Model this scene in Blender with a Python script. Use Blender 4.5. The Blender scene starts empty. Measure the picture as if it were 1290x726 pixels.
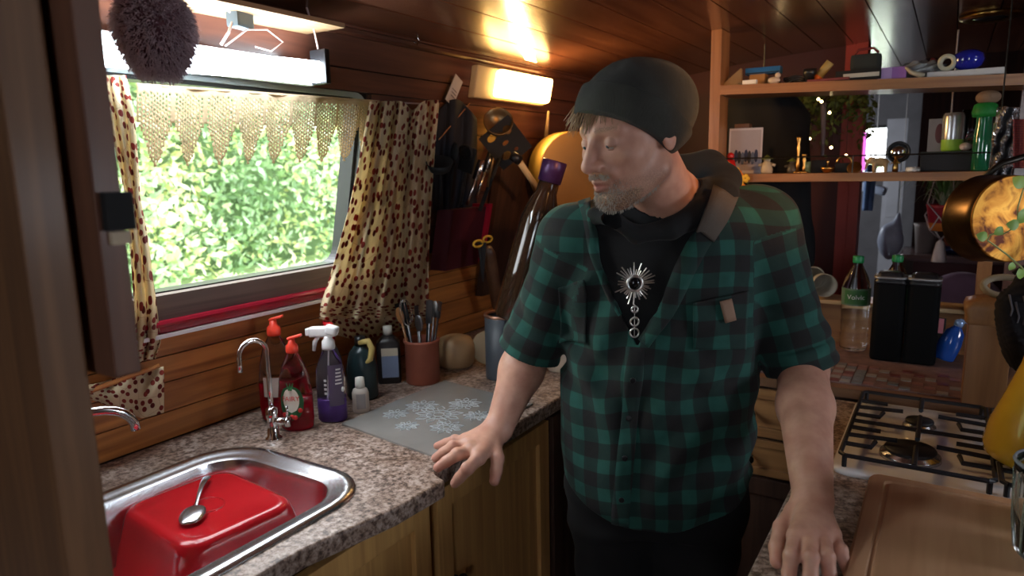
import bpy, bmesh, math, random
import numpy as np
from mathutils import Vector, Matrix, noise
random.seed(7)
rng = np.random.default_rng(7)
SC = bpy.context.scene
COL = SC.collection
PI = math.pi
R_ = math.radians

# ------------------------------------------------------------ camera
FPX, CX, CY = 878.0, 645.0, 363.0
CAM_Z = 1.52
RM = np.array([[0.84909879, -0.07328404, 0.52312589],
               [0.527859, 0.15502886, -0.83506343],
               [-0.01990279, 0.98518805, 0.17031846]])
cam_d = bpy.data.cameras.new('camera')
cam = bpy.data.objects.new('camera', cam_d)
COL.objects.link(cam)
cam_d.sensor_width = 36.0
cam_d.lens = FPX / 1290 * 36.0
cam_d.clip_start = 0.02
M4 = Matrix([list(RM[0]) + [0], list(RM[1]) + [0], list(RM[2]) + [CAM_Z], [0, 0, 0, 1]])
cam.matrix_world = M4
SC.camera = cam
cam_d.dof.use_dof = True
cam_d.dof.focus_distance = 1.45
cam_d.dof.aperture_fstop = 4.0

# ------------------------------------------------------------ sky, lamps, exposure
W = bpy.data.worlds.new('overcast_sky')
SC.world = W
W.use_nodes = True
bg = W.node_tree.nodes['Background']
bg.inputs[0].default_value = (0.93, 0.97, 1.0, 1)
bg.inputs[1].default_value = 8.5
SC.view_settings.view_transform = 'Standard'
SC.view_settings.look = 'None'
SC.view_settings.exposure = 0.0
SC.view_settings.gamma = 1.0

def area(name, loc, target, sx, sy, power, col):
    l = bpy.data.lights.new(name, 'AREA')
    l.shape = 'RECTANGLE'; l.size = sx; l.size_y = sy; l.energy = power; l.color = col
    o = bpy.data.objects.new(name, l); COL.objects.link(o)
    o.location = loc
    o.rotation_euler = (Vector(target) - Vector(loc)).to_track_quat('-Z', 'Y').to_euler()
    return o
# daylight from the doorway behind the camera and from the window opposite the sink
area('rear_doorway_daylight', (0.35, -1.42, 1.45), (-0.3, 1.5, 1.0), 0.7, 0.9, 6.0, (0.78, 0.88, 1.0))
# hidden fill added in the far cabin to light the door and bag
area('far_cabin_fill', (-1.15, 4.0, 1.55), (-0.25, 4.7, 1.1), 0.6, 0.4, 8.0, (0.92, 0.95, 1.0))
# daylight through the side window over the hob worktop
area('side_window_daylight', (1.46, 1.35, 1.42), (0.0, 1.55, 0.9), 0.42, 0.28, 6.0, (0.76, 0.86, 1.0))

_sp = bpy.data.lights.new('added_warm_spot', 'SPOT'); _sp.energy = 60; _sp.color = (1.0, .47, .15); _sp.spot_size = math.radians(40); _sp.spot_blend = .5; _sp.shadow_soft_size = .04  # unseen warm spot added to light the neck and shelf edges
_so = bpy.data.objects.new('added_warm_spot', _sp); COL.objects.link(_so); _so.location = (.62, .72, 1.84)
_so.rotation_euler = (Vector((-.50, 1.8, 1.70)) - Vector(_so.location)).to_track_quat('-Z', 'Y').to_euler()
# ------------------------------------------------------------ helpers
def ray(px, py):
    c = np.array([(px - CX) / FPX, -(py - CY) / FPX, -1.0])
    return RM @ c
HEAD = np.array([-0.52312589, 0.83506343, 0.0]); HEAD /= np.linalg.norm(HEAD)
RIGHT = np.array([HEAD[1], -HEAD[0], 0.0])
CAMP = np.array([0, 0, CAM_Z])
def PH(px, py, D):            # photo point at a horizontal distance D along the view heading
    d = ray(px, py); return CAMP + d * (D / (d @ HEAD))
def on(px, py, ax, v):        # photo point on the plane  axis == v
    d = ray(px, py); return CAMP + d * ((v - CAMP[ax]) / d[ax])

MATS = {}
def nodes_of(m):
    nt = m.node_tree
    return nt, nt.nodes['Principled BSDF']
def mat(name, col, rough=0.5, metal=0.0, emit=0.0, trans=0.0, ior=1.45, coat=0.0, alpha=1.0, var=0.0, vscale=8.0, bump=0.0, bscale=60.0, sheen=0.0, sss=0.0):
    if name in MATS: return MATS[name]
    m = bpy.data.materials.new(name); m.use_nodes = True
    nt, b = nodes_of(m)
    c = (col[0], col[1], col[2], 1)
    b.inputs['Base Color'].default_value = c
    b.inputs['Roughness'].default_value = rough
    b.inputs['Metallic'].default_value = metal
    b.inputs['IOR'].default_value = ior
    b.inputs['Transmission Weight'].default_value = trans
    b.inputs['Coat Weight'].default_value = coat
    b.inputs['Alpha'].default_value = alpha
    if sheen: b.inputs['Sheen Weight'].default_value = sheen
    if sss:
        b.inputs['Subsurface Weight'].default_value = sss
        b.inputs['Subsurface Radius'].default_value = (0.01, 0.004, 0.002)
    if emit:
        b.inputs['Emission Color'].default_value = c
        b.inputs['Emission Strength'].default_value = emit
    tc = nt.nodes.new('ShaderNodeTexCoord')
    if var == 0 and not emit and trans < .5: var = 0.12
    if var:
        n = nt.nodes.new('ShaderNodeTexNoise'); n.inputs['Scale'].default_value = vscale; n.inputs['Detail'].default_value = 5
        nt.links.new(tc.outputs['Object'], n.inputs['Vector'])
        r = nt.nodes.new('ShaderNodeMapRange')
        r.inputs['From Min'].default_value = .3; r.inputs['From Max'].default_value = .7
        r.inputs['To Min'].default_value = 1 - var; r.inputs['To Max'].default_value = 1 + var
        nt.links.new(n.outputs['Fac'], r.inputs['Value'])
        h = nt.nodes.new('ShaderNodeHueSaturation'); h.inputs['Color'].default_value = c
        nt.links.new(r.outputs['Result'], h.inputs['Value'])
        nt.links.new(h.outputs['Color'], b.inputs['Base Color'])
    if bump:
        n2 = nt.nodes.new('ShaderNodeTexNoise'); n2.inputs['Scale'].default_value = bscale; n2.inputs['Detail'].default_value = 6
        nt.links.new(tc.outputs['Object'], n2.inputs['Vector'])
        bp = nt.nodes.new('ShaderNodeBump'); bp.inputs['Strength'].default_value = bump; bp.inputs['Distance'].default_value = .004
        nt.links.new(n2.outputs['Fac'], bp.inputs['Height']); nt.links.new(bp.outputs['Normal'], b.inputs['Normal'])
    MATS[name] = m
    return m

def ramp(nt, stops):
    r = nt.nodes.new('ShaderNodeValToRGB')
    e = r.color_ramp.elements
    while len(e) < len(stops): e.new(0.5)
    for k, (p, c) in enumerate(stops):
        e[k].position = p; e[k].color = (c[0], c[1], c[2], 1)
    return r

def wood(name, c1, c2, axis='y', rough=0.4, coat=0.2, scale=1.0, knots=0.0):
    """long-grained timber: noise stretched along an axis"""
    if name in MATS: return MATS[name]
    m = bpy.data.materials.new(name); m.use_nodes = True
    nt, b = nodes_of(m)
    tc = nt.nodes.new('ShaderNodeTexCoord'); mp = nt.nodes.new('ShaderNodeMapping')
    s = {'x': (1.2, 22, 22), 'y': (22, 1.2, 22), 'z': (22, 22, 1.2)}[axis]
    mp.inputs['Scale'].default_value = [v * scale for v in s]
    oi = nt.nodes.new('ShaderNodeObjectInfo')
    add = nt.nodes.new('ShaderNodeVectorMath'); add.operation = 'ADD'
    mul = nt.nodes.new('ShaderNodeMath'); mul.operation = 'MULTIPLY'; mul.inputs[1].default_value = 40
    nt.links.new(oi.outputs['Random'], mul.inputs[0])
    nt.links.new(tc.outputs['Object'], mp.inputs['Vector'])
    nt.links.new(mp.outputs['Vector'], add.inputs[0]); nt.links.new(mul.outputs[0], add.inputs[1])
    n = nt.nodes.new('ShaderNodeTexNoise'); n.inputs['Scale'].default_value = 1.6; n.inputs['Detail'].default_value = 8; n.inputs['Distortion'].default_value = .8
    nt.links.new(add.outputs[0], n.inputs['Vector'])
    r = ramp(nt, [(.32, c2), (.5, [(a + d) / 2 for a, d in zip(c1, c2)]), (.68, c1)])
    nt.links.new(n.outputs['Fac'], r.inputs['Fac'])
    out = r.outputs['Color']
    if knots:
        v = nt.nodes.new('ShaderNodeTexVoronoi'); v.inputs['Scale'].default_value = knots
        mp2 = nt.nodes.new('ShaderNodeMapping'); mp2.inputs['Scale'].default_value = {'x': (.45, 1, 1), 'y': (1, .45, 1), 'z': (1, 1, .45)}[axis]
        nt.links.new(tc.outputs['Object'], mp2.inputs['Vector']); nt.links.new(mp2.outputs['Vector'], v.inputs['Vector'])
        rr = ramp(nt, [(.04, (1, 1, 1)), (.1, (0, 0, 0))])
        nt.links.new(v.outputs['Distance'], rr.inputs['Fac'])
        mx = nt.nodes.new('ShaderNodeMix'); mx.data_type = 'RGBA'
        nt.links.new(rr.outputs['Color'], mx.inputs['Factor']); nt.links.new(out, mx.inputs['A'])
        mx.inputs['B'].default_value = (c2[0] * .25, c2[1] * .2, c2[2] * .2, 1)
        out = mx.outputs['Result']
    nt.links.new(out, b.inputs['Base Color'])
    b.inputs['Roughness'].default_value = rough; b.inputs['Coat Weight'].default_value = coat; b.inputs['Coat Roughness'].default_value = .18
    bp = nt.nodes.new('ShaderNodeBump'); bp.inputs['Strength'].default_value = .15; bp.inputs['Distance'].default_value = .002
    nt.links.new(n.outputs['Fac'], bp.inputs['Height']); nt.links.new(bp.outputs['Normal'], b.inputs['Normal'])
    MATS[name] = m
    return m

class MB:
    """collects simple shapes and links them as one mesh object"""
    def __init__(s): s.bm = bmesh.new()
    def box(s, a, b, bev=0.0, mtx=None):
        a = Vector(a); b = Vector(b); c = (a + b) / 2; d = b - a
        r = bmesh.ops.create_cube(s.bm, size=1.0, matrix=Matrix.Translation(c) @ Matrix.Diagonal((abs(d.x), abs(d.y), abs(d.z), 1)))
        vs = r['verts']
        if bev:
            es = list({e for v in vs for e in v.link_edges})
            r2 = bmesh.ops.bevel(s.bm, geom=es, offset=bev, segments=2, affect='EDGES', profile=.7)
            vs = list({v for f in r2['faces'] for v in f.verts} | {v for v in vs if v.is_valid})
        if mtx is not None: bmesh.ops.transform(s.bm, matrix=mtx, verts=vs)
        return s
    def obox(s, c, size, rot=(0, 0, 0), bev=0.0):
        from mathutils import Euler
        m = Matrix.Translation(Vector(c)) @ Euler(rot).to_matrix().to_4x4()
        h = Vector(size) / 2
        return s.box(-h, h, bev, m)
    def tube(s, pts, r, n=10, cap=True, closed=False):
        pts = [Vector(p) for p in pts]; m = len(pts)
        rs = r if hasattr(r, '__len__') else [r] * m
        rings = []
        up = None
        for i, p in enumerate(pts):
            if closed: t = pts[(i + 1) % m] - pts[i - 1]
            else: t = pts[min(i + 1, m - 1)] - pts[max(i - 1, 0)]
            t.normalize()
            if up is None: up = t.orthogonal().normalized()
            up = (up - t * up.dot(t))
            if up.length < 1e-6: up = t.orthogonal()
            up.normalize(); sd = t.cross(up)
            rings.append([s.bm.verts.new(p + (up * math.cos(2 * PI * k / n) + sd * math.sin(2 * PI * k / n)) * rs[i]) for k in range(n)])
        for i in range(m if closed else m - 1):
            a, b = rings[i], rings[(i + 1) % m]
            for k in range(n):
                s.bm.faces.new((a[k], a[(k + 1) % n], b[(k + 1) % n], b[k]))
        if cap and not closed:
            s.bm.faces.new(rings[0][::-1]); s.bm.faces.new(rings[-1])
        return s
    def lathe(s, prof, n=28, c=(0, 0, 0), mtx=None, sx=1.0, sy=1.0):
        """prof: (radius, z) bottom to top"""
        c = Vector(c); rings = []; vs = []
        for r, z in prof:
            if r < 1e-6:
                v = s.bm.verts.new(c + Vector((0, 0, z))); rings.append([v] * n); vs.append(v)
            else:
                ring = [s.bm.verts.new(c + Vector((r * sx * math.cos(2 * PI * k / n), r * sy * math.sin(2 * PI * k / n), z))) for k in range(n)]
                rings.append(ring); vs += ring
        for a, b in zip(rings, rings[1:]):
            for k in range(n):
                q = [a[k], a[(k + 1) % n], b[(k + 1) % n], b[k]]
                q2 = []
                for v in q:
                    if v not in q2: q2.append(v)
                if len(q2) > 2: s.bm.faces.new(q2)
        if mtx is not None: bmesh.ops.transform(s.bm, matrix=mtx, verts=vs)
        return s
    def sphere(s, c, r, n=16, m=10):
        rr = r if hasattr(r, '__len__') else (r, r, r)
        bmesh.ops.create_uvsphere(s.bm, u_segments=n, v_segments=m, radius=1.0, matrix=Matrix.Translation(Vector(c)) @ Matrix.Diagonal((rr[0], rr[1], rr[2], 1)))
        return s
    def prism(s, poly, z0, z1, mtx=None):
        a = [s.bm.verts.new((x, y, z0)) for x, y in poly]; b = [s.bm.verts.new((x, y, z1)) for x, y in poly]
        s.bm.faces.new(a[::-1]); s.bm.faces.new(b)
        n = len(poly)
        for k in range(n): s.bm.faces.new((a[k], a[(k + 1) % n], b[(k + 1) % n], b[k]))
        if mtx is not None: bmesh.ops.transform(s.bm, matrix=mtx, verts=a + b)
        return s
    def grid(s, fn, nu, nv, closed_u=False):
        V = [[s.bm.verts.new(fn(i / (nu if closed_u else nu - 1), j / (nv - 1))) for i in range(nu)] for j in range(nv)]
        for j in range(nv - 1):
            for i in range(nu if closed_u else nu - 1):
                s.bm.faces.new((V[j][i], V[j][(i + 1) % nu], V[j + 1][(i + 1) % nu], V[j + 1][i]))
        return s
    def build(s, name, m, parent=None, smooth=False, auto=None):
        bmesh.ops.recalc_face_normals(s.bm, faces=s.bm.faces)
        me = bpy.data.meshes.new(name); s.bm.to_mesh(me); s.bm.free()
        me.materials.append(m)
        if smooth:
            me.polygons.foreach_set('use_smooth', [True] * len(me.polygons))
            if auto: me.set_sharp_from_angle(angle=R_(auto))
        o = bpy.data.objects.new(name, me); COL.objects.link(o)
        if parent is not None: o.parent = parent
        return o

def tag(o, label=None, cat=None, group=None, kind=None):
    if label: o['label'] = label
    if cat: o['category'] = cat
    if group: o['group'] = group
    if kind: o['kind'] = kind
    return o
def thing(name, label, cat, loc=(0, 0, 0), rz=0, group=None, rot=None):
    o = bpy.data.objects.new(name, None); COL.objects.link(o); o.empty_display_size = .05
    o.location = loc; o.rotation_euler = rot if rot else (0, 0, rz)
    return tag(o, label, cat, group)
def dup(root, loc=None, rz=None, label=None, rot=None, scale=None):
    r = root.copy(); COL.objects.link(r)
    for ch in list(root.children):
        c = ch.copy(); COL.objects.link(c); c.parent = r
        for g in list(ch.children):
            d = g.copy(); COL.objects.link(d); d.parent = c
    if loc is not None: r.location = loc
    if rz is not None: r.rotation_euler = (0, 0, rz)
    if rot is not None: r.rotation_euler = rot
    if scale is not None: r.scale = (scale,) * 3
    if label: r['label'] = label
    return r
def struct(o): o['kind'] = 'structure'; return o
def sub(o, p): o.parent = p; return o

# ------------------------------------------------------------ common materials
pine = wood('varnished_knotty_pine', (0.56, 0.21, 0.05), (0.27, 0.085, 0.02), 'y', .38, .35, 1.0, 5.0)
redwood = wood('dark_red_brown_boards', (0.16, 0.06, 0.035), (0.075, 0.026, 0.018), 'y', .33, .5)
ceilwood = wood('varnished_ceiling_boards', (0.2, 0.075, 0.04), (0.1, 0.034, 0.02), 'y', .26, .7)
honey_x = wood('honey_pine_shelf', (0.4, 0.185, 0.07), (0.24, 0.1, 0.035), 'x', .45, .2)
honey_z = wood('honey_pine_upright', (0.4, 0.185, 0.07), (0.24, 0.1, 0.035), 'z', .45, .2)
cabpine = wood('yellow_pine_cabinet', (0.66, 0.38, 0.13), (0.45, 0.235, 0.075), 'z', .45, .2)
darkwood = wood('dark_stained_timber', (0.075, 0.035, 0.022), (0.03, 0.015, 0.01), 'z', .5, .1)
chrome = mat('polished_chrome', (0.75, 0.75, 0.77), .12, 1.0)
steel = mat('brushed_steel', (0.62, 0.63, 0.66), .24, 1.0, bump=.05, bscale=200)
black = mat('black_plastic', (0.012, 0.012, 0.014), .35)
blackmatt = mat('matt_black', (0.01, 0.01, 0.011), .8)
white = mat('white_plastic', (0.8, 0.8, 0.8), .35)
brass = mat('aged_brass', (0.62, 0.36, 0.11), .28, 1.0, var=.3, vscale=30)
clear = mat('clear_plastic', (0.93, 0.96, 0.97), .06, trans=1.0, ior=1.25)
glassm = mat('window_glass', (1, 1, 1), .0, trans=1.0, ior=1.02)
glass = mat('clear_glass', (0.93, 0.97, 0.96), .03, trans=1.0, ior=1.4)
# ============================================================ STRUCTURE
TL = math.tan(R_(12))
def wx(z): return -1.53 + max(0.0, z - .9) * TL          # leaning cabin side above the worktop
def wbox(mb, y0, y1, z0, z1, o0, o1):
    vs = []
    for y in (y0, y1):
        for z in (z0, z1):
            for o in (o0, o1): vs.append(mb.bm.verts.new((wx(z) + o, y, z)))
    a = vs
    for f in ((0, 1, 3, 2), (4, 6, 7, 5), (0, 4, 5, 1), (2, 3, 7, 6), (0, 2, 6, 4), (1, 5, 7, 3)):
        mb.bm.faces.new([a[i] for i in f])
    return mb
# window opening y .62..1.45, z 1.25..1.72
WY0, WY1, WZ0, WZ1 = .36, 1.455, 1.245, 1.725
floor = struct(MB().box((-1.6, -1.6, -.06), (1.6, 8.2, 0)).build('floor', wood('oak_floor', (.2, .1, .05), (.1, .05, .025), 'y', .5)))
wl = MB()
wbox(wl, -1.6, 8.2, 0, .9, -.08, -.012)
wbox(wl, -1.6, WY0, .9, 1.95, -.08, -.012); wbox(wl, WY1, 8.2, .9, 1.95, -.08, -.012)
wbox(wl, WY0, WY1, .9, WZ0, -.08, -.012); wbox(wl, WY0, WY1, WZ1, 1.95, -.08, -.012)
wall_left = struct(wl.build('wall_left', mat('backing_board', (.05, .025, .015), .8)))
def plank(y0, y1, z0, z1, m, th=.004):
    b = MB(); wbox(b, y0, y1, z0 + .0015, z1 - .0015, -.012, th + random.uniform(-.001, .001))
    return b.build('plank', m, wall_left)
zz = [.902, .975, 1.05, 1.115, 1.165]
for a, b_ in zip(zz, zz[1:]): plank(-.2, 2.5, a, b_, pine)
for a, b_ in ((1.165, 1.245), ):
    plank(WY1 + .005, 2.5, a, b_, pine); plank(-.2, WY0, a, b_, redwood)
for k in range(5):
    plank(WY1 + .005, 3.6, 1.245 + .096 * k, 1.245 + .096 * (k + 1), redwood)
    plank(-.2, WY0 - .005, 1.245 + .096 * k, 1.245 + .096 * (k + 1), redwood)
for a, b_ in ((1.725, 1.78), (1.78, 1.885)): plank(-.2, 3.6, a, b_, redwood)
plank(WY0 - .005, WY1 + .005, 1.165, 1.178, pine)
# ceiling: cambered boards
def cz(x): return 1.985 - .115 * (x / 1.33) ** 2
cl = MB()
N = 30
for i in range(N):
    x0 = -1.45 + 2.9 * i / N; x1 = x0 + 2.9 / N
    v = [cl.bm.verts.new(p) for p in ((x0, -1.6, cz(x0) + .012), (x1, -1.6, cz(x1) + .012), (x1, 8.2, cz(x1) + .012), (x0, 8.2, cz(x0) + .012))]
    cl.bm.faces.new(v)
    v2 = [cl.bm.verts.new(p) for p in ((x0, -1.6, cz(x0) + .06), (x1, -1.6, cz(x1) + .06), (x1, 8.2, cz(x1) + .06), (x0, 8.2, cz(x0) + .06))]
    cl.bm.faces.new(v2)
ceiling = struct(cl.build('ceiling', mat('roof_lining', (.03, .015, .01), .8)))
x = -1.40
while x < 1.38:
    w = .115
    b = MB()
    x0, x1 = x + .0018, x + w - .0018
    for zoff, order in ((0, 1),):
        lo = [b.bm.verts.new(p) for p in ((x0, -1.6, cz(x0)), (x1, -1.6, cz(x1)), (x1, 8.2, cz(x1)), (x0, 8.2, cz(x0)))]
        hi = [b.bm.verts.new((v.co.x, v.co.y, v.co.z + .011)) for v in lo]
        b.bm.faces.new(lo); b.bm.faces.new(hi[::-1])
        for k in range(4): b.bm.faces.new((lo[k], lo[(k + 1) % 4], hi[(k + 1) % 4], hi[k]))
    b.build('board', ceilwood, ceiling)
    x += w
# cornice rail between side and roof
tr = MB()
tr.tube([(-1.315, -.3, 1.868), (-1.315, 3.55, 1.868)], .013, 10)
wbox(tr, -.3, 3.55, 1.872, 1.895, 0, .03)
struct(tr.build('trim_1', redwood))
struct(MB().box((1.5, -1.6, 0), (1.56, 8.2, 1.3)).box((1.5, -1.6, 1.6), (1.56, 8.2, 2.0)).box((1.5, -1.6, 1.3), (1.56, 1.2, 1.6)).box((1.5, 1.65, 1.3), (1.56, 8.2, 1.6)).build('wall_right', redwood))
wb = MB()
wb.box((-1.6, -1.56, 0), (0.15, -1.5, 2.05)).box((.55, -1.56, 0), (1.6, -1.5, 2.05)).box((0.15, -1.56, 1.75), (.55, -1.5, 2.05)).box((.15, -1.56, 0), (.55, -1.5, 1.3))
struct(wb.build('wall_back', redwood))

# ---- window_1
win = struct(thing('window_1', 'wide galley window in the cabin side with a dark rounded frame', None))
def rrect(y0, y1, z0, z1, r, n=6):
    pts = []
    for cy_, cz_, a0 in ((y1 - r, z1 - r, 0), (y0 + r, z1 - r, 90), (y0 + r, z0 + r, 180), (y1 - r, z0 + r, 270)):
        for k in range(n + 1):
            a = R_(a0 + 90 * k / n); pts.append((cy_ + r * math.cos(a), cz_ + r * math.sin(a)))
    return pts
def wframe(name, outer, inner, o0, o1, m, parent):
    b = MB(); n = len(outer)
    A = [[b.bm.verts.new((wx(z) + o, y, z)) for (y, z) in ring] for ring in (outer, inner) for o in (o0, o1)]
    oo0, oo1, ii0, ii1 = A
    for k in range(n):
        j = (k + 1) % n
        b.bm.faces.new((oo1[k], oo1[j], ii1[j], ii1[k])); b.bm.faces.new((oo0[j], oo0[k], ii0[k], ii0[j]))
        b.bm.faces.new((ii1[k], ii1[j], ii0[j], ii0[k])); b.bm.faces.new((oo1[j], oo1[k], oo0[k], oo0[j]))
    return b.build(name, m, parent)
O_ = rrect(WY0, WY1, WZ0, WZ1, .05); I_ = rrect(WY0 + .012, WY1 - .014, WZ0 + .012, WZ1 - .012, .045)
I2 = rrect(WY0 + .022, WY1 - .028, WZ0 + .02, WZ1 - .02, .04)
wframe('window_frame', O_, I_, -.07, -.003, mat('grey_aluminium_frame', (.35, .4, .42), .4, .6), win)
wframe('rubber_seal', I_, I2, -.06, -.012, black, win)
b = MB(); v = [b.bm.verts.new((wx(z) - .04, y, z)) for y, z in ((WY0, WZ0), (WY1, WZ0), (WY1, WZ1), (WY0, WZ1))]; b.bm.faces.new(v)
b.build('pane', glassm, win)
b = MB(); wbox(b, WY0 - .02, WY1 + .01, 1.205, 1.262, -.01, .022)
b.build('lower_frame_board', wood('weathered_grey_brown_board', (.17, .12, .1), (.08, .055, .045), 'y', .7, 0), win)
b = MB(); wbox(b, WY0 - .05, WY1 + .0, 1.178, 1.206, -.005, .034)
b.tube([(wx(1.2) + .034, WY0 - .05, 1.2), (wx(1.2) + .034, WY1, 1.2)], .008, 8)
b.build('red_sill', mat('glossy_crimson_paint', (.35, .012, .03), .25, coat=.5), win)
b = MB(); wbox(b, WY0 - .05, WY1 - .01, 1.168, 1.177, 0, .043)
b.build('white_bead', mat('white_bead_paint', (.85, .8, .82), .35), win)

# ---- garden outside
GZ = .55
struct(MB().box((-16, -6, GZ - .3), (-1.9, 16, GZ)).build('ground', mat('mown_grass', (.34, .46, .2), .9, var=.35, vscale=9)))
struct(MB().box((-3.4, -6, GZ), (-2.6, 16, GZ + .012)).build('path', mat('pale_gravel_path', (.62, .6, .55), .9, var=.15, vscale=30)))
def leaf_cloud(name, n, fn, size, m, parent=None, seed=1):
    r = np.random.default_rng(seed)
    V = []; F = []
    P = fn(r, n)
    d1 = r.normal(size=(n, 3)); d1 /= np.linalg.norm(d1, axis=1)[:, None]
    d2 = r.normal(size=(n, 3)); d2 -= d1 * (d1 * d2).sum(1)[:, None]; d2 /= np.linalg.norm(d2, axis=1)[:, None]
    s = size * r.uniform(.6, 1.4, (n, 1))
    V = np.stack([P - d1 * s, P + d2 * s * .45, P + d1 * s, P - d2 * s * .45], 1).reshape(-1, 3)
    F = np.arange(n * 4).reshape(-1, 4)
    me = bpy.data.meshes.new(name); me.from_pydata(V.tolist(), [], F.tolist())
    at = me.attributes.new('shade', 'FLOAT', 'FACE')
    at.data.foreach_set('value', r.uniform(0, 1, n).astype(np.float32))
    me.materials.append(m)
    o = bpy.data.objects.new(name, me); COL.objects.link(o)
    if parent: o.parent = parent
    return o
def leafmat(name, stops, trans=.3):
    m = bpy.data.materials.new(name); m.use_nodes = True
    nt, bs = nodes_of(m)
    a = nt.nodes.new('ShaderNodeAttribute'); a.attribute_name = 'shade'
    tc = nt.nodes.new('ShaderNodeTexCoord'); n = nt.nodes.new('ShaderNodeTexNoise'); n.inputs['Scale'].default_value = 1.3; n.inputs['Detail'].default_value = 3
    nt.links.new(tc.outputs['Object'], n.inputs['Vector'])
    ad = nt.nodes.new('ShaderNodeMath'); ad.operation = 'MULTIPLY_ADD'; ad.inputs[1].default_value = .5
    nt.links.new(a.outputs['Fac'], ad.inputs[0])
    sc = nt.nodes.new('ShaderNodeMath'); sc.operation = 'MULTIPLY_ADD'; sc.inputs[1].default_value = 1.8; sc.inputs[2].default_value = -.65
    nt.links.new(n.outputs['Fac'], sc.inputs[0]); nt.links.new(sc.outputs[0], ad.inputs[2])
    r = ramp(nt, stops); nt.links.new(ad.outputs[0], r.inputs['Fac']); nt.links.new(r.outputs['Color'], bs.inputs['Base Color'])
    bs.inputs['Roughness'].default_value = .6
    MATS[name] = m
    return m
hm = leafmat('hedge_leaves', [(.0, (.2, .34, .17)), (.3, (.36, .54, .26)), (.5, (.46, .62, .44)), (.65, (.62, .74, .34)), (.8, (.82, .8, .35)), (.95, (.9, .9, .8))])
def hedge_pts(r, n):
    y = r.uniform(-1.5, 9, n); z = r.uniform(0, 1, n) ** .8 * 3.2
    x = -5.2 - r.exponential(.35, n) + .45 * np.sin(y * 1.7 + z) * np.cos(z * 1.9 + y * .6) + .3 * (1 - z / 3.2)
    return np.stack([x, y, z + GZ], 1)
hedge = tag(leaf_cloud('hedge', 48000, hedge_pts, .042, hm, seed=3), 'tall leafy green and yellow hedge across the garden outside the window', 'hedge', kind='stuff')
b = MB(); b.box((-6.3, -3, GZ), (-5.9, 11, GZ + 3.0)); b.build('inner_growth', mat('hedge_inner_twigs', (.14, .22, .1), .9, var=.4, vscale=6), hedge)  # darker green backing block behind the leaves
def verge_pts(r, n):
    y = r.uniform(-1, 8, n); x = r.uniform(-4.4, -3.45, n)
    return np.stack([x, y, GZ + r.uniform(0, .22, n)], 1)
tag(leaf_cloud('verge', 9000, verge_pts, .05, leafmat('verge_leaves', [(0, (.3, .5, .2)), (.5, (.5, .68, .35)), (1, (.8, .85, .6))]), seed=5), 'pale grassy verge growing at the foot of the hedge', 'grass', kind='stuff')
# ============================================================ MAN  (implicit surface sampled on a grid, then meshed)
def ssub(a, b, k):  # smooth a minus b
    h = np.clip(.5 - .5 * (a + b) / k, 0, 1)
    return a * (1 - h) - b * h + k * h * (1 - h)
def smin(a, b, k):
    h = np.clip(.5 + .5 * (b - a) / k, 0, 1)
    return b * (1 - h) + a * h - k * h * (1 - h)
def cap(p, a, b, ra, rb=None):
    if rb is None: rb = ra
    a = np.asarray(a, float); b = np.asarray(b, float); ba = b - a
    h = np.clip(((p - a) @ ba) / (ba @ ba), 0, 1)
    return np.linalg.norm(p - a - h[:, None] * ba, axis=1) - (ra + (rb - ra) * h)
def ell(p, c, r, M=None):
    q = p - np.asarray(c, float)
    if M is not None: q = q @ np.asarray(M).T
    r = np.asarray(r, float)
    k0 = np.linalg.norm(q / r, axis=1); k1 = np.linalg.norm(q / r ** 2, axis=1)
    return k0 * (k0 - 1) / np.maximum(k1, 1e-9)
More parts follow.
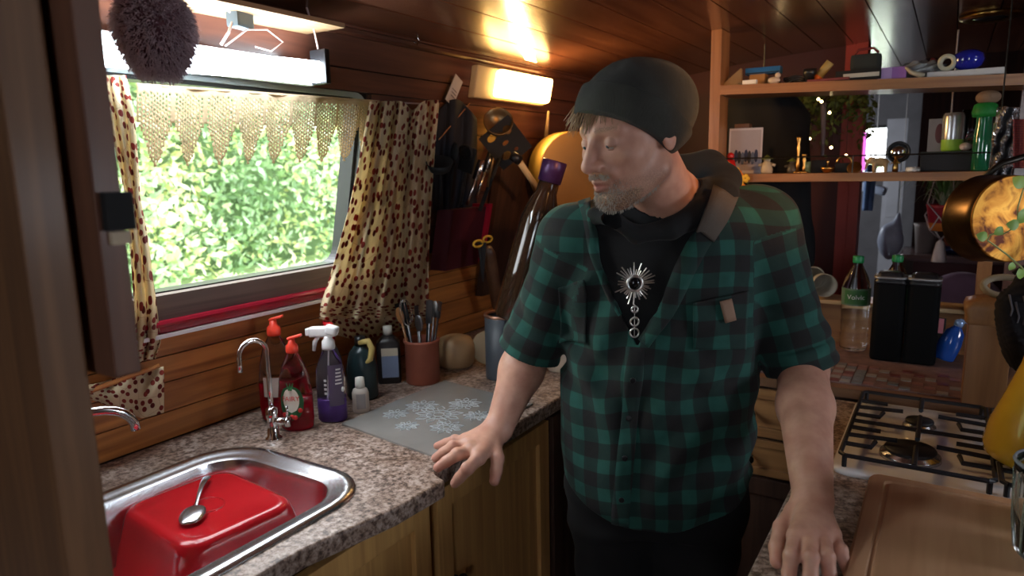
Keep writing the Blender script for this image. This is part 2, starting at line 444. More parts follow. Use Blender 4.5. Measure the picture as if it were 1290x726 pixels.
def surface_net(f, lo, hi, h, B=6):
    lo = np.asarray(lo, float); hi = np.asarray(hi, float)
    nb = np.ceil((hi - lo) / (h * B)).astype(int); n = nb * B
    ci = np.stack(np.meshgrid(*[np.arange(k) for k in nb], indexing='ij'), -1).reshape(-1, 3)
    cc = lo + (ci + .5) * B * h
    dc = f(cc)
    D = np.repeat(np.repeat(np.repeat(np.where(dc > 0, 1., -1.).reshape(nb).astype(np.float32), B, 0), B, 1), B, 2)
    sel = ci[np.abs(dc) < B * h * 1.25]
    off = np.stack(np.meshgrid(*[np.arange(B)] * 3, indexing='ij'), -1).reshape(-1, 3)
    CH = 1500
    for i in range(0, len(sel), CH):
        idx = (sel[i:i + CH][:, None, :] * B + off[None]).reshape(-1, 3)
        D[idx[:, 0], idx[:, 1], idx[:, 2]] = f(lo + (idx + .5) * h).astype(np.float32)
    S = D < 0
    c = [S[i:n[0] - 1 + i, j:n[1] - 1 + j, k:n[2] - 1 + k] for i in (0, 1) for j in (0, 1) for k in (0, 1)]
    cnt = sum(a.astype(np.int8) for a in c)
    act = np.argwhere((cnt > 0) & (cnt < 8))
    vid = -np.ones(n, np.int32); vid[act[:, 0], act[:, 1], act[:, 2]] = np.arange(len(act))
    corners = np.array([(i, j, k) for i in (0, 1) for j in (0, 1) for k in (0, 1)])
    vals = np.stack([D[act[:, 0] + a, act[:, 1] + b_, act[:, 2] + c_] for a, b_, c_ in corners], 1)
    acc = np.zeros((len(act), 3)); w = np.zeros(len(act))
    for a in range(8):
        for b_ in range(a + 1, 8):
            if np.abs(corners[a] - corners[b_]).sum() == 1:
                va, vb = vals[:, a], vals[:, b_]; m = (va < 0) != (vb < 0)
                t = np.where(m, va / np.where(m, va - vb, 1), 0)
                acc += np.where(m[:, None], corners[a] + t[:, None] * (corners[b_] - corners[a]), 0); w += m
    V = lo + (act + .5 + acc / w[:, None]) * h
    F = []
    for ax in range(3):
        u, v = (ax + 1) % 3, (ax + 2) % 3
        sl0 = [slice(1, n[q] - 1) for q in range(3)]; sl1 = list(sl0)
        sl0[ax] = slice(0, n[ax] - 1); sl1[ax] = slice(1, n[ax])
        A = S[tuple(sl0)]; Bm = S[tuple(sl1)]
        e = np.argwhere(A != Bm)
        if not len(e): continue
        inside = A[e[:, 0], e[:, 1], e[:, 2]]
        base = e.copy(); base[:, u] += 1; base[:, v] += 1
        q = []
        for du, dv in ((0, 0), (-1, 0), (-1, -1), (0, -1)):
            p = base.copy(); p[:, u] += du; p[:, v] += dv
            q.append(vid[p[:, 0], p[:, 1], p[:, 2]])
        q = np.stack(q, 1)
        q[~inside] = q[~inside][:, ::-1]
        F.append(q[(q >= 0).all(1)])
    return V, np.concatenate(F)
def np_mesh(name, V, F, m, parent=None):
    me = bpy.data.meshes.new(name)
    me.vertices.add(len(V)); me.vertices.foreach_set('co', V.astype(np.float32).ravel())
    me.loops.add(len(F) * 4); me.loops.foreach_set('vertex_index', F.astype(np.int32).ravel())
    me.polygons.add(len(F)); me.polygons.foreach_set('loop_start', np.arange(0, len(F) * 4, 4, dtype=np.int32))
    me.polygons.foreach_set('use_smooth', np.ones(len(F), bool))
    me.update(calc_edges=True); me.validate()
    me.materials.append(m)
    o = bpy.data.objects.new(name, me); COL.objects.link(o)
    if parent is not None: o.parent = parent
    return o
def relax(V, F, it=2, k=.5):
    for _ in range(it):
        acc = np.zeros_like(V); w = np.zeros(len(V))
        for a in range(4):
            b_ = F[:, (a + 1) % 4]; c_ = F[:, a]
            np.add.at(acc, c_, V[b_]); np.add.at(w, c_, 1); np.add.at(acc, b_, V[c_]); np.add.at(w, b_, 1)
        V = V * (1 - k) + k * acc / np.maximum(w, 1)[:, None]
    return V

# head frame
TH = R_(57)
Fh = math.cos(TH) * (-HEAD) + math.sin(TH) * (-RIGHT)
Lh = math.sin(TH) * (-HEAD) + math.cos(TH) * RIGHT        # his left
UP = np.array([0, 0, 1.0])
pt = R_(13)
Fh2 = math.cos(pt) * Fh - math.sin(pt) * UP; Uh = math.sin(pt) * Fh + math.cos(pt) * UP
HM = np.array([Lh, Fh2, Uh]); HS = 1.05
HC = PH(795, 168, 1.33)
def hw(p): return HC + HS * (np.asarray(p, float) @ HM)     # head local -> world
def head_sdf(p):
    q = (p - HC) @ HM.T / HS
    s = q.copy(); s[:, 0] = np.abs(s[:, 0])
    d = ell(q, (0, -.014, .03), (.076, .098, .088))
    d = smin(d, ell(q, (0, .03, -.03), (.06, .062, .082)), .03)
    d = smin(d, cap(s, (.052, -.004, -.066), (.02, .062, -.1), .02, .018), .028)
    d = smin(d, ell(q, (0, .066, -.1), (.026, .022, .018)), .018)
    d = smin(d, cap(s, (.012, .083, .021), (.046, .066, .02), .009, .007), .014)      # brow
    d = smin(d, ell(s, (.047, .05, -.026), (.02, .022, .018)), .022)                # cheekbone
    d = ssub(d, ell(s, (.031, .1, .0), (.018, .021, .013)), .012)                   # socket
    d = smin(d, ell(s, (.031, .0715, .0), (.0135, .0135, .0125)), .003)              # lids
    nose = cap(q, (0, .084, .012), (0, .109, -.034), .008, .0122)
    nose = smin(nose, ell(s, (.0138, .098, -.037), (.0095, .0125, .009)), .006)
    d = smin(d, nose, .009)
    d = ssub(d, ell(s, (.0075, .1, -.0475), (.004, .006, .004)), .003)
    d = smin(d, cap(s, (0, .0985, -.064), (.02, .086, -.068), .0055, .003), .006)    # upper lip
    d = smin(d, cap(s, (0, .0955, -.077), (.018, .085, -.075), .0065, .003), .006)   # lower lip
    d = ssub(d, cap(s, (0, .104, -.0705), (.024, .088, -.0715), .0016, .001), .003)
    d = smin(d, ell(s, (.022, .08, -.052), (.012, .012, .012)), .012)
    d = ssub(d, cap(s, (.021, .098, -.042), (.033, .083, -.066), .002), .008)
    ear = ell(s, (.078, -.012, -.006), (.007, .017, .03))
    ear = ssub(ear, ell(s, (.087, -.009, -.002), (.006, .01, .017)), .004)
    d = smin(d, ear, .006)
    beard = ell(q, (0, .058, -.092), (.045, .04, .04))
    nz = np.sin(q[:, 0] * 900 + 2 * np.sin(q[:, 2] * 500)) * np.sin(q[:, 2] * 700 + q[:, 1] * 300)
    d = smin(d, ell(q, (0, .07, -.1), (.028, .02, .02)) + .0006 * nz, .012)   # beard bulk on the chin
    return d * HS
# joints (photo points at horizontal distances)
NB = PH(842, 262, 1.43)
NT = hw((0, -.03, -.06))
SR = PH(722, 302, 1.47); SL = PH(956, 282, 1.44)
ER = PH(672, 428, 1.53); EL = PH(1010, 462, 1.40)
WR = on(629, 539, 2, .957); WL = on(1024, 628, 2, .962)
def Pz(px, py, z): return on(px, py, 2, z)
def lerp(a, b_, t): return np.asarray(a) * (1 - t) + np.asarray(b_) * t
# fingers: knuckle, middle joint, end joint, tip
FR = [  # his right hand: index, middle, ring, little
    [Pz(603, 577, .935), Pz(589, 591, .925), Pz(579, 602, .90), Pz(573, 609, .885)],
    [Pz(594, 567, .94), Pz(576, 573, .937), Pz(562, 582, .922), Pz(552, 589, .911)],
    [Pz(589, 560, .941), Pz(571, 563, .938), Pz(559, 570, .924), Pz(549, 577, .911)],
    [Pz(587, 555, .938), Pz(573, 555, .934), Pz(562, 558, .922), Pz(551, 562, .91)]]
TR = [Pz(622, 560, .94), Pz(627, 578, .925), Pz(625, 594, .905), Pz(623, 606, .89)]
FL = [  # his left hand: index .. little
    [Pz(1003, 677, .948), Pz(997, 702, .94), Pz(994, 722, .92), Pz(993, 737, .911)],
    [Pz(1020, 676, .95), Pz(1021, 704, .943), Pz(1021, 727, .922), Pz(1021, 744, .911)],
    [Pz(1036, 676, .948), Pz(1042, 703, .941), Pz(1045, 724, .921), Pz(1046, 740, .911)],
    [Pz(1048, 674, .943), Pz(1059, 694, .936), Pz(1065, 711, .92), Pz(1069, 725, .911)]]
TLh = [Pz(1002, 645, .945), Pz(985, 665, .938), Pz(979, 690, .922), Pz(979, 708, .913)]
def hand_sdf(p, Wr, FF, TT, k=.008, rs=1.0):
    pal = [cap(p, lerp(Wr, f[0], .12), f[0], .0165 * rs, .0135 * rs) for f in FF]
    d = pal[0]
    for q in pal[1:]: d = smin(d, q, .016)
    d = smin(d, cap(p, lerp(Wr, TT[0], .25), TT[0], .02, .016), .014)
    for i, f in enumerate(FF):
        r = (.0102, .0104, .0099, .0088)[i] * rs
        g = smin(cap(p, f[0], f[1], r * 1.16, r * 1.06), cap(p, f[1], f[2], r * 1.06, r * .96), .003)
        g = smin(g, cap(p, f[2], f[3], r * .96, r * .82), .003)
        g = smin(g, ell(p, f[1] + np.array([0, 0, .0015]), (r * 1.13,) * 3), .003)
        g = smin(g, ell(p, f[0] + np.array([0, 0, .0035]), (r * 1.15,) * 3), .005)
        d = smin(d, g, .0045)
    g = smin(cap(p, TT[0], TT[1], .0165, .0138), cap(p, TT[1], TT[2], .0138, .0128), .004)
    g = smin(g, cap(p, TT[2], TT[3], .0128, .0108), .004)
    return smin(d, g, .008)
def arm_sdf(p, S, E_, Wr, rs=1.0):
    d = cap(p, S, E_, .056, .05)
    mid = lerp(E_, Wr, .35)
    d = smin(d, cap(p, E_, mid, .049, .049 * rs), .02)
    d = smin(d, cap(p, mid, Wr, .048 * rs, .031 * rs), .02)
    return d
# torso table along height: z, half width, half depth, centre distance
BY = R_(10)
BF = math.cos(BY) * (-HEAD) - math.sin(BY) * RIGHT      # body forward
BR = np.array([-BF[1], BF[0], 0])                        # his left = image right
if BR @ RIGHT < 0: BR = -BR
TC = PH(828, 470, 1.50); TC[2] = 0
TZ = np.array([.0, .74, .80, .9, 1.0, 1.1, 1.2, 1.3, 1.38, 1.43, 1.47, 1.52])
TA = np.array([.18, .196, .206, .212, .212, .206, .204, .204, .195, .16, .10, .06])
TB = np.array([.13, .150, .165, .172, .17, .16, .148, .135, .118, .10, .08, .06])
TF = np.array([0, .0, .005, .01, .012, .018, .025, .035, .045, .05, .05, .05])    # lean forward with height
TSx = np.array([0, 0, 0, 0, 0, 0, .003, .008, .012, .014, .015, .015])
def torso_sdf(p, gr=0.0):
    z = p[:, 2]; q = p - TC
    u = q @ BR - np.interp(z, TZ, TSx); v = q @ BF - np.interp(z, TZ, TF)
    a = np.interp(z, TZ, TA) - .012 + gr; b_ = np.interp(z, TZ, TB) - .012 + gr
    e = 2.35
    k = (np.abs(u / a) ** e + np.abs(v / b_) ** e) ** (1 / e)
    return np.maximum((k - 1) * np.minimum(a, b_), z - 1.49)
def shoulders(p, gr=0.0):
    d = cap(p, SR, NB - .03 * UP, .056 + gr, .062 + gr)
    return smin(d, cap(p, SL, NB - .03 * UP, .058 + gr, .062 + gr), .03)
def body(p):
    d = head_sdf(p)
    d = smin(d, cap(p, NT, NB, .058, .066), .02)
    d = smin(d, shoulders(p, -.014), .03)
    d = smin(d, np.maximum(torso_sdf(p, -.025), .72 - p[:, 2]), .04)
    d = smin(d, arm_sdf(p, SR, ER, WR), .02)
    d = smin(d, arm_sdf(p, SL, EL, WL, 1.04), .02)
    d = smin(d, hand_sdf(p, WR, FR, TR, rs=1.2), .016)
    d = smin(d, hand_sdf(p, WL, FL, TLh, rs=1.08), .016)
    return d
def bbox(pts, pad):
    pts = np.array(pts); return pts.min(0) - pad, pts.max(0) + pad

def skinmat():
    m = bpy.data.materials.new('fair_reddened_skin'); m.use_nodes = True
    nt, b = nodes_of(m)
    at = nt.nodes.new('ShaderNodeAttribute'); at.attribute_name = 'tint'
    tc = nt.nodes.new('ShaderNodeTexCoord')
    n = nt.nodes.new('ShaderNodeTexNoise'); n.inputs['Scale'].default_value = 28; n.inputs['Detail'].default_value = 6
    nt.links.new(tc.outputs['Object'], n.inputs['Vector'])
    r = ramp(nt, [(.3, (.5, .24, .17)), (.7, (.66, .37, .27))])
    nt.links.new(n.outputs['Fac'], r.inputs['Fac'])
    mx = nt.nodes.new('ShaderNodeMix'); mx.data_type = 'RGBA'
    n2 = nt.nodes.new('ShaderNodeTexNoise'); n2.inputs['Scale'].default_value = 420; n2.inputs['Detail'].default_value = 3
    nt.links.new(tc.outputs['Object'], n2.inputs['Vector'])
    r2 = ramp(nt, [(.4, (.11, .06, .035)), (.62, (.42, .27, .17))]); nt.links.new(n2.outputs['Fac'], r2.inputs['Fac'])
    nt.links.new(at.outputs['Fac'], mx.inputs['Factor']); nt.links.new(r.outputs['Color'], mx.inputs['A']); nt.links.new(r2.outputs['Color'], mx.inputs['B'])
    at2 = nt.nodes.new('ShaderNodeAttribute'); at2.attribute_name = 'pink'
    mx2 = nt.nodes.new('ShaderNodeMix'); mx2.data_type = 'RGBA'; mx2.inputs['B'].default_value = (.5, .17, .14, 1)
    nt.links.new(at2.outputs['Fac'], mx2.inputs['Factor']); nt.links.new(mx.outputs['Result'], mx2.inputs['A'])
    nt.links.new(mx2.outputs['Result'], b.inputs['Base Color'])
    b.inputs['Roughness'].default_value = .48
    b.inputs['Subsurface Weight'].default_value = .12; b.inputs['Subsurface Radius'].default_value = (.01, .004, .002); b.inputs['Subsurface Scale'].default_value = .6
    bp = nt.nodes.new('ShaderNodeBump'); bp.inputs['Strength'].default_value = .25; bp.inputs['Distance'].default_value = .001
    n3 = nt.nodes.new('ShaderNodeTexNoise'); n3.inputs['Scale'].default_value = 220; n3.inputs['Detail'].default_value = 5
    nt.links.new(tc.outputs['Object'], n3.inputs['Vector'])
    nt.links.new(n3.outputs['Fac'], bp.inputs['Height']); nt.links.new(bp.outputs['Normal'], b.inputs['Normal'])
    return m
man = thing('person', 'man in a dark beanie and green plaid shirt leaning on both worktops, looking aside', 'person')
VV, FF_ = [], []; o_ = 0
hb = bbox([HC], .17); hb = (np.array([hb[0][0], hb[0][1], HC[2] - .2]), hb[1])
rh = bbox(FR[0] + FR[1] + FR[2] + FR[3] + TR + [WR, ER], .058)
lh = bbox(FL[0] + FL[1] + FL[2] + FL[3] + TLh + [WL, EL], .064)
for (lo, hi), h in ((hb, .0016), (rh, .002), (lh, .002)):
    V, F = surface_net(body, lo, hi, h)
    V = relax(V, F, 1, .4)
    VV.append(V); FF_.append(F + o_); o_ += len(V)
lo, hi = bbox([SR, SL, NB, TC + .75 * UP, TC + 1.2 * UP + .2 * BF, TC + 1.2 * UP - .2 * BF], .09)
V, F = surface_net(body, lo, hi, .008)
# keep the coarse trunk only where the finer pieces are not
inb = np.zeros(len(V), bool)
for l2, h2 in (hb, rh, lh): inb |= ((V > l2 + .01) & (V < h2 - .01)).all(1)
F = F[~inb[F].any(1)]
VV.append(V); FF_.append(F + o_)
VV = np.concatenate(VV); FF_ = np.concatenate(FF_)
bodyo = np_mesh('body', VV, FF_, skinmat(), man)
q = (VV - HC) @ HM.T / HS
near = (np.abs(q) < .16).all(1)
s0 = np.abs(q[:, 0])
jaw = np.clip((-.052 - .25 * (s0 - .0) * 0 - q[:, 2] + .35 * np.clip(.02 - q[:, 1], 0, .1) * 0) / .014, 0, 1) * np.clip((q[:, 1] + .02) / .02, 0, 1) * np.clip((-q[:, 2] - .05) / .02, 0, 1)
side = np.clip((q[:, 1] + .0) / .02, 0, 1) * np.clip((.052 - q[:, 1]) / .015, 0, 1) * np.clip((-q[:, 2] - .045) / .03, 0, 1) * .4
mous = np.exp(-((q[:, 2] + .056) / .006) ** 2 - (s0 / .026) ** 4) * (q[:, 1] > .07)
chin = np.clip((-.078 - q[:, 2]) / .01, 0, 1) * np.clip((q[:, 1] - .03) / .02, 0, 1)
tint = np.where(near, np.clip(np.maximum.reduce([side, mous * .8, chin * .85, jaw * .35]), 0, 1), 0)
tint *= (q[:, 2] > -.15)
brow = np.exp(-((q[:, 2] - .024) / .005) ** 2) * (s0 > .014) * (s0 < .05) * (q[:, 1] > .05) * .6
tint = np.maximum(tint, np.where(near, brow, 0))
lip = np.where(near, np.exp(-((q[:, 2] + .071) / .008) ** 2 - (s0 / .022) ** 4) * (q[:, 1] > .085) * .7, 0)
nosep = np.where(near, .5 * np.exp(-((q - np.array([0, .11, -.036])) ** 2).sum(1) / .014 ** 2), 0)
pink = np.maximum(lip, nosep)
for f in FR + FL + [TR, TLh]:
    pink = np.maximum(pink, .45 * np.exp(-((VV - f[3]) ** 2).sum(1) / .016 ** 2))
    pink = np.maximum(pink, .25 * np.exp(-((VV - f[1]) ** 2).sum(1) / .01 ** 2))
a = bodyo.data.attributes.new('tint', 'FLOAT', 'POINT'); a.data.foreach_set('value', tint.astype(np.float32))
a = bodyo.data.attributes.new('pink', 'FLOAT', 'POINT'); a.data.foreach_set('value', pink.astype(np.float32))
# eyes: narrow slit showing the eyeball, lids lowered
for sgn in (1, -1):
    c = hw((.031 * sgn, .0728, -.0012))
    e = MB().sphere((0, 0, 0), .0128 * HS, 20, 14)
    eo = e.build('eyeball', mat('eye_white', (.62, .58, .55), .15), man, True); eo.location = c
    ir = MB().sphere(hw((.030 * sgn, .0825, -.005)), .0045, 12, 8).build('iris', mat('grey_blue_iris', (.05, .07, .08), .1), man, True)
    lid = MB()
    # upper lid: part of a shell over the ball
    def lf(u, v, lo=R_(-20), hi=R_(88)):
        az = (u - .5) * R_(165); el = lo + (hi - lo) * v - .22 * abs(u - .5) * 2 * (1 - v)
        r = .0141
        return Vector(hw((.031 * sgn + r * math.sin(az) * math.cos(el), .0722 + r * math.cos(az) * math.cos(el), -.0012 + r * math.sin(el))))
    lid.grid(lf, 14, 8)
    lo_ = lid.build('eyelid', MATS.setdefault('lid', mat('eyelid_skin', (.5, .27, .2), .5)), man, True)
    md = lo_.modifiers.new('t', 'SOLIDIFY'); md.thickness = .0012
    lid = MB()
    lid.grid(lambda u, v: lf(u, v, R_(-34), R_(-84)), 14, 6)
    l2 = lid.build('eyelid', mat('eyelid_skin', (.5, .27, .2), .5), man, True)
    md = l2.modifiers.new('t', 'SOLIDIFY'); md.thickness = .0012
# nails
nail = mat('fingernail', (.62, .4, .34), .3)
for f in FR[1:] + FL + [TLh]:
    d = f[3] - f[2]; d /= np.linalg.norm(d)
    c = f[3] + np.array([0, 0, .0068]) + d * .002
    zax = Vector((0, 0, 1)); dx = Vector(d); sd = dx.cross(zax).normalized(); nz = sd.cross(dx).normalized()
    m_ = Matrix((dx, sd, nz)).transposed().to_4x4(); m_.translation = Vector(c)
    nb = MB().sphere((0, 0, 0), 1, 12, 8); bmesh.ops.transform(nb.bm, matrix=m_ @ Matrix.Diagonal((.0068, .0052, .0022, 1)), verts=nb.bm.verts)
    nb.build('fingernail', nail, man, True)

# ---- beanie
def beanie_sdf(p):
    q = (p - HC) @ HM.T / HS
    d0 = smin(ell(q, (0, -.018, .033), (.087, .113, .093)), ell(q, (0, -.07, .036), (.07, .066, .07)), .03)
    d0 = d0 - .0012 * np.sin(np.arctan2(q[:, 0], q[:, 1] + .02) * 5 + q[:, 2] * 30)
    pl = (q[:, 2] + .034 - .82 * q[:, 1]) / 1.29          # height above the rim plane
    cuff = np.maximum(d0 - .0065, np.abs(pl - .038) - .027)
    d = smin(d0, cuff, .004)
    return np.maximum(d, -(pl - .011)) * HS
lo, hi = bbox([HC], .19)
V, F = surface_net(beanie_sdf, lo, hi, .0022); V = relax(V, F, 1, .5)
def knit(name, c1, c2):
    m = bpy.data.materials.new(name); m.use_nodes = True
    nt, b = nodes_of(m)
    uv = nt.nodes.new('ShaderNodeAttribute'); uv.attribute_name = 'kuv'
    w = nt.nodes.new('ShaderNodeTexWave'); w.inputs['Scale'].default_value = 14; w.inputs['Distortion'].default_value = 1.2; w.inputs['Detail'].default_value = 2; w.inputs['Detail Scale'].default_value = 6
    nt.links.new(uv.outputs['Vector'], w.inputs['Vector'])
    n = nt.nodes.new('ShaderNodeTexNoise'); n.inputs['Scale'].default_value = 14; n.inputs['Detail'].default_value = 8
    tc = nt.nodes.new('ShaderNodeTexCoord'); nt.links.new(tc.outputs['Object'], n.inputs['Vector'])
    r = ramp(nt, [(.3, c1), (.7, c2)]); nt.links.new(n.outputs['Fac'], r.inputs['Fac']); nt.links.new(r.outputs['Color'], b.inputs['Base Color'])
    b.inputs['Roughness'].default_value = .95; b.inputs['Sheen Weight'].default_value = .1; b.inputs['Sheen Roughness'].default_value = .5
    bp = nt.nodes.new('ShaderNodeBump'); bp.inputs['Strength'].default_value = .6; bp.inputs['Distance'].default_value = .002
    nt.links.new(w.outputs['Fac'], bp.inputs['Height']); nt.links.new(bp.outputs['Normal'], b.inputs['Normal'])
    return m
bn = np_mesh('beanie', V, F, knit('charcoal_green_knit', (.022, .023, .019), (.042, .043, .035)), man)
q = (V - HC) @ HM.T / HS
kuv = np.stack([np.arctan2(q[:, 0], q[:, 1] + .03) * 1.5, q[:, 2] * 2, q[:, 2] * 0], 1).astype(np.float32)
a = bn.data.attributes.new('kuv', 'FLOAT_VECTOR', 'POINT'); a.data.foreach_set('vector', kuv.ravel())
# ---- hair wisps under the front of the hat
hr = MB(); rr = random.Random(4)
for k in range(110):
    a = rr.uniform(-1, 1)
    x0 = a * .055 - .015; y0 = .088 - abs(a) * .028; z0 = .062 + rr.uniform(-.006, .004)
    L = rr.uniform(.018, .042)
    bend = rr.uniform(-.012, .012) - .008
    pts = [hw((x0 + bend * t * t, y0 + .016 * t + .004 * math.sin(t * 3), z0 - L * t)) for t in (0, .35, .7, 1)]
    hr.tube(pts, [.0011, .001, .0007, .0003], 4)
for k in range(0):
    z0 = rr.uniform(-.0, .012); y0 = rr.uniform(.0, .028)
    pts = [hw((.0765 + .002 * t, y0 - .004 * t, z0 - .03 * t)) for t in (0, .5, 1)]
    hr.tube(pts, [.001, .0009, .0003], 4)
hr.build('hair', mat('fair_brown_hair', (.3, .19, .1), .5), man)
# ---- beard bristles
br = MB()
for k in range(1100):
    a = rr.uniform(-1, 1); t = rr.random()
    # sample around the chin and jaw
    x0 = a * (.022 + .034 * t); y0 = .092 - .09 * abs(a) * t - .018 * t; z0 = -.084 - .03 * rr.random() * (1 - .3 * abs(a))
    if rr.random() < .2: z0 = -.055 + rr.uniform(-.004, .004); x0 = a * .026; y0 = .097 - abs(a) * .01
    p0 = np.array(hw((x0, y0, z0)))
    for _ in range(3):
        d = float(head_sdf(p0[None])[0]); e = 1e-3
        g = np.array([float(head_sdf((p0 + e * ax)[None])[0]) - d for ax in np.eye(3)]) / e
        p0 = p0 - g * d / max((g @ g), .2)
    if float(head_sdf(p0[None])[0]) > .004: continue
    q0 = (p0 - HC) @ HM.T / HS
    if q0[2] > -.05 or q0[1] < .0: continue
    g = g / np.linalg.norm(g)
    dn = g * .55 - Uh * .8
    L = .0045 * rr.uniform(.6, 1.3)
    br.tube([p0 - g * .001, p0 + dn * L * .6, p0 + dn * L + Fh * .001], [.0006, .0005, .0002], 3, cap=False)
br.build('beard', mat('greying_beard_hair', (.40, .36, .31), .6), man)

# ---- shirt
def fold_noise(p):
    q = p - TC
    u = q @ BR; v = q @ BF; z = p[:, 2]
    w1 = u * 1.0 + .35 * z + .025 * np.sin(z * 17) + .02 * np.sin(u * 23 + z * 9)
    f = np.sin(w1 * 52 + 1.3 * np.sin(z * 11)) * (.5 + .5 * np.sin(z * 8 + u * 6))
    w2 = u * .8 - z * .75
    f2 = np.sin(w2 * 60 + 1.6 * np.sin(u * 14 + z * 7)) * np.clip(.5 + .6 * np.sin(z * 6.1 + u * 11 + 1), 0, 1)
    f3 = np.sin((z + .1 * np.sin(u * 12)) * 75 + u * 30) * np.clip((z - 1.02) * 3, 0, 1) * .3
    return (.0052 * f + .0060 * f2 + .0018 * f3)
HEMR = lerp(SR, ER, 1.0) + (WR - ER) * .12; HEML = lerp(SL, EL, 1.0) - UP * .0
def sleeve(p, S, E_, r0, r1, seed):
    ba = E_ - S; L = np.linalg.norm(ba); h = ((p - S) @ ba) / L ** 2
    d = cap(p, S, E_ + ba / L * .03, r0, r1)
    ax = ba / L; rel = (p - S) - np.outer((p - S) @ ax, ax)
    ang = np.arctan2(rel @ BF, rel @ BR)
    cr = np.clip((h - .35) * 2, 0, 1)
    d = d + (.0035 * np.sin(h * L * 95 + 1.3 * np.sin(ang * 2 + seed) + ang * 1.5) * (.35 + cr) * np.clip(.6 + .5 * np.sin(ang * 2 + h * 5 + seed), 0, 1)) + .0025 * np.sin(ang * 3 + h * 9 + seed)
    return np.maximum(d, (h - 1.0) * L), h, ang
def shirt_core(p):
    t = torso_sdf(p, .012) + fold_noise(p) * np.clip((1.46 - p[:, 2]) * 6, .3, 1)
    # belly slightly loose at the hem
    d = smin(t, shoulders(p, .016), .035)
    d = smin(d, cap(p, SR, ER, .07, .062), .05) if False else d
    sr, hr_, _ = sleeve(p, SR, HEMR, .069, .064, 1.0)
    sl, hl_, _ = sleeve(p, SL, HEML, .074, .067, 2.6)
    d = smin(d, sr, .028); d = smin(d, sl, .028)
    # rolled cuffs
    for S, E_, r in ((SR, HEMR, .066), (SL, HEML, .069)):
        ba = E_ - S; L = np.linalg.norm(ba); hh = ((p - S) @ ba) / L
        cf = np.maximum(cap(p, S, E_ + ba / L * .05, r + .006, r + .004) + .0015 * np.sin(hh * 200), np.abs(hh - L + .022) - .024)
        d = smin(d, cf, .006)
    return d
# front opening, in body coordinates (u to image right, z)
def bu(P): q = np.asarray(P) - TC; return (q @ BR, P[2])
OPEN = [bu(PH(x_, y_, 1.36)) for x_, y_ in ((700, 120), (716, 232), (746, 262), (756, 330), (777, 385), (803, 434), (826, 392), (846, 345), (866, 300), (912, 236), (950, 190), (950, 120))]
def poly_sd(u, z, P):
    P = np.array(P); d = np.full(len(u), 1e9); ins = np.zeros(len(u), bool)
    for i in range(len(P)):
        a_, b_ = P[i], P[(i + 1) % len(P)]
        e = b_ - a_; w = np.stack([u - a_[0], z - a_[1]], 1)
        t = np.clip((w @ e) / (e @ e), 0, 1); d = np.minimum(d, np.linalg.norm(w - t[:, None] * e, axis=1))
        c = ((a_[1] <= z) != (b_[1] <= z)) & (u < (b_[0] - a_[0]) * (z - a_[1]) / (b_[1] - a_[1] + 1e-12) + a_[0])
        ins ^= c
    return np.where(ins, -d, d)
def shirt(p):
    d = shirt_core(p)
    d = np.maximum(d, -(d + .006))                # a shell of cloth
    q = p - TC; u = q @ BR; v = q @ BF; z = p[:, 2]
    op = np.maximum(poly_sd(u, z, OPEN), -(v - .0))
    nk = cap(p, NB - .02 * UP, NB + .25 * UP, .082, .12)
    d = np.maximum(d, -op); d = np.maximum(d, -nk)
    # curved shirt-tail hem, longer at front and back
    hem = .762 + .09 * np.clip(np.abs(u + .012) / .21, 0, 1) ** 2.2
    return np.maximum(d, hem - z)
lo, hi = bbox([SR, SL, HEMR, HEML, TC + .75 * UP, TC + 1.5 * UP, TC + UP + .21 * BF, TC + UP - .21 * BF, TC + UP + .23 * BR, TC + UP - .23 * BR], .085)
V, F = surface_net(shirt, lo, hi, .0028); V = relax(V, F, 1, .5)
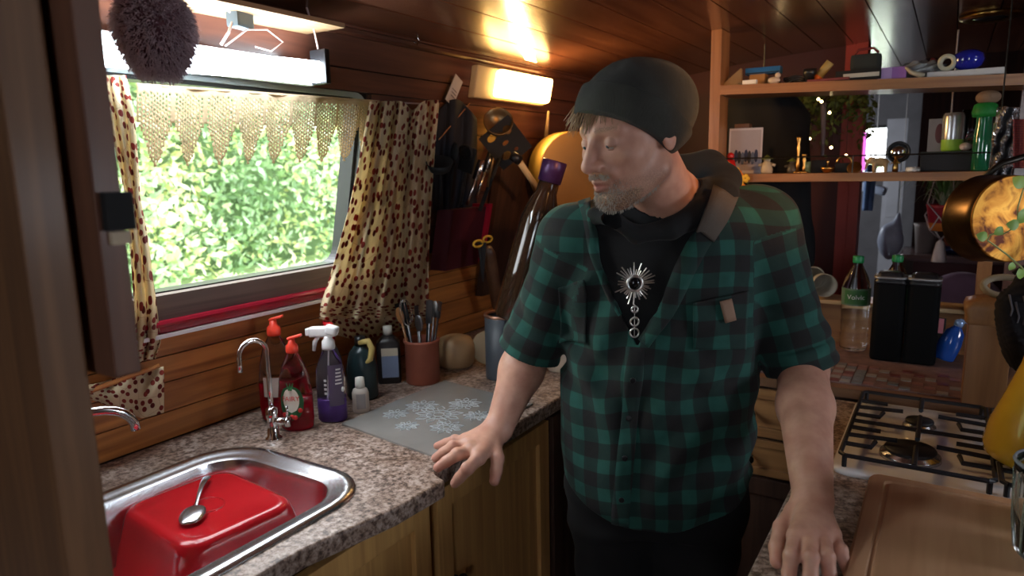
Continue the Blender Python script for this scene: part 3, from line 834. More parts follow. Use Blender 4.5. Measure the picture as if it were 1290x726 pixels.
def plaidmat():
    m = bpy.data.materials.new('green_black_plaid_cotton'); m.use_nodes = True
    nt, b = nodes_of(m)
    uv = nt.nodes.new('ShaderNodeAttribute'); uv.attribute_name = 'cloth'
    sp = nt.nodes.new('ShaderNodeSeparateXYZ'); nt.links.new(uv.outputs['Vector'], sp.inputs[0])
    def band(sock):
        mod = nt.nodes.new('ShaderNodeMath'); mod.operation = 'WRAP'; mod.inputs[1].default_value = 1; mod.inputs[2].default_value = 0
        nt.links.new(sock, mod.inputs[0])
        r = ramp(nt, [(0, (0, 0, 0)), (.03, (1, 1, 1)), (.47, (1, 1, 1)), (.5, (0, 0, 0))])
        nt.links.new(mod.outputs[0], r.inputs['Fac']); return r.outputs['Color']
    A = band(sp.outputs['X']); Bb = band(sp.outputs['Y'])
    ad = nt.nodes.new('ShaderNodeMath'); ad.operation = 'ADD'
    nt.links.new(A, ad.inputs[0]); nt.links.new(Bb, ad.inputs[1])
    hf = nt.nodes.new('ShaderNodeMath'); hf.operation = 'MULTIPLY'; hf.inputs[1].default_value = .5; nt.links.new(ad.outputs[0], hf.inputs[0])
    r = ramp(nt, [(0, (.011, .010, .011)), (.5, (.009, .033, .028)), (1, (.013, .088, .07))])
    nt.links.new(hf.outputs[0], r.inputs['Fac'])
    n = nt.nodes.new('ShaderNodeTexNoise'); n.inputs['Scale'].default_value = 30; n.inputs['Detail'].default_value = 8
    tc = nt.nodes.new('ShaderNodeTexCoord'); nt.links.new(tc.outputs['Object'], n.inputs['Vector'])
    mr = nt.nodes.new('ShaderNodeMapRange'); mr.inputs['To Min'].default_value = .6; mr.inputs['To Max'].default_value = 1.4; nt.links.new(n.outputs['Fac'], mr.inputs['Value'])
    hs = nt.nodes.new('ShaderNodeHueSaturation'); nt.links.new(r.outputs['Color'], hs.inputs['Color']); nt.links.new(mr.outputs['Result'], hs.inputs['Value'])
    nt.links.new(hs.outputs['Color'], b.inputs['Base Color'])
    b.inputs['Roughness'].default_value = .9; b.inputs['Sheen Weight'].default_value = .04
    bp = nt.nodes.new('ShaderNodeBump'); bp.inputs['Strength'].default_value = .35; bp.inputs['Distance'].default_value = .004
    n2 = nt.nodes.new('ShaderNodeTexNoise'); n2.inputs['Scale'].default_value = 22; n2.inputs['Detail'].default_value = 7; n2.inputs['Distortion'].default_value = 1.5
    nt.links.new(tc.outputs['Object'], n2.inputs['Vector'])
    nt.links.new(n2.outputs['Fac'], bp.inputs['Height']); nt.links.new(bp.outputs['Normal'], b.inputs['Normal'])
    return m
PLM = plaidmat()
PER = .064
def cloth_uv(V):
    q = V - TC; u = q @ BR; v = q @ BF; z = V[:, 2]
    ang = np.arctan2(u, np.abs(v) + 1e-6)
    uu = np.where(np.abs(ang) < 2, ang * .2, u) 
    res = np.stack([uu / PER + .2 + .10 * np.sin(z * 13 + u * 5) + .05 * np.sin(z * 31), z / PER + .14 * np.sin(u * 9 + z * 4) + .06 * np.sin(u * 33), np.zeros(len(V))], 1)
    for S, E_ in ((SR, HEMR), (SL, HEML)):
        ba = E_ - S; L = np.linalg.norm(ba); h = ((V - S) @ ba) / L ** 2
        rel = (V - S) - np.outer((V - S) @ (ba / L), ba / L); dist = np.linalg.norm(rel, axis=1)
        ang = np.arctan2(rel @ (-HEAD), rel @ RIGHT)
        out = (S - (SR + SL) / 2); out /= np.linalg.norm(out)
        mk = (h > .08) & (dist < .1) & (((V - S) @ out) > -.045 - .03 * h)
        res[mk, 0] = (ang * .066 / PER)[mk]; res[mk, 1] = (h * L / PER)[mk]
    return res.astype(np.float32)
sh = np_mesh('shirt', V, F, PLM, man)
a = sh.data.attributes.new('cloth', 'FLOAT_VECTOR', 'POINT'); a.data.foreach_set('vector', cloth_uv(V).ravel())
print('shirt verts', len(V), 'body verts', len(VV))

# ---- hoodie under the shirt
def hoodie(p):
    q = p - TC; u = q @ BR; v = q @ BF; z = p[:, 2]
    d = smin(torso_sdf(p, .006) + .016 * np.clip((1.3 - z) * 10, 0, 1), shoulders(p, .006), .03)
    d = d + .003 * np.sin(u * 60 + z * 20) * np.sin(z * 30)
    d = smin(d, cap(p, SR, lerp(SR, ER, .3), .05), .03)
    ringp = HOODP
    for a_, b_, r0, r1 in ringp: d = smin(d, cap(p, a_, b_, r0, r1), .012)
    d = np.maximum(d, -cap(p, NT + .02 * UP, NB - .015 * UP - .0 * BF, .064, .068))
    d = np.maximum(d, -cap(p, NB - .02 * UP, NB + .035 * BF + .1 * UP, .05, .07))
    return np.maximum(d, .8 - z)
hp = [PH(772, 276, 1.32), PH(802, 296, 1.325), PH(845, 288, 1.32), PH(884, 268, 1.345), PH(910, 248, 1.40), PH(912, 228, 1.47), PH(892, 212, 1.53), PH(848, 218, 1.56), PH(785, 240, 1.55), PH(752, 266, 1.45), PH(750, 272, 1.37)]
hrad = [.014, .016, .02, .025, .03, .034, .038, .038, .03, .022, .015]
HOODP = [(hp[i], hp[(i + 1) % len(hp)], hrad[i], hrad[(i + 1) % len(hp)]) for i in range(len(hp))]
lo, hi = bbox([SR, SL, TC + .8 * UP, TC + 1.45 * UP + .17 * BF, TC + UP - .2 * BF, hp[5], hp[7]], .07)
V, F = surface_net(hoodie, lo, hi, .004); V = relax(V, F, 1, .5)
np_mesh('hoodie', V, F, mat('charcoal_sweatshirt', (.011, .011, .012), .95, var=.2, bump=.2, bscale=90, sheen=.03), man)

# ---- trousers down to the floor, boots
def trousers(p):
    z = p[:, 2]
    d = np.maximum(torso_sdf(p, -.004), z - .9)
    hipc = TC + .78 * UP
    d = np.maximum(d, .72 - z)
    for s in (-1, 1):
        hp_ = TC + .78 * UP + BR * .095 * s; kn = TC + .47 * UP + BR * .09 * s + BF * .03; an = TC + .1 * UP + BR * .11 * s - BF * .01
        d = smin(d, cap(p, hp_, kn, .108, .08), .04); d = smin(d, cap(p, kn, an, .066, .056), .03)
    d = np.maximum(d, .06 - z)
    return d + .003 * np.sin(z * 60 + 8 * (p[:, 0]))
lo, hi = bbox([TC, TC + .95 * UP, TC + .25 * BF, TC - .25 * BF, TC + .25 * BR, TC - .25 * BR], .03)
V, F = surface_net(trousers, lo, hi, .01)
np_mesh('trousers', V, F, mat('black_trousers', (.008, .008, .009), .95), man)
for s in (-1, 1):
    c = TC + BR * .13 * s + BF * .05
    bt = MB(); m_ = Matrix.Translation(Vector(c)) @ Matrix(((BR[0], BF[0], 0, 0), (BR[1], BF[1], 0, 0), (0, 0, 1, 0), (0, 0, 0, 1)))
    bt.lathe([(.0, 0), (.052, 0), (.054, .02), (.05, .06), (.045, .085), (0, .1)], 20, sy=2.5)
    bmesh.ops.transform(bt.bm, matrix=m_, verts=bt.bm.verts)
    bt.build('boot', mat('black_leather_boot', (.012, .01, .01), .5), man, True)

# ---- details laid on the shirt and hoodie by casting onto the cloth
from mathutils.bvhtree import BVHTree
def np_bvh(ob): 
    me = ob.data; vs = [v.co.copy() for v in me.vertices]; return BVHTree.FromPolygons(vs, [tuple(p.vertices) for p in me.polygons])
BVS = np_bvh(sh)
BVH_ = np_bvh([o for o in man.children if o.name.startswith('hoodie')][0])
def cast(px, py, off=.003, bv=None, D0=1.0):
    o = Vector(PH(px, py, D0)); d = Vector(ray(px, py)).normalized()
    best = None
    for t_ in ([bv] if bv else [BVS, BVH_]):
        h = t_.ray_cast(o, d, 1.0)
        if h[0] is not None and (best is None or h[3] < best[3]): best = h
    if best is None: return Vector(PH(px, py, 1.36)), Vector(-HEAD)
    n = best[1]
    if n.dot(d) > 0: n = -n
    return best[0] + n * off, n
def patch(name, quad, nu, nv, off, m, parent, th=.002, bv=None, wav=0.0):
    """quad of photo corners (tl, tr, br, bl) laid on the cloth"""
    b = MB()
    G = []
    for j in range(nv):
        for i in range(nu):
            u, v = i / (nu - 1), j / (nv - 1)
            x_ = (quad[0][0] * (1 - u) + quad[1][0] * u) * (1 - v) + (quad[3][0] * (1 - u) + quad[2][0] * u) * v
            y_ = (quad[0][1] * (1 - u) + quad[1][1] * u) * (1 - v) + (quad[3][1] * (1 - u) + quad[2][1] * u) * v
            G.append(cast(x_, y_, off + wav * math.sin(v * 40 + u * 4), bv)[0])
    for _ in range(2):
        H = [g.copy() for g in G]
        for j in range(nv):
            for i in range(nu):
                nb_ = [G[j * nu + i2] for i2 in (i - 1, i + 1) if 0 <= i2 < nu] + [G[j2 * nu + i] for j2 in (j - 1, j + 1) if 0 <= j2 < nv]
                av = sum(nb_, Vector()) / len(nb_)
                if 0 < i < nu - 1 and 0 < j < nv - 1: H[j * nu + i] = (G[j * nu + i] + av) / 2
        G = H
    vs = [b.bm.verts.new(g) for g in G]
    for j in range(nv - 1):
        for i in range(nu - 1): b.bm.faces.new((vs[j * nu + i], vs[j * nu + i + 1], vs[(j + 1) * nu + i + 1], vs[(j + 1) * nu + i]))
    pos = np.array([tuple(g) for g in G])
    o = b.build(name, m, parent, True)
    a = o.data.attributes.new('cloth', 'FLOAT_VECTOR', 'POINT'); uvv = cloth_uv(pos); uvv[:, 0] += .17
    a.data.foreach_set('vector', uvv.ravel())
    md = o.modifiers.new('t', 'SOLIDIFY'); md.thickness = th
    return o
def band_on(name, pts, w, off, m, parent, n=30, th=.002):
    """band along a polyline of photo points (w px wide)"""
    P = [Vector((p[0], p[1])) for p in pts]
    tot = [0]
    for a_, b_ in zip(P, P[1:]): tot.append(tot[-1] + (b_ - a_).length)
    b = MB(); rows = []
    for k in range(n):
        s_ = tot[-1] * k / (n - 1)
        i = max(j for j in range(len(P) - 1) if tot[j] <= s_ + 1e-6)
        t = (s_ - tot[i]) / max(tot[i + 1] - tot[i], 1e-6); c = P[i].lerp(P[i + 1], min(t, 1)); d = (P[i + 1] - P[i]).normalized(); nn = Vector((-d.y, d.x))
        ww = w if not callable(w) else w(k / (n - 1))
        rows.append([cast(c.x + nn.x * ww * e, c.y + nn.y * ww * e, off)[0] for e in (-.5, -.17, .17, .5)])
    for _ in range(4):
        rows = [rows[0]] + [[(rows[k - 1][i] + rows[k][i] * 2 + rows[k + 1][i]) / 4 for i in range(4)] for k in range(1, n - 1)] + [rows[-1]]
    vs = [[b.bm.verts.new(p) for p in r] for r in rows]
    for k in range(n - 1):
        for i in range(3): b.bm.faces.new((vs[k][i], vs[k][i + 1], vs[k + 1][i + 1], vs[k + 1][i]))
    o = b.build(name, m, parent, True)
    pos = np.array([tuple(v) for r in rows for v in r])
    a = o.data.attributes.new('cloth', 'FLOAT_VECTOR', 'POINT'); uvv = cloth_uv(pos); uvv[:, 0] += .3
    a.data.foreach_set('vector', uvv.ravel())
    md = o.modifiers.new('t', 'SOLIDIFY'); md.thickness = th
    return o
band_on('placket', [(801, 438), (796, 500), (787, 590), (781, 660)], 22, .004, PLM, sh, 40, .003)
btn = mat('black_button', (.01, .01, .012), .3)
for x_, y_ in ((797, 478), (792, 526), (787, 576), (783, 628)):
    p, n = cast(x_, y_, .0075)
    m_ = Matrix.Translation(p) @ n.to_track_quat('Z', 'Y').to_matrix().to_4x4()
    MB().lathe([(0, -.001), (.0058, -.001), (.006, .001), (.004, .0014), (0, .0008)], 14, mtx=m_).build('button', btn, sh, True)
# collar leaves: narrow strip down the left edge, wide fold on the right edge
band_on('collar', [(736, 256), (740, 268), (747, 310), (760, 350), (782, 396)], lambda t: 15 - 9 * t, .009, PLM, sh, 30, .004)
band_on('lapel', [(905, 262), (882, 300), (858, 348), (842, 392), (812, 432)], lambda t: 30 - 14 * t, .009, PLM, sh, 34, .004)
tag(band_on('strap', [(912, 248), (898, 276), (884, 296)], 30, .016, mat('grey_brown_webbing', (.11, .09, .075), .9, bump=.4, bscale=300), sh, 14, .004), 'grey brown webbing strap over the shoulder')
pk1 = patch('pocket', [(873, 382), (940, 366), (936, 440), (872, 440)], 20, 20, .0055, PLM, sh, .003)
pk2 = patch('pocket', [(703, 362), (738, 352), (742, 432), (706, 430)], 16, 20, .0055, PLM, sh, .003)
tg = patch('pen_clip', [(903, 379), (916, 375), (921, 400), (908, 404)], 5, 6, .014, mat('tan_leather_tab', (.3, .18, .12), .7), sh, .004)
tg['label'] = 'tan tab poking out of the chest pocket'
band_on('pocket_flap', [(870, 384), (888, 394), (905, 404), (925, 384), (942, 366)], 5, .013, PLM, pk1, 20, .003) if False else None
# ---- pendant necklace
silver = mat('tarnished_silver', (.78, .76, .72), .3, 1.0)
pc, pn = cast(801, 355, .011)
neck = None
m_ = Matrix.Translation(pc) @ Matrix((Vector(RIGHT), Vector((0, 0, 1)).cross(Vector(RIGHT)) * 0 + Vector((0, 0, 1)), Vector(-HEAD))).transposed().to_4x4()
pd = MB()
ringpts = [m_ @ Vector((.0145 * math.cos(2 * PI * k / 28), .0145 * math.sin(2 * PI * k / 28), 0)) for k in range(28)]
pd.tube(ringpts, .003, 8, closed=True)
pend = pd.build('sun_pendant', silver, man, True)
pend['label'] = 'silver sun pendant with a dark round centre'
for k in range(34):
    a = 2 * PI * k / 34 + rr.uniform(-.04, .04); r1 = rr.choice([.028, .033, .038, .042])
    MB().tube([m_ @ Vector((.016 * math.cos(a), .016 * math.sin(a), 0)), m_ @ Vector((r1 * math.cos(a), r1 * math.sin(a), .002))], [.0018, .0013], 6).build('ray', silver, pend)
MB().lathe([(0, -.002), (.0135, -.002), (.0135, .001), (0, .0035)], 20, mtx=m_).build('stone', mat('black_stone', (.004, .004, .005), .15), pend, True)
MB().tube([m_ @ Vector((0, -.041, .001)), m_ @ Vector((0, -.078, .001)), m_ @ Vector((0, -.105, .001))], .0009, 5).build('link', silver, pend)
for cy_, r_ in ((-.051, .0062), (-.076, .0082), (-.098, .0088)):
    pts = [m_ @ Vector((r_ * math.cos(2 * PI * k / 18), cy_ + r_ * math.sin(2 * PI * k / 18), .002)) for k in range(18)]
    MB().tube(pts, .0019, 6, closed=True).build('charm', silver, pend, True)
pts = [m_ @ Vector((.0085 * math.cos(PI + PI * k / 10) * (1 if k else 1), -.076 + .0 + .01 * math.sin(PI * k / 10) , .004)) for k in range(11)]
MB().tube(pts, .0011, 5).build('charm', silver, pend, True)
# ============================================================ LEFT SIDE: worktop, sink, bottles, curtain, utensils
def rring(cx, cy, hx, hy, r, n=7):
    r = min(r, hx, hy); pts = []
    for sx, sy, a0 in ((1, 1, 0), (-1, 1, 90), (-1, -1, 180), (1, -1, 270)):
        for k in range(n):
            a = R_(a0 + 90 * k / (n - 1)); pts.append((cx + sx * (hx - r) + r * math.cos(a), cy + sy * (hy - r) + r * math.sin(a)))
    return pts
def rloft(mb, rows, close0=False, close1=False, mtx=None):
    R = []
    for (cx, cy, hx, hy, r, z) in rows:
        R.append([mb.bm.verts.new((x, y, z)) for x, y in rring(cx, cy, hx, hy, r)])
    n = len(R[0])
    for a, b_ in zip(R, R[1:]):
        for k in range(n): mb.bm.faces.new((a[k], a[(k + 1) % n], b_[(k + 1) % n], b_[k]))
    if close0: mb.bm.faces.new(R[0][::-1])
    if close1: mb.bm.faces.new(R[-1])
    if mtx is not None: bmesh.ops.transform(mb.bm, matrix=mtx, verts=[v for r in R for v in r])
    return mb
def granite():
    m = bpy.data.materials.new('speckled_granite_laminate'); m.use_nodes = True
    nt, b = nodes_of(m); tc = nt.nodes.new('ShaderNodeTexCoord')
    n = nt.nodes.new('ShaderNodeTexNoise'); n.inputs['Scale'].default_value = 95; n.inputs['Detail'].default_value = 4; n.inputs['Roughness'].default_value = .65
    n2 = nt.nodes.new('ShaderNodeTexNoise'); n2.inputs['Scale'].default_value = 16; n2.inputs['Detail'].default_value = 4
    nt.links.new(tc.outputs['Object'], n.inputs['Vector']); nt.links.new(tc.outputs['Object'], n2.inputs['Vector'])
    r = ramp(nt, [(.36, (.07, .045, .035)), (.44, (.19, .13, .1)), (.52, (.36, .28, .23)), (.64, (.55, .47, .42))])
    nt.links.new(n.outputs['Fac'], r.inputs['Fac'])
    r2 = ramp(nt, [(.35, (.72, .62, .56)), (.65, (1.0, .97, .98))]); nt.links.new(n2.outputs['Fac'], r2.inputs['Fac'])
    mx = nt.nodes.new('ShaderNodeMix'); mx.data_type = 'RGBA'; mx.blend_type = 'MULTIPLY'; mx.inputs['Factor'].default_value = 1
    nt.links.new(r.outputs['Color'], mx.inputs['A']); nt.links.new(r2.outputs['Color'], mx.inputs['B'])
    nt.links.new(mx.outputs['Result'], b.inputs['Base Color']); b.inputs['Roughness'].default_value = .42
    return m
GR = granite()
# worktop: polygon with the sink cut out, front edge stepping back at its end
wt = MB()
outline = [(-1.53, -.4), (-.90, -.4), (-.872, .72), (-.832, .905), (-.823, 1.045), (-.862, 1.06), (-.862, 2.46), (-1.53, 2.46)]
hole = rring(-1.15, .58, .205, .365, .10)
es = []
for ring in (outline, hole):
    vs = [wt.bm.verts.new((x, y, .9)) for x, y in ring]
    es += [wt.bm.edges.new((vs[k], vs[(k + 1) % len(vs)])) for k in range(len(vs))]
res = bmesh.ops.triangle_fill(wt.bm, use_beauty=True, edges=es)
ext = bmesh.ops.extrude_face_region(wt.bm, geom=[f for f in wt.bm.faces])
bmesh.ops.translate(wt.bm, verts=[v for v in ext['geom'] if isinstance(v, bmesh.types.BMVert)], vec=(0, 0, -.038))
wko = wt.build('worktop', GR)
tag(wko, 'long speckled brown granite-look worktop under the window', 'worktop')
md = wko.modifiers.new('b', 'BEVEL'); md.width = .006; md.segments = 3; md.limit_method = 'ANGLE'
# base cabinets
handle_m = mat('dark_iron_knob', (.03, .025, .02), .4, .8)
def cab_front(parent, P0, ax, w, z0, z1, t, m, arch=False):
    """framed door front: P0 = lower hinge corner (x,y), ax = unit dir along the front"""
    nx, ny = (ax[1], -ax[0])
    f = MB()
    def bx(mb, u0, u1, za, zb, o0, o1):
        A = Matrix(((ax[0], nx, 0, P0[0]), (ax[1], ny, 0, P0[1]), (0, 0, 1, 0), (0, 0, 0, 1)))
        mb.box((u0, o0, za), (u1, o1, zb), .002, A)
    s = min(.05, (z1 - z0) * .2)
    bx(f, 0, s, z0, z1, 0, t); bx(f, w - s, w, z0, z1, 0, t); bx(f, s, w - s, z0, z0 + s, 0, t); bx(f, s, w - s, z1 - s, z1, 0, t)
    d = f.build('door_panel_frame' if not arch else 'drawer_frame', m, parent)
    p = MB(); bx(p, s - .004, w - s + .004, z0 + s - .004, z1 - s + .004, 0, t * .45)
    p.build('recessed_panel', m, d)
    return d, bx
for i, (y0, y1, lab) in enumerate(((.18, 1.06, 'yellow pine base cabinet under the sink'), (1.075, 1.575, 'yellow pine base cabinet beneath the resting right hand'), (1.59, 2.4, 'dark base cabinet at the far end beneath the worktop'))):
    c = thing('base_cabinet', lab, 'cabinet', (0, 0, 0), group=None)
    m_ = cabpine if i < 2 else darkwood
    MB().box((-1.5, y0, .08), (-.898, y0 + .018, .86)).box((-1.5, y1 - .018, .08), (-.898, y1, .86)).box((-1.5, y0 + .018, .08), (-.898, y1 - .018, .10)).box((-1.5, y0 + .018, .10), (-1.48, y1 - .018, .86)).build('carcass', m_, c)
    d, bx = cab_front(c, (-.897, y1 - .006), (0, -1), y1 - y0 - .012, .12, .845, -.022, m_)
    k = MB(); k.sphere((-.855, y0 + (.06 if i else .44), .62), (.012, .014, .014), 12, 8).tube([(-.88, y0 + (.06 if i else .44), .62), (-.855, y0 + (.06 if i else .44), .62)], .005, 8)
    k.build('knob', handle_m, d, True)

# sink
sk = thing('sink', 'stainless steel inset sink with a wide polished rim', 'sink')
s = MB(); cx, cy = -1.15, .58
rloft(s, [(cx, cy, .226, .386, .115, .901), (cx, cy, .224, .384, .115, .906), (cx, cy, .205, .365, .10, .908), (cx, cy, .2, .36, .098, .903), (cx, cy, .186, .346, .09, .9025), (cx, cy, .178, .338, .085, .898)])
s.build('rim', steel, sk, True)
s = MB()
rloft(s, [(cx, cy, .178, .338, .085, .8985), (cx, cy, .174, .334, .082, .885), (cx, cy, .162, .322, .075, .765), (cx, cy, .14, .30, .06, .748), (cx, cy, .03, .03, .03, .743)], close1=True)
s.build('bowl', steel, sk, True)
s = MB(); s.lathe([(0, .001), (.03, .001), (.036, .004), (.04, .002)], 24, c=(cx, .35, .744)); s.build('drain', chrome, sk, True)
# red washing-up tub, upside down in the sink
redp = mat('glossy_red_plastic', (.5, .009, .016), .22, coat=.4, var=.1)
tb = thing('washing_up_bowl', 'red plastic washing-up bowl lying upside down in the sink', 'bowl', (-1.19, .762, .762), R_(-6))
s = MB()
rows = [(0, 0, .166, .166, .06, .0), (0, 0, .170, .17, .06, .004), (0, 0, .166, .166, .06, .01), (0, 0, .158, .15, .055, .014), (0, 0, .146, .128, .05, .095), (0, 0, .142, .122, .048, .112), (0, 0, .134, .115, .044, .119), (0, 0, .12, .10, .04, .1205), (0, 0, .112, .092, .036, .1175), (0, 0, .02, .02, .02, .1175)]
rloft(s, rows, close1=True); s.build('tub_shell', redp, tb, True); tb.scale = (.95, .93, 1)
s = MB(); s.tube([(.035 * math.cos(a), .03 * math.sin(a), .118) for a in np.linspace(0, 2 * PI, 29)[:-1]], .0012, 6, closed=True); s.build('moulded_ring', redp, tb, True)
# spoon on the tub
sp = thing('spoon', 'steel tablespoon lying on the upturned red bowl', 'spoon', tuple(on(243, 652, 2, .882)), 0)
dv = on(266, 592, 2, .88) - on(243, 652, 2, .877); sp.rotation_euler = (0, 0, math.atan2(dv[1], dv[0]) - PI / 2); sp.scale = (1.15,) * 3
s = MB()
s.grid(lambda u, v: Vector((.021 * math.sin(PI * min(1, .08 + v * .92)) ** .62 * math.cos(2 * PI * u) * (1.05 - .25 * v), -.030 + .064 * v, .0)) if False else
       Vector((.0205 * math.sin(PI * v) ** .7 * math.cos(2 * PI * u), -.032 * math.cos(PI * v), .004 + .0085 * math.sin(PI * v) * abs(math.sin(2 * PI * u) * 1) * (1 if math.sin(2 * PI * u) > 0 else .72))), 24, 14, True)
s.build('spoon_bowl', steel, sp, True)
s = MB(); s.grid(lambda u, v: Vector(((.0032 + .0045 * v ** 2) * math.cos(2 * PI * u), .03 + .115 * v, .0055 + .008 * math.sin(PI * v) + .0015 * math.sin(2 * PI * u))), 10, 12, True)
s.build('handle', steel, sp, True)

# taps
def arc_pts(c, r, a0, a1, ux, n=14):
    ux = Vector(ux).normalized(); return [Vector(c) + ux * (r * math.cos(R_(a0 + (a1 - a0) * k / (n - 1)))) + Vector((0, 0, r * math.sin(R_(a0 + (a1 - a0) * k / (n - 1))))) for k in range(n)]
tp = thing('filter_tap', 'slim chrome swan-neck tap beside the sink and bottles', 'tap', (-1.312, 1.022, .9))
dirr = Vector((.08, -.1, 0)).normalized() * -1
dirr = Vector((-.12, -.55, 0)).normalized()
s = MB(); s.lathe([(0, 0), (.02, 0), (.02, .004), (.014, .008), (.012, .05), (.0135, .055), (.0135, .075), (.006, .08), (0, .08)], 20); s.build('base', chrome, tp, True)
r_ = .033
spout = [Vector((0, 0, z)) for z in (.07, .12, .17, .212)] + [Vector((0, 0, .212)) + dirr * (r_ - r_ * math.cos(a)) + Vector((0, 0, r_ * math.sin(a))) for a in np.linspace(.2, PI, 12)] + [Vector((0, 0, .195)) + dirr * 2 * r_, Vector((0, 0, .178)) + dirr * 2 * r_]
s = MB().tube(spout, .0058, 12); s.build('spout', chrome, tp, True)
s = MB().tube([(0, 0, .045), (.034, .012, .045)], .009, 14).tube([(.034, .012, .045), (.042, .015, .045)], .0125, 16).tube([(.037, .013, .05), (.04, .012, .085)], .003, 8); s.build('valve', chrome, tp, True)
t2 = thing('sink_mixer_tap', 'curved chrome spout of the main sink tap by the wooden panel', 'tap', (-1.40, .50, .9))
s = MB(); s.lathe([(0, 0), (.026, 0), (.026, .006), (.018, .01), (.016, .06), (0, .065)], 20); s.build('base', chrome, t2, True)
e1 = on(100, 530, 1, .60); e2 = on(165, 527, 1, .70)
p0 = Vector((-1.40, .50, .96)); pts = []
for k in range(17):
    t = k / 16; a = PI * t
    base = p0.lerp(Vector((-1.345, .722, 1.02)), (1 - math.cos(a)) / 2)
    pts.append(base - Vector((-1.40, .50, .9)) + Vector((0, 0, .08 * math.sin(a))))
s = MB().tube(pts, .0095, 14); s.build('spout', chrome, t2, True)
s = MB().tube([(0, 0, .05), (.03, -.01, .07)], .009, 12).tube([(.03, -.01, .07), (.075, -.02, .095)], .006, 10); s.build('lever', chrome, t2, True)

# ---- bottles
def textobj(body, size, m, parent, loc, rot, name='lettering', ext=.0003):
    cu = bpy.data.curves.new(name, 'FONT'); cu.body = body; cu.size = size; cu.extrude = ext; cu.align_x = 'CENTER'; cu.align_y = 'CENTER'
    ob = bpy.data.objects.new(name, cu); COL.objects.link(ob)
    dg = bpy.context.evaluated_depsgraph_get(); me = bpy.data.meshes.new_from_object(ob.evaluated_get(dg))
    COL.objects.unlink(ob); bpy.data.objects.remove(ob)
    me.name = name; me.materials.clear(); me.materials.append(m)
    o = bpy.data.objects.new(name, me); COL.objects.link(o); o.location = loc; o.rotation_euler = rot
    if parent is not None: o.parent = parent
    return o
redliq = mat('red_washing_up_liquid', (.5, .006, .02), .1, trans=.55, ior=1.33)
redcap = mat('orange_red_cap', (.85, .06, .03), .35)
def wrap_label(parent, name, r, z0, z1, az, half, m, sy=1.0, oval=False, off=.0008):
    s = MB(); nu, nv = 16, 12
    def fn(u, v):
        if oval: hh = half * math.sqrt(max(0, 1 - (2 * v - 1) ** 2)) + .001
        else: hh = half
        a = az + (2 * u - 1) * hh
        return Vector(((r + off) * math.cos(a), (r + off) * sy * math.sin(a), z0 + (z1 - z0) * v))
    s.grid(fn, nu, nv); return s.build(name, m, parent, True)
def cyl_text(body, size, r, az, z, m, parent, sy=1.0):
    o = textobj(body, size, m, parent, (0, 0, 0), (0, 0, 0), ext=0)
    for v in o.data.vertices:
        a = az + v.co.x / r; v.co = Vector(((r + .0016) * math.cos(a), (r + .0016) * sy * math.sin(a), z + v.co.y))
    return o
CAMAZ = lambda x, y: math.atan2(-y, -x)
def dish_bottle(loc, H, lab, full):
    t = thing('washing_up_liquid_bottle', lab, 'bottle', loc, R_(32), 'washing-up liquid bottles by the filter tap')
    k = H / .235
    prof = [(0, 0), (.03, 0), (.036, .006), (.0385, .03), (.038, .09), (.034, .13), (.026, .165), (.016, .188), (.0115, .196), (.0115, .203), (0, .203)]
    s = MB().lathe([(r * k, z * k) for r, z in prof], 32, sx=1.12, sy=.72); s.build('bottle_body', clear, t, True)
    s = MB().lathe([(0, .002)] + [((r - .0016) * k, z * k) for r, z in [(.03, .002), (.036, .007), (.0385, .03), (.038, full)]] + [(0, full * k)], 32, sx=1.12, sy=.72); s.build('liquid', redliq, t, True)
    s = MB().lathe([(0, .198 * k), (.0145 * k, .198 * k), (.0155 * k, .203 * k), (.0145 * k, .216 * k), (.009 * k, .222 * k), (.0075 * k, .232 * k), (0, .234 * k)], 20)
    s.obox((.008, 0, .237 * k), (.034, .016, .006), (0, -.25, 0), .002); s.build('flip_cap', redcap, t, True)
    return t, k
az = R_(-90 - 3)
t, k = dish_bottle((-1.402, 1.118, .9), .262, 'back one of the two red washing-up liquid bottles, its orange red cap standing higher', .09)
wrap_label(t, 'back_label', .0385 * k * 1.0, .07, .12, az, .6, mat('frosted_label', (.5, .4, .35), .4), sy=.78)
t, k = dish_bottle((-1.316, 1.098, .9), .228, 'front one of the two red washing-up liquid bottles with an oval pomegranate label', .085)
L = wrap_label(t, 'label', .0400, .03, .118, az, .75, mat('dark_green_label', (.02, .1, .035), .35), sy=.74, oval=True)
L2 = wrap_label(t, 'label_centre', .0408, .05, .112, az, .48, mat('cream_label_oval', (.85, .8, .7), .4), sy=.74, oval=True)
cyl_text('FAIRY', .0165, .0425, az, .085, mat('red_print', (.75, .02, .02), .5), t, sy=.74)
for a_, z_ in ((-.45, .045), (.2, .038), (.5, .055), (0, .04)):
    p = MB().sphere((.0412 * math.cos(az + a_), .0412 * .74 * math.sin(az + a_), z_), (.006, .003, .006), 10, 6); p.build('printed_fruit', mat('pomegranate_print', (.6, .03, .03), .4), t, True)
for a_ in (-.2, 0, .2):
    MB().tube([(.0418 * math.cos(az + a_ * .3), .0418 * .74 * math.sin(az + a_ * .3), .106), (.041 * math.cos(az + a_), .041 * .74 * math.sin(az + a_), .124)], [.0022, .0006], 5).build('printed_leaf', mat('leaf_print', (.03, .2, .06), .4), t)

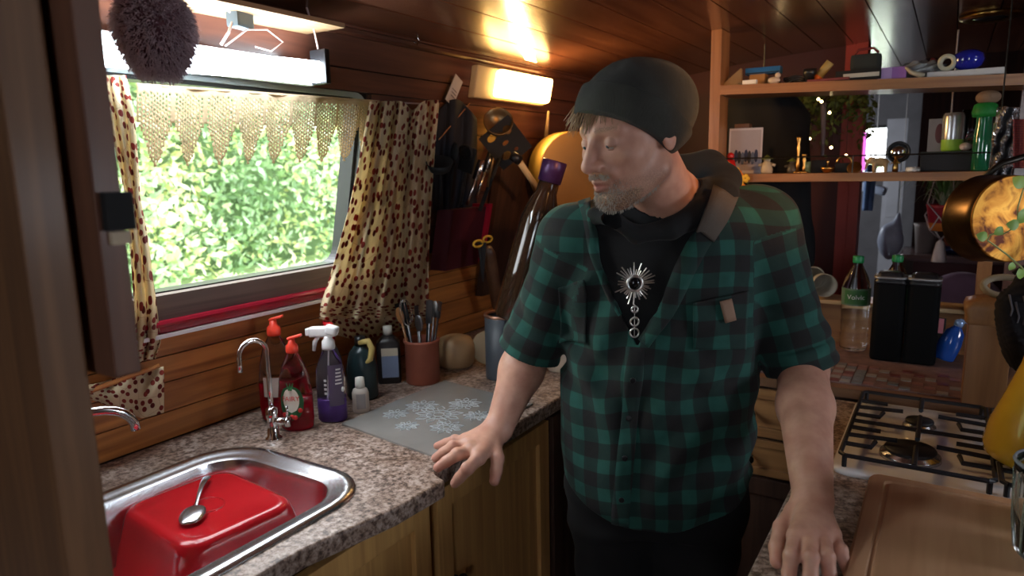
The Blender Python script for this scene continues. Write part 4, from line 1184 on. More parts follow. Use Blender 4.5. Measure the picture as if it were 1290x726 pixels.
sprays = thing('spray_bottle', 'clear trigger spray bottle with white head and purple liquid', 'bottle', (-1.285, 1.185, .9), R_(200), 'spray bottles by the window wall')
sb = [(0, 0), (.034, 0), (.0375, .006), (.0375, .1), (.035, .135), (.026, .16), (.0145, .178), (.0125, .186), (0, .186)]
MB().lathe(sb, 32, sy=.8).build('bottle_body', clear, sprays, True)
MB().lathe([(0, .002), (.033, .002), (.036, .007), (.036, .056), (0, .056)], 32, sy=.8).build('liquid', mat('violet_liquid', (.2, .08, .42), .1, trans=.5, ior=1.33), sprays, True)
whead = MB().lathe([(0, .184), (.0155, .184), (.0165, .19), (.0155, .205), (.011, .21), (.011, .218), (0, .218)], 20)
whead.obox((.012, 0, .228), (.07, .022, .026), (0, .06, 0), .006).obox((.05, 0, .226), (.014, .016, .018), (0, 0, 0), .003).obox((-.012, 0, .232), (.03, .024, .024), (0, -.25, 0), .007)
whead.build('spray_head', white, sprays, True)
MB().tube([(.024, 0, .218), (.036, 0, .2), (.04, 0, .178)], [.006, .006, .004], 8).build('trigger', white, sprays, True)
MB().tube([(0, 0, .18), (.004, 0, .1), (.012, 0, .01)], .002, 6).build('dip_tube', mat('translucent_tube', (.7, .7, .75), .3), sprays)
azs = math.atan2(-1.185, 1.285) - R_(200)
wrap_label(sprays, 'side_label', .0378, .045, .15, azs + .3, .55, mat('smoky_violet_label', (.1, .075, .13), .4), sy=.81)
wm = mat('white_print', (.75, .75, .75), .5)
for j in range(5): wrap_label(sprays, 'printed_line', .0385, .1 + .009 * j, .104 + .009 * j, azs + .45, .26 - .02 * j, wm, sy=.81)
for j in range(4): wrap_label(sprays, 'printed_square', .0385, .075 + .011 * j, .081 + .011 * j, azs - .45, .09, wm, sy=.81)
s = MB().sphere((.0385 * math.cos(azs + .75), .031 * math.sin(azs + .75), .085), (.005, .005, .007), 10, 6).build('printed_dot', wm, sprays, True)
sp2 = thing('spray_bottle', 'dark spray bottle with a red head hidden behind the purple spray bottle', 'bottle', (-1.345, 1.245, .9), R_(150), 'spray bottles by the window wall')
MB().lathe(sb, 28, sy=.8).build('bottle_body', mat('smoked_plastic', (.1, .08, .09), .2, trans=.4), sp2, True)
rh_ = MB().lathe([(0, .184), (.0155, .184), (.0155, .205), (0, .21)], 18).obox((.008, 0, .222), (.05, .02, .022), (0, .05, 0), .005)
rh_.build('spray_head', redp, sp2, True)
smb = thing('small_bottle', 'small white bottle with a white cap in front of the dark bottles', 'bottle', (-1.262, 1.262, .9), R_(40))
MB().lathe([(0, 0), (.0195, 0), (.0215, .004), (.0215, .052), (.018, .062), (.009, .068), (0, .068)], 24, sy=.75).build('bottle_body', mat('milky_plastic', (.62, .56, .5), .35), smb, True)
MB().lathe([(0, .066), (.0115, .066), (.0125, .07), (.0115, .092), (0, .093)], 18).build('cap', mat('cream_cap', (.75, .72, .66), .4), smb, True)
azb = math.atan2(-1.262, 1.262) - R_(40)
wrap_label(smb, 'label', .0216, .012, .052, azb, .55, mat('grey_label', (.4, .38, .38), .5), sy=.78)
cl1 = thing('cleaner_bottle', 'dark bottle with a yellow trigger handle beside the small white bottle', 'bottle', (-1.335, 1.345, .9), R_(30))
MB().lathe([(0, 0), (.038, 0), (.043, .01), (.043, .09), (.033, .13), (.018, .15), (0, .152)], 24, sy=.72).build('bottle_body', mat('dark_teal_plastic', (.02, .04, .045), .25), cl1, True)
s = MB().tube([(.0, -.01, .16), (.026, -.014, .165), (.036, -.016, .145), (.03, -.018, .115), (.008, -.02, .1)], [.008, .009, .009, .008, .004], 8)
s.build('yellow_handle', mat('mustard_plastic', (.55, .42, .14), .45), cl1, True)
MB().lathe([(0, .15), (.015, .15), (.015, .175), (0, .178)], 16).build('cap', black, cl1, True)
cl2 = thing('square_bottle', 'square dark bottle with a white cap and a blue and cream label', 'bottle', (-1.375, 1.50, .9), R_(40))
rloft(MB(), [(0, 0, .032, .028, .008, 0), (0, 0, .034, .03, .009, .005), (0, 0, .034, .03, .009, .12), (0, 0, .012, .012, .01, .145)], True, True).build('bottle_body', mat('dark_brown_plastic', (.02, .016, .016), .3), cl2, True)
MB().lathe([(0, .143), (.014, .143), (.014, .168), (0, .17)], 16).build('cap', mat('cream_cap', (.75, .72, .66), .4), cl2, True)
MB().box((-.02, -.0312, .02), (.028, -.0302, .085)).build('label', mat('slate_blue_label', (.2, .25, .38), .5), cl2)
MB().box((-.02, -.0314, .085), (.028, -.0304, .108)).build('label', mat('cream_paper', (.6, .52, .4), .6), cl2)

# crock of cutlery
terr = mat('terracotta', (.30, .085, .05), .65, var=.2)
ck = thing('utensil_crock', 'terracotta crock full of cutlery in the worktop corner', 'crock', (-1.285, 1.545, .9))
MB().lathe([(0, 0), (.046, 0), (.05, .004), (.05, .118), (.053, .122), (.053, .13), (.048, .13), (.046, .12), (.046, .01), (0, .01)], 32).build('pot', terr, ck, True)
def cutlery(kind, loc, tilt, az_, m, L):
    t = thing(kind, None, None, loc); t.rotation_euler = (tilt * math.sin(az_) * -1, tilt * math.cos(az_), az_)
    return t
dsteel = mat('dull_dark_steel', (.2, .2, .21), .4, 1.0)
kinds = [('fork', 'steel fork'), ('spoon', 'steel spoon'), ('knife', 'dark handled knife'), ('fork', 'steel fork'), ('spatula', 'black spatula'), ('spoon', 'wooden spoon'), ('whisk', 'wire whisk'), ('spoon', 'steel teaspoon'), ('knife', 'steel table knife')]
pos = ['leaning left', 'at the middle', 'leaning right', 'at the back', 'leaning to the curtain', 'leaning to the wall', 'leaning far right', 'near the front rim', 'at the rear right']
for i, ((kd, lb), ps) in enumerate(zip(kinds, pos)):
    a = 2 * PI * i / 9 + .4
    t = thing(kd, '%s standing in the terracotta crock, %s' % (lb, ps), kd, (-1.285 + .02 * math.cos(a), 1.545 + .02 * math.sin(a), .912), 0, 'cutlery standing in the terracotta crock')
    tl = random.uniform(.12, .26); t.rotation_euler = (-tl * math.sin(a), tl * math.cos(a), 0)
    dm = dsteel if 'steel' in lb or 'wire' in lb else (blackmatt if kd != 'spoon' else honey_z)
    hgt = random.uniform(.15, .185)
    MB().tube([(0, 0, 0), (0, 0, hgt)], [.004, .0035], 6).build('handle', dm, t, True)
    h = MB()
    if kd == 'fork':
        h.obox((0, 0, hgt + .01), (.016, .002, .02), bev=.0005)
        for q_ in (-.006, -.002, .002, .006): h.box((q_ - .001, -.001, hgt + .02), (q_ + .001, .001, hgt + .05))
        h.build('tines', dsteel, t)
    elif kd == 'spoon': h.sphere((0, 0, hgt + .022), (.015, .004, .026), 14, 8).build('spoon_head', dm, t, True)
    elif kd == 'knife': h.box((-.008, -.0008, hgt), (.008, .0008, hgt + .07)).build('blade', dsteel, t)
    elif kd == 'spatula': h.obox((0, 0, hgt + .035), (.045, .003, .07), bev=.001).build('blade', blackmatt, t)
    else:
        for q_ in range(4):
            aa = PI * q_ / 4
            h.tube([(.018 * math.sin(u) * math.cos(aa), .018 * math.sin(u) * math.sin(aa), hgt + .04 - .04 * math.cos(u)) for u in np.linspace(0, 2 * PI, 17)[:-1]], .0008, 4, closed=True)
        h.build('whisk_wires', steel, t)

wbowl = thing('wooden_pot', 'low round wooden pot beside the terracotta crock', 'pot', (-1.30, 1.73, .9))
MB().lathe([(0, 0), (.05, 0), (.058, .01), (.062, .04), (.06, .07), (.05, .09), (.03, .098), (0, .1)], 28).build('pot_body', mat('pale_turned_wood', (.42, .27, .14), .5, var=.25), wbowl, True)
dsc = thing('round_coaster', 'round buff disc leaning between the wooden pot and grey canister', 'coaster', (-1.212, 1.785, .957)); dsc.rotation_euler = (R_(72), 0, R_(35))
MB().lathe([(0, -.004), (.052, -.004), (.055, 0), (.052, .004), (0, .004)], 32).build('disc', mat('buff_cork', (.34, .25, .15), .7), dsc, True)
cn = thing('canister', 'tall slate grey open canister with a copper rim beside the plaid sleeve', 'canister', (-1.10, 1.70, .9))
MB().lathe([(0, 0), (.052, 0), (.054, .005), (.054, .19), (.05, .19), (.048, .02), (0, .02)], 32).build('can_body', mat('slate_enamel', (.055, .065, .08), .45), cn, True)
MB().lathe([(.054, .186), (.0565, .19), (.0545, .195), (.049, .195), (.048, .188)], 32).build('rim', mat('copper_rim', (.5, .27, .18), .3, .8), cn, True)
mg = thing('mug', 'cream mug half hidden behind the plaid sleeve', 'mug', (-.985, 1.84, .9))
MB().lathe([(0, 0), (.034, 0), (.038, .006), (.04, .085), (.037, .085), (.035, .008), (0, .008)], 28).build('mug_body', mat('cream_glaze', (.6, .5, .38), .3), mg, True)
MB().tube([(.038, 0, .07), (.06, 0, .065), (.066, 0, .045), (.058, 0, .025), (.037, 0, .02)], .004, 8).build('handle', mat('cream_glaze', (.6, .5, .38), .3), mg, True)

# glass worktop saver with frosted flower doilies
gb = thing('worktop_saver', 'grey glass worktop saver printed with white doily flowers', 'board', (0, 0, 0))
s = MB(); s.prism([(-1.235, 1.165), (-.905, 1.12), (-.895, 1.52), (-1.225, 1.57)], .9005, .905)
s.build('glass_plate', mat('grey_printed_glass', (.27, .26, .245), .12, coat=.8, var=.12), gb)
frost = mat('frosted_white_print', (.48, .53, .56), .45)
for cx_, cy_, r_ in ((-1.06, 1.33, .062), (-1.14, 1.36, .045), (-1.05, 1.43, .045), (-.99, 1.27, .042), (-1.16, 1.28, .034), (-.97, 1.37, .036), (-1.08, 1.23, .03)):
    s = MB()
    for k in range(9):
        a = 2 * PI * k / 9
        s.tube([(cx_ + math.cos(a) * r_ * .3, cy_ + math.sin(a) * r_ * .3, .9056), (cx_ + math.cos(a + .22) * r_ * .75, cy_ + math.sin(a + .22) * r_ * .75, .9058), (cx_ + math.cos(a) * r_, cy_ + math.sin(a) * r_, .9056), (cx_ + math.cos(a - .22) * r_ * .75, cy_ + math.sin(a - .22) * r_ * .75, .9058)], .0012, 4, closed=True)
    for q_ in (.22, .5): s.tube([(cx_ + math.cos(a) * r_ * q_, cy_ + math.sin(a) * r_ * q_, .9056) for a in np.linspace(0, 2 * PI, 21)[:-1]], .0011, 4, closed=True)
    o = s.build('doily_print', frost, gb); o['kind'] = 'stuff'

# ---- curtains
def cherry():
    m = bpy.data.materials.new('cream_cherry_print_cotton'); m.use_nodes = True
    nt, b = nodes_of(m); at = nt.nodes.new('ShaderNodeAttribute'); at.attribute_name = 'cloth'
    v = nt.nodes.new('ShaderNodeTexVoronoi'); v.inputs['Scale'].default_value = 37; v.voronoi_dimensions = '2D'; v.inputs['Randomness'].default_value = .85
    nt.links.new(at.outputs['Vector'], v.inputs['Vector'])
    r = ramp(nt, [(.27, (1, 1, 1)), (.31, (0, 0, 0))]); nt.links.new(v.outputs['Distance'], r.inputs['Fac'])
    v2 = nt.nodes.new('ShaderNodeTexVoronoi'); v2.inputs['Scale'].default_value = 15; v2.feature = 'DISTANCE_TO_EDGE'; v2.voronoi_dimensions = '2D'
    nt.links.new(at.outputs['Vector'], v2.inputs['Vector'])
    r2 = ramp(nt, [(.004, (.6, .6, .6)), (.011, (0, 0, 0))]); nt.links.new(v2.outputs['Distance'], r2.inputs['Fac'])
    mx = nt.nodes.new('ShaderNodeMix'); mx.data_type = 'RGBA'; mx.inputs['A'].default_value = (.78, .66, .44, 1); mx.inputs['B'].default_value = (.32, .14, .06, 1)
    nt.links.new(r2.outputs['Color'], mx.inputs['Factor'])
    rc = ramp(nt, [(.2, (.16, .015, .012)), (.8, (.34, .045, .03))]); nt.links.new(v.outputs['Color'], rc.inputs['Fac'])
    mx2 = nt.nodes.new('ShaderNodeMix'); mx2.data_type = 'RGBA'
    nt.links.new(r.outputs['Color'], mx2.inputs['Factor']); nt.links.new(mx.outputs['Result'], mx2.inputs['A']); nt.links.new(rc.outputs['Color'], mx2.inputs['B'])
    nt.links.new(mx2.outputs['Result'], b.inputs['Base Color']); b.inputs['Roughness'].default_value = .9
    tr_ = nt.nodes.new('ShaderNodeBsdfTranslucent'); nt.links.new(mx2.outputs['Result'], tr_.inputs['Color'])
    ms = nt.nodes.new('ShaderNodeMixShader'); ms.inputs[0].default_value = .42
    nt.links.new(b.outputs[0], ms.inputs[1]); nt.links.new(tr_.outputs[0], ms.inputs[2])
    nt.links.new(ms.outputs[0], nt.nodes['Material Output'].inputs['Surface'])
    return m
CH = cherry()
def cloth(name, fn, nu, nv, m, parent, uvs=(1, 1), th=.0015):
    V = []; U = []
    for j in range(nv):
        for i in range(nu):
            u, v = i / (nu - 1), j / (nv - 1); V.append(fn(u, v)); U.append((u * uvs[0], v * uvs[1], 0))
    F = [(j * nu + i, j * nu + i + 1, (j + 1) * nu + i + 1, (j + 1) * nu + i) for j in range(nv - 1) for i in range(nu - 1)]
    o = np_mesh(name, np.array(V), np.array(F), m, parent)
    a = o.data.attributes.new('cloth', 'FLOAT_VECTOR', 'POINT'); a.data.foreach_set('vector', np.array(U, np.float32).ravel())
    md = o.modifiers.new('t', 'SOLIDIFY'); md.thickness = th
    return o
def W3(px, py, off): # photo point on the leaning wall, off metres into the room
    d = ray(px, py); n = np.array([1, 0, -TL]); c = -1.53 - .9 * TL + off
    return CAMP + d * ((c - n @ CAMP) / (n @ d))
ct = thing('curtain', 'right-hand cream cherry-print curtain, wide and tucked up at its foot', 'curtain')
LE = [(466, 128), (455, 190), (440, 260), (421, 330), (404, 385), (402, 402)]
RE = [(553, 126), (548, 190), (543, 260), (540, 330), (540, 385), (538, 402)]
def interp(P, t):
    t = t * (len(P) - 1); i = min(int(t), len(P) - 2); f = t - i; return (P[i][0] * (1 - f) + P[i + 1][0] * f, P[i][1] * (1 - f) + P[i + 1][1] * f)
def cfn(u, v):
    a = interp(LE, v); b_ = interp(RE, v); s_ = .5 - .5 * math.cos(PI * u) if False else u
    top = max(0, 1 - v * 6); notch = 0
    if v < .12: notch = 12 * math.exp(-((u - .62) / .1) ** 2) * (1 - v / .12)
    f = math.sin(u * 27 + 1.5 * math.sin(v * 4 + u * 3)) * (.013 + .006 * (1 - v)) + math.sin(u * 61 + v * 5) * .004 + .010 * math.sin(v * 9 + u * 14) * v
    return W3(a[0] * (1 - s_) + b_[0] * s_, a[1] * (1 - s_) + b_[1] * s_ + notch, .055 + .05 * v + f)
cloth('drape', cfn, 150, 110, CH, ct, (.46, .66))
LE2 = [(402, 396), (418, 418), (440, 424)]
def cfn2(u, v):
    x_ = 404 + (535 - 404) * u; y0 = 398; y1 = 426 - 30 * max(0, u - .35) ** 1.2 - 8 * max(0, .2 - u) * 4
    f = .012 * math.sin(u * 18 + v * 6) + .006 * math.sin(u * 40)
    return W3(x_ + 12 * v * (1 - u), y0 + (y1 - y0) * v, .105 - .10 * v ** 2 + f)
cloth('tucked_hem', cfn2, 70, 22, CH, ct, (.42, .10))
MB().tube([tuple(W3(470, 128, .03)), tuple(W3(535, 131, .03))], .0022, 8).build('curtain_wire', mat('white_wire', (.6, .5, .5), .4), ct)
for px_ in (507, 523):
    pass
c2 = thing('curtain', 'left-hand cherry-print curtain, narrow strip beside the dark wooden panel', 'curtain')
L3 = [(128, 95), (134, 130), (146, 190), (158, 250), (164, 320), (170, 400), (166, 440), (168, 458)]
R3 = [(158, 95), (168, 140), (173, 200), (176, 250), (186, 300), (197, 380), (203, 430), (196, 452)]
cloth('drape', lambda u, v: W3(interp(L3, v)[0] * (1 - u) + interp(R3, v)[0] * u, interp(L3, v)[1] * (1 - u) + interp(R3, v)[1] * u, .045 + .010 * math.sin(u * 15 + v * 4) + .01 * math.sin(v * 12)), 40, 90, CH, c2, (.12, .72))
L4 = [(100, 484), (108, 498), (120, 512)]; 
cloth('loose_tail', lambda u, v: W3(102 + 104 * u, 488 - 26 * u + (10 + 48 * min(1, u * 1.35)) * v, .03 + .02 * math.sin(v * 3) + .012 * math.sin(u * 14 + v * 3)), 50, 24, CH, c2, (.3, .14))
bt_ = MB(); bt_.tube([tuple(W3(98, 499, .045)), tuple(W3(200, 461, .045))], .0055, 8); bt_.build('wooden_batten', pine, c2)

# ---- crochet valance
cvm = mat('tan_crochet_cotton', (.60, .45, .29), .9, var=.15, vscale=30)
_nt, _b = nodes_of(cvm); _t = _nt.nodes.new('ShaderNodeBsdfTranslucent'); _t.inputs[0].default_value = (.62, .48, .3, 1); _m = _nt.nodes.new('ShaderNodeMixShader'); _m.inputs[0].default_value = .4
_nt.links.new(_b.outputs[0], _m.inputs[1]); _nt.links.new(_t.outputs[0], _m.inputs[2]); _nt.links.new(_m.outputs[0], _nt.nodes['Material Output'].inputs['Surface'])
cv = thing('valance', 'tan crochet lace pelmet with pointed scallops across the window top', 'pelmet')
nU, nV = 198, 38
va = W3(160, 112, .03); vb = W3(466, 127, .03)
va = np.array([wx(1.688) + .03, .79, 1.69]); vb = np.array([wx(1.70) + .03, 1.46, 1.703])
V = []; idx = {}
F = []
def vp(i, j):
    k = (i, j)
    if k not in idx:
        u = i / nU; zoff = j * .0043
        p = va * (1 - u) + vb * u; bulge = .003 * math.sin(u * 60) + .003 * math.sin(u * 23)
        idx[k] = len(V); z_ = p[2] - zoff
        V.append((wx(z_) + .035 + bulge, p[1], z_))
    return idx[k]
for i in range(nU):
    u = (i + .5) / nU; ph = (u * 9.0) % 1.0
    tri = 1 - abs(2 * ph - 1)
    dep = 16.5 + 14 * min(1, tri * 1.55) ** 1.3 + 6.5 * tri ** 3
    for j in range(int(dep)):
        if 2 < j < dep - 2 and i % 2 == 1 and (j % 2 == (1 if (i // 2) % 2 else 0)) and not (tri < .12): continue
        F.append((vp(i, j), vp(i + 1, j), vp(i + 1, j + 1), vp(i, j + 1)))
co = np_mesh('crochet_lace', np.array(V), np.array(F), cvm, cv)
md = co.modifiers.new('t', 'SOLIDIFY'); md.thickness = .0012
MB().tube([tuple(va + (.035 - .03, 0, 0)), tuple(vb + (.005, 0, 0))], .003, 8).build('hanging_cord', cvm, cv)

# ---- fluorescent strip at the window head
LT = thing('strip_light', 'glowing white fluorescent strip hung above the window', 'lamp')
pa = Vector((-1.268, .60, 1.728)); pb = Vector((-1.268, 1.19, 1.748))
MB().tube([pa, pb], .0245, 24).build('glowing_tube', mat('cool_white_glow', (.80, .92, 1.0), .4, emit=34), LT, True)
s = MB(); s.box((-1.318, .58, 1.72), (-1.296, 1.21, 1.775), .003); s.build('lamp_housing', mat('white_lamp_metal', (.6, .6, .62), .4), LT)
s = MB(); s.obox(pb + Vector((0, .012, .012)), (.05, .016, .078), (0, 0, 0), .004); s.build('end_cap', black, LT)
s = MB(); s.obox(pa - Vector((0, .012, -.012)), (.05, .016, .078), bev=.004); s.build('end_cap', black, LT)
s = MB(); s.tube([pb + Vector((0, .01, .045)), pb + Vector((.0, .0, .09)), Vector((-1.25, 1.15, 1.895))], .0022, 6); s.build('supply_wire', mat('pale_wire', (.6, .45, .42), .5), LT)
s = MB(); s.tube([Vector((-1.27, .95, 1.775)), Vector((-1.25, .99, 1.81)), Vector((-1.26, 1.05, 1.82)), Vector((-1.26, 1.09, 1.8)), Vector((-1.265, 1.06, 1.778)), Vector((-1.265, 1.02, 1.782))], .0018, 6); s.tube([(-1.27, .94, 1.776), (-1.255, .95, 1.80), (-1.26, .97, 1.835), (-1.26, .93, 1.86)], .003, 6); s.build('hook_wire', mat('pale_wire', (.6, .45, .42), .5), LT)
ls = thing('wire_bundle', 'small dark connector tied up above the strip light', 'connector')
MB().obox((-1.262, .985, 1.83), (.03, .05, .035), (0, 0, .2), .006).build('connector_block', mat('teal_grey_plastic', (.12, .16, .18), .4), ls)
MB().tube([(-1.26, .93, 1.865), (-1.255, .96, 1.85), (-1.26, 1.0, 1.845)], .004, 6).build('yellow_wire', mat('pale_yellow_wire', (.7, .6, .3), .5), ls)
shl = MB().box((-1.33, .45, 1.842), (-1.2, 1.22, 1.852)); 
tag(shl.build('ceiling_batten', wood('warm_batten', (.5, .3, .15), (.35, .2, .1), 'y', .5)), 'pale wooden batten under the roof above the strip light', 'batten')

# ---- warm wall lamp
WLp = thing('wall_lamp', 'glowing rectangular warm wall lamp between the hanging tag and the beanie', 'lamp')
def wquad(o0, o1, y0, y1, z0, z1, name, m, parent, bev=0):
    b = MB(); wbox(b, y0, y1, z0, z1, o0, o1); o = b.build(name, m, parent)
    if bev: md = o.modifiers.new('b', 'BEVEL'); md.width = bev; md.segments = 3
    return o
wquad(.004, .03, 1.90, 2.36, 1.745, 1.845, 'back_plate', mat('ivory_lamp_plate', (.55, .42, .24), .4), WLp, .004)
wquad(.03, .062, 2.0, 2.35, 1.752, 1.84, 'diffuser', mat('warm_lamp_glow', (1.0, .62, .2), .4, emit=13), WLp, .012)
wl_ = bpy.data.lights.new('wall_lamp_bulb', 'AREA'); wl_.shape = 'RECTANGLE'; wl_.size = .33; wl_.size_y = .08; wl_.energy = 5.5; wl_.color = (1, .58, .22)
wlo = bpy.data.objects.new('wall_lamp_bulb', wl_); COL.objects.link(wlo); wlo.parent = WLp
wlo.location = (wx(1.8) + .068, 2.17, 1.8); wlo.rotation_euler = Vector((1, 0, -.1)).to_track_quat('-Z', 'Z').to_euler()

# ---- tag, hooks
tg_ = thing('hanging_tag', 'small white printed card hung on the boards beside the wall lamp', 'card')
ctr = Vector(W3(572, 114, .03)); s = MB(); s.obox(ctr, (.002, .052, .085), (0, R_(12), R_(10)), 0); s.bm.verts.ensure_lookup_table()
bmesh.ops.rotate(s.bm, cent=ctr, matrix=Matrix.Rotation(R_(-22), 3, 'X'), verts=s.bm.verts)
card = s.build('card', mat('white_card', (.5, .45, .43), .6), tg_)
for k in range(5):
    s = MB(); s.obox(ctr + Vector((.0022, 0, .022 - .011 * k)), (.0008, .03, .0022), (0, R_(12), R_(10))); bmesh.ops.rotate(s.bm, cent=ctr, matrix=Matrix.Rotation(R_(-22), 3, 'X'), verts=s.bm.verts); s.build('printed_line', mat('grey_print', (.16, .13, .13), .7), card)
s = MB().tube([tuple(W3(592, 130, .02)), tuple(W3(553, 176, .05))], .0018, 6)
tag(s.build('skewer', honey_z), 'thin bamboo skewer leaning under the hanging tag', 'skewer')
hk = [Vector(on(523, 36, 2, 1.9)), ]
def hook(px, py, z, lab):
    c = Vector(on(px, py, 2, z)); s = MB().tube([c + Vector((0, 0, .02)), c, c + Vector((.0, .012, -.012)), c + Vector((0, .004, -.026)), c + Vector((0, -.01, -.02))], .0016, 6)
    tag(s.build('cup_hook', chrome, None, True), lab, 'hook', 'brass cup hooks along the cornice')
hook(524, 44, 1.885, 'bare cup hook screwed in the cornice above the curtain')
hook(618, 68, 1.90, 'bare cup hook beside the bright reflection on the ceiling')

# ---- fur hat hanging top left
fu = thing('fur_lampshade', 'shaggy pink and grey fur shade hanging before the strip light', 'shade')
fc = Vector(PH(196, 46, 1.05)); 
def furm(u, v):
    a = 2 * PI * u; z_ = .05 - .105 * v; r_ = .042 * (math.sin(PI * (.22 + .72 * v)) ** .6)
    return fc + Vector((r_ * 1.1 * math.cos(a), r_ * math.sin(a) * 1.2, z_))
s = MB().grid(furm, 32, 12, True); s.build('felt_core', mat('plum_felt', (.16, .07, .09), .95), fu, True)
s = MB(); r2_ = random.Random(2)
for k in range(5200):
    u, v = r2_.random(), r2_.random(); p = furm(u, v); n_ = (p - (fc + Vector((0, 0, 0)))).normalized()
    d = (n_ + Vector((r2_.gauss(0, .5), r2_.gauss(0, .5), r2_.gauss(-.3, .4)))).normalized(); L_ = r2_.uniform(.006, .013)
    s.tube([p, p + d * L_ * .5, p + d * L_ + Vector((0, 0, -.003))], [.0007, .0006, .0002], 3, cap=False)
o = s.build('fur', mat('grey_pink_fur', (.62, .52, .58), .8), fu); o['kind'] = 'stuff'
MB().tube([fc + Vector((0, 0, .04)), Vector((fc.x, fc.y, cz(fc.x)))], .0015, 6).build('hanging_cord', black, fu)

# ---- foreground: wooden post and dark panel
post = MB().box((-1.08, .285, 0), (-.676, .325, cz(-.9)), .002)
tag(post.build('partition_post', wood('blurred_brown_post', (.26, .125, .055), (.14, .065, .03), 'z', .55, .05)), 'broad brown timber upright filling the left edge of the view', 'post')
pnl = thing('cupboard', 'dark wooden wall cupboard side hanging behind the timber upright', 'cupboard')
x_ = -.648
MB().box((-1.4, .335, 1.333), (x_, .36, 1.93), .002).build('end_panel', wood('dark_red_panel', (.2, .082, .045), (.125, .05, .028), 'z', .5, .05), pnl)
zc = on(163, 265, 1, .36)
MB().box((x_ - .004, .340, zc[2] - .018), (x_ + .009, .366, zc[2] + .017), .002).build('magnetic_catch', blackmatt, pnl)
MB().box((x_ - .004, .344, zc[2] - .031), (x_ + .005, .362, zc[2] - .019), .001).build('pale_block', mat('cream_block', (.5, .4, .28), .6), pnl)

# ---- utensils on the wall right of the curtain
red_bag = thing('knife_rack', 'dark red wooden knife holder fixed to the wall beside the curtain', 'rack')
s = MB(); wbox(s, 1.80, 1.985, 1.19, 1.39, .02, .085); s.build('front_board', mat('maroon_paint', (.06, .006, .012), .5), red_bag)
s = MB(); wbox(s, 1.985, 2.0, 1.20, 1.40, .02, .10); s.build('side_strip', mat('crimson_strip', (.42, .01, .03), .35), red_bag)
def wpt(px, py, off): return Vector(W3(px, py, off))
uts = [((556, 262), (553, 182), 'black handled ladle hanging closest to the curtain', 'ladle'),
       ((566, 258), (575, 170), 'black slotted spoon rising next to the ladle', 'spoon'),
       ((576, 262), (592, 185), 'black fish slice standing in the dark rack', 'spatula'),
       ((588, 258), (606, 205), 'long steel knife with pale edge in the rack', 'knife'),
       ((580, 258), (596, 160), 'black nylon masher high above the rack', 'masher'),
       ((600, 250), (618, 195), 'second steel knife, shorter, right of the long one', 'knife')]
for (p0_, p1_, lb, kd) in uts:
    a = wpt(*p0_, .07); b_ = wpt(*p1_, .09)
    t = thing(kd, lb, 'utensil', tuple(a), group='utensils in the wall rack')
    v_ = b_ - a
    m_ = steel if kd == 'knife' else blackmatt
    MB().tube([(0, 0, 0), tuple(v_ * .6)], [.006, .005], 8).build('handle', m_, t, True)
    q_ = v_.to_track_quat('Z', 'X').to_matrix().to_4x4(); q_.translation = v_ * .6
    h = MB()
    if kd == 'ladle': h.lathe([(0, -.005), (.03, .002), (.042, .03), (.04, .03), (.028, .006), (0, 0)], 20, mtx=q_)
    elif kd == 'knife': h.box((-.012, -.001, 0), (.012, .001, v_.length * .45), 0, q_)
    elif kd == 'masher':
        h.tube([q_ @ Vector((.03 * math.cos(a_), .012, .02 + .02 * math.sin(a_))) for a_ in np.linspace(0, 2 * PI, 13)[:-1]], .006, 6, closed=True); pass
    elif kd == 'spatula': h.obox((0, 0, 0), (.001, .001, .001)); h.box((-.03, -.002, 0), (.03, .002, .08), .001, q_)
    else: h.sphere((0, 0, 0), (.026, .008, .038), 16, 8); bmesh.ops.transform(h.bm, matrix=q_ @ Matrix.Translation((0, 0, .03)), verts=h.bm.verts)
    h.build('head', m_, t, True)
# dark apron hanging behind the utensils
ap = MB(); 
def apf(u, v): return Vector(W3(545 + 55 * u, 150 + 115 * v - 25 * math.sin(PI * u) * (1 - v), .03 + .012 * math.sin(u * 16 + v * 2)))
ap.grid(apf, 30, 20); o = ap.build('dark_cloth', mat('navy_black_cloth', (.012, .013, .02), .95), None, True); md = o.modifiers.new('t', 'SOLIDIFY'); md.thickness = .003
tag(o, 'dark blue cloth hanging behind the utensils next to the curtain', 'cloth')
# square slotted turner, tilted
t = thing('slotted_turner', 'square black turner with round holes catching the lamp light', 'utensil', tuple(wpt(637, 180, .13)))
s = MB(); c0 = Vector((0, 0, 0))
# plate with holes: ring-built
N_ = 4
def plate_with_holes(hs, w, h_, th_):
    m = MB(); es_ = []
    ol = [m.bm.verts.new(p) for p in ((-w, 0, -h_), (w, 0, -h_), (w, 0, h_), (-w, 0, h_))]
    es_ += [m.bm.edges.new((ol[k], ol[(k + 1) % 4])) for k in range(4)]
    for hx, hz, rx, rz_ in hs:
        v_ = [m.bm.verts.new((hx + rx * math.cos(2 * PI * k / 14), 0, hz + rz_ * math.sin(2 * PI * k / 14))) for k in range(14)]
        es_ += [m.bm.edges.new((v_[k], v_[(k + 1) % 14])) for k in range(14)]
    bmesh.ops.triangle_fill(m.bm, use_beauty=True, edges=es_)
    e_ = bmesh.ops.extrude_face_region(m.bm, geom=list(m.bm.faces)); bmesh.ops.translate(m.bm, verts=[v for v in e_['geom'] if isinstance(v, bmesh.types.BMVert)], vec=(0, th_, 0))
    return m
s = plate_with_holes([(-.026, .04, .018, .012), (.0, .0, .012, .007), (.03, .03, .015, .015), (-.024, -.034, .018, .013), (.016, -.038, .008, .006)], .062, .066, .003)
bl = s.build('slotted_blade', blackmatt, t); bl.rotation_euler = (R_(8), R_(-38), R_(38))
MB().tube([(-.02, -.01, -.05), (-.07, -.06, -.22)], .007, 8).build('handle', blackmatt, t, True)
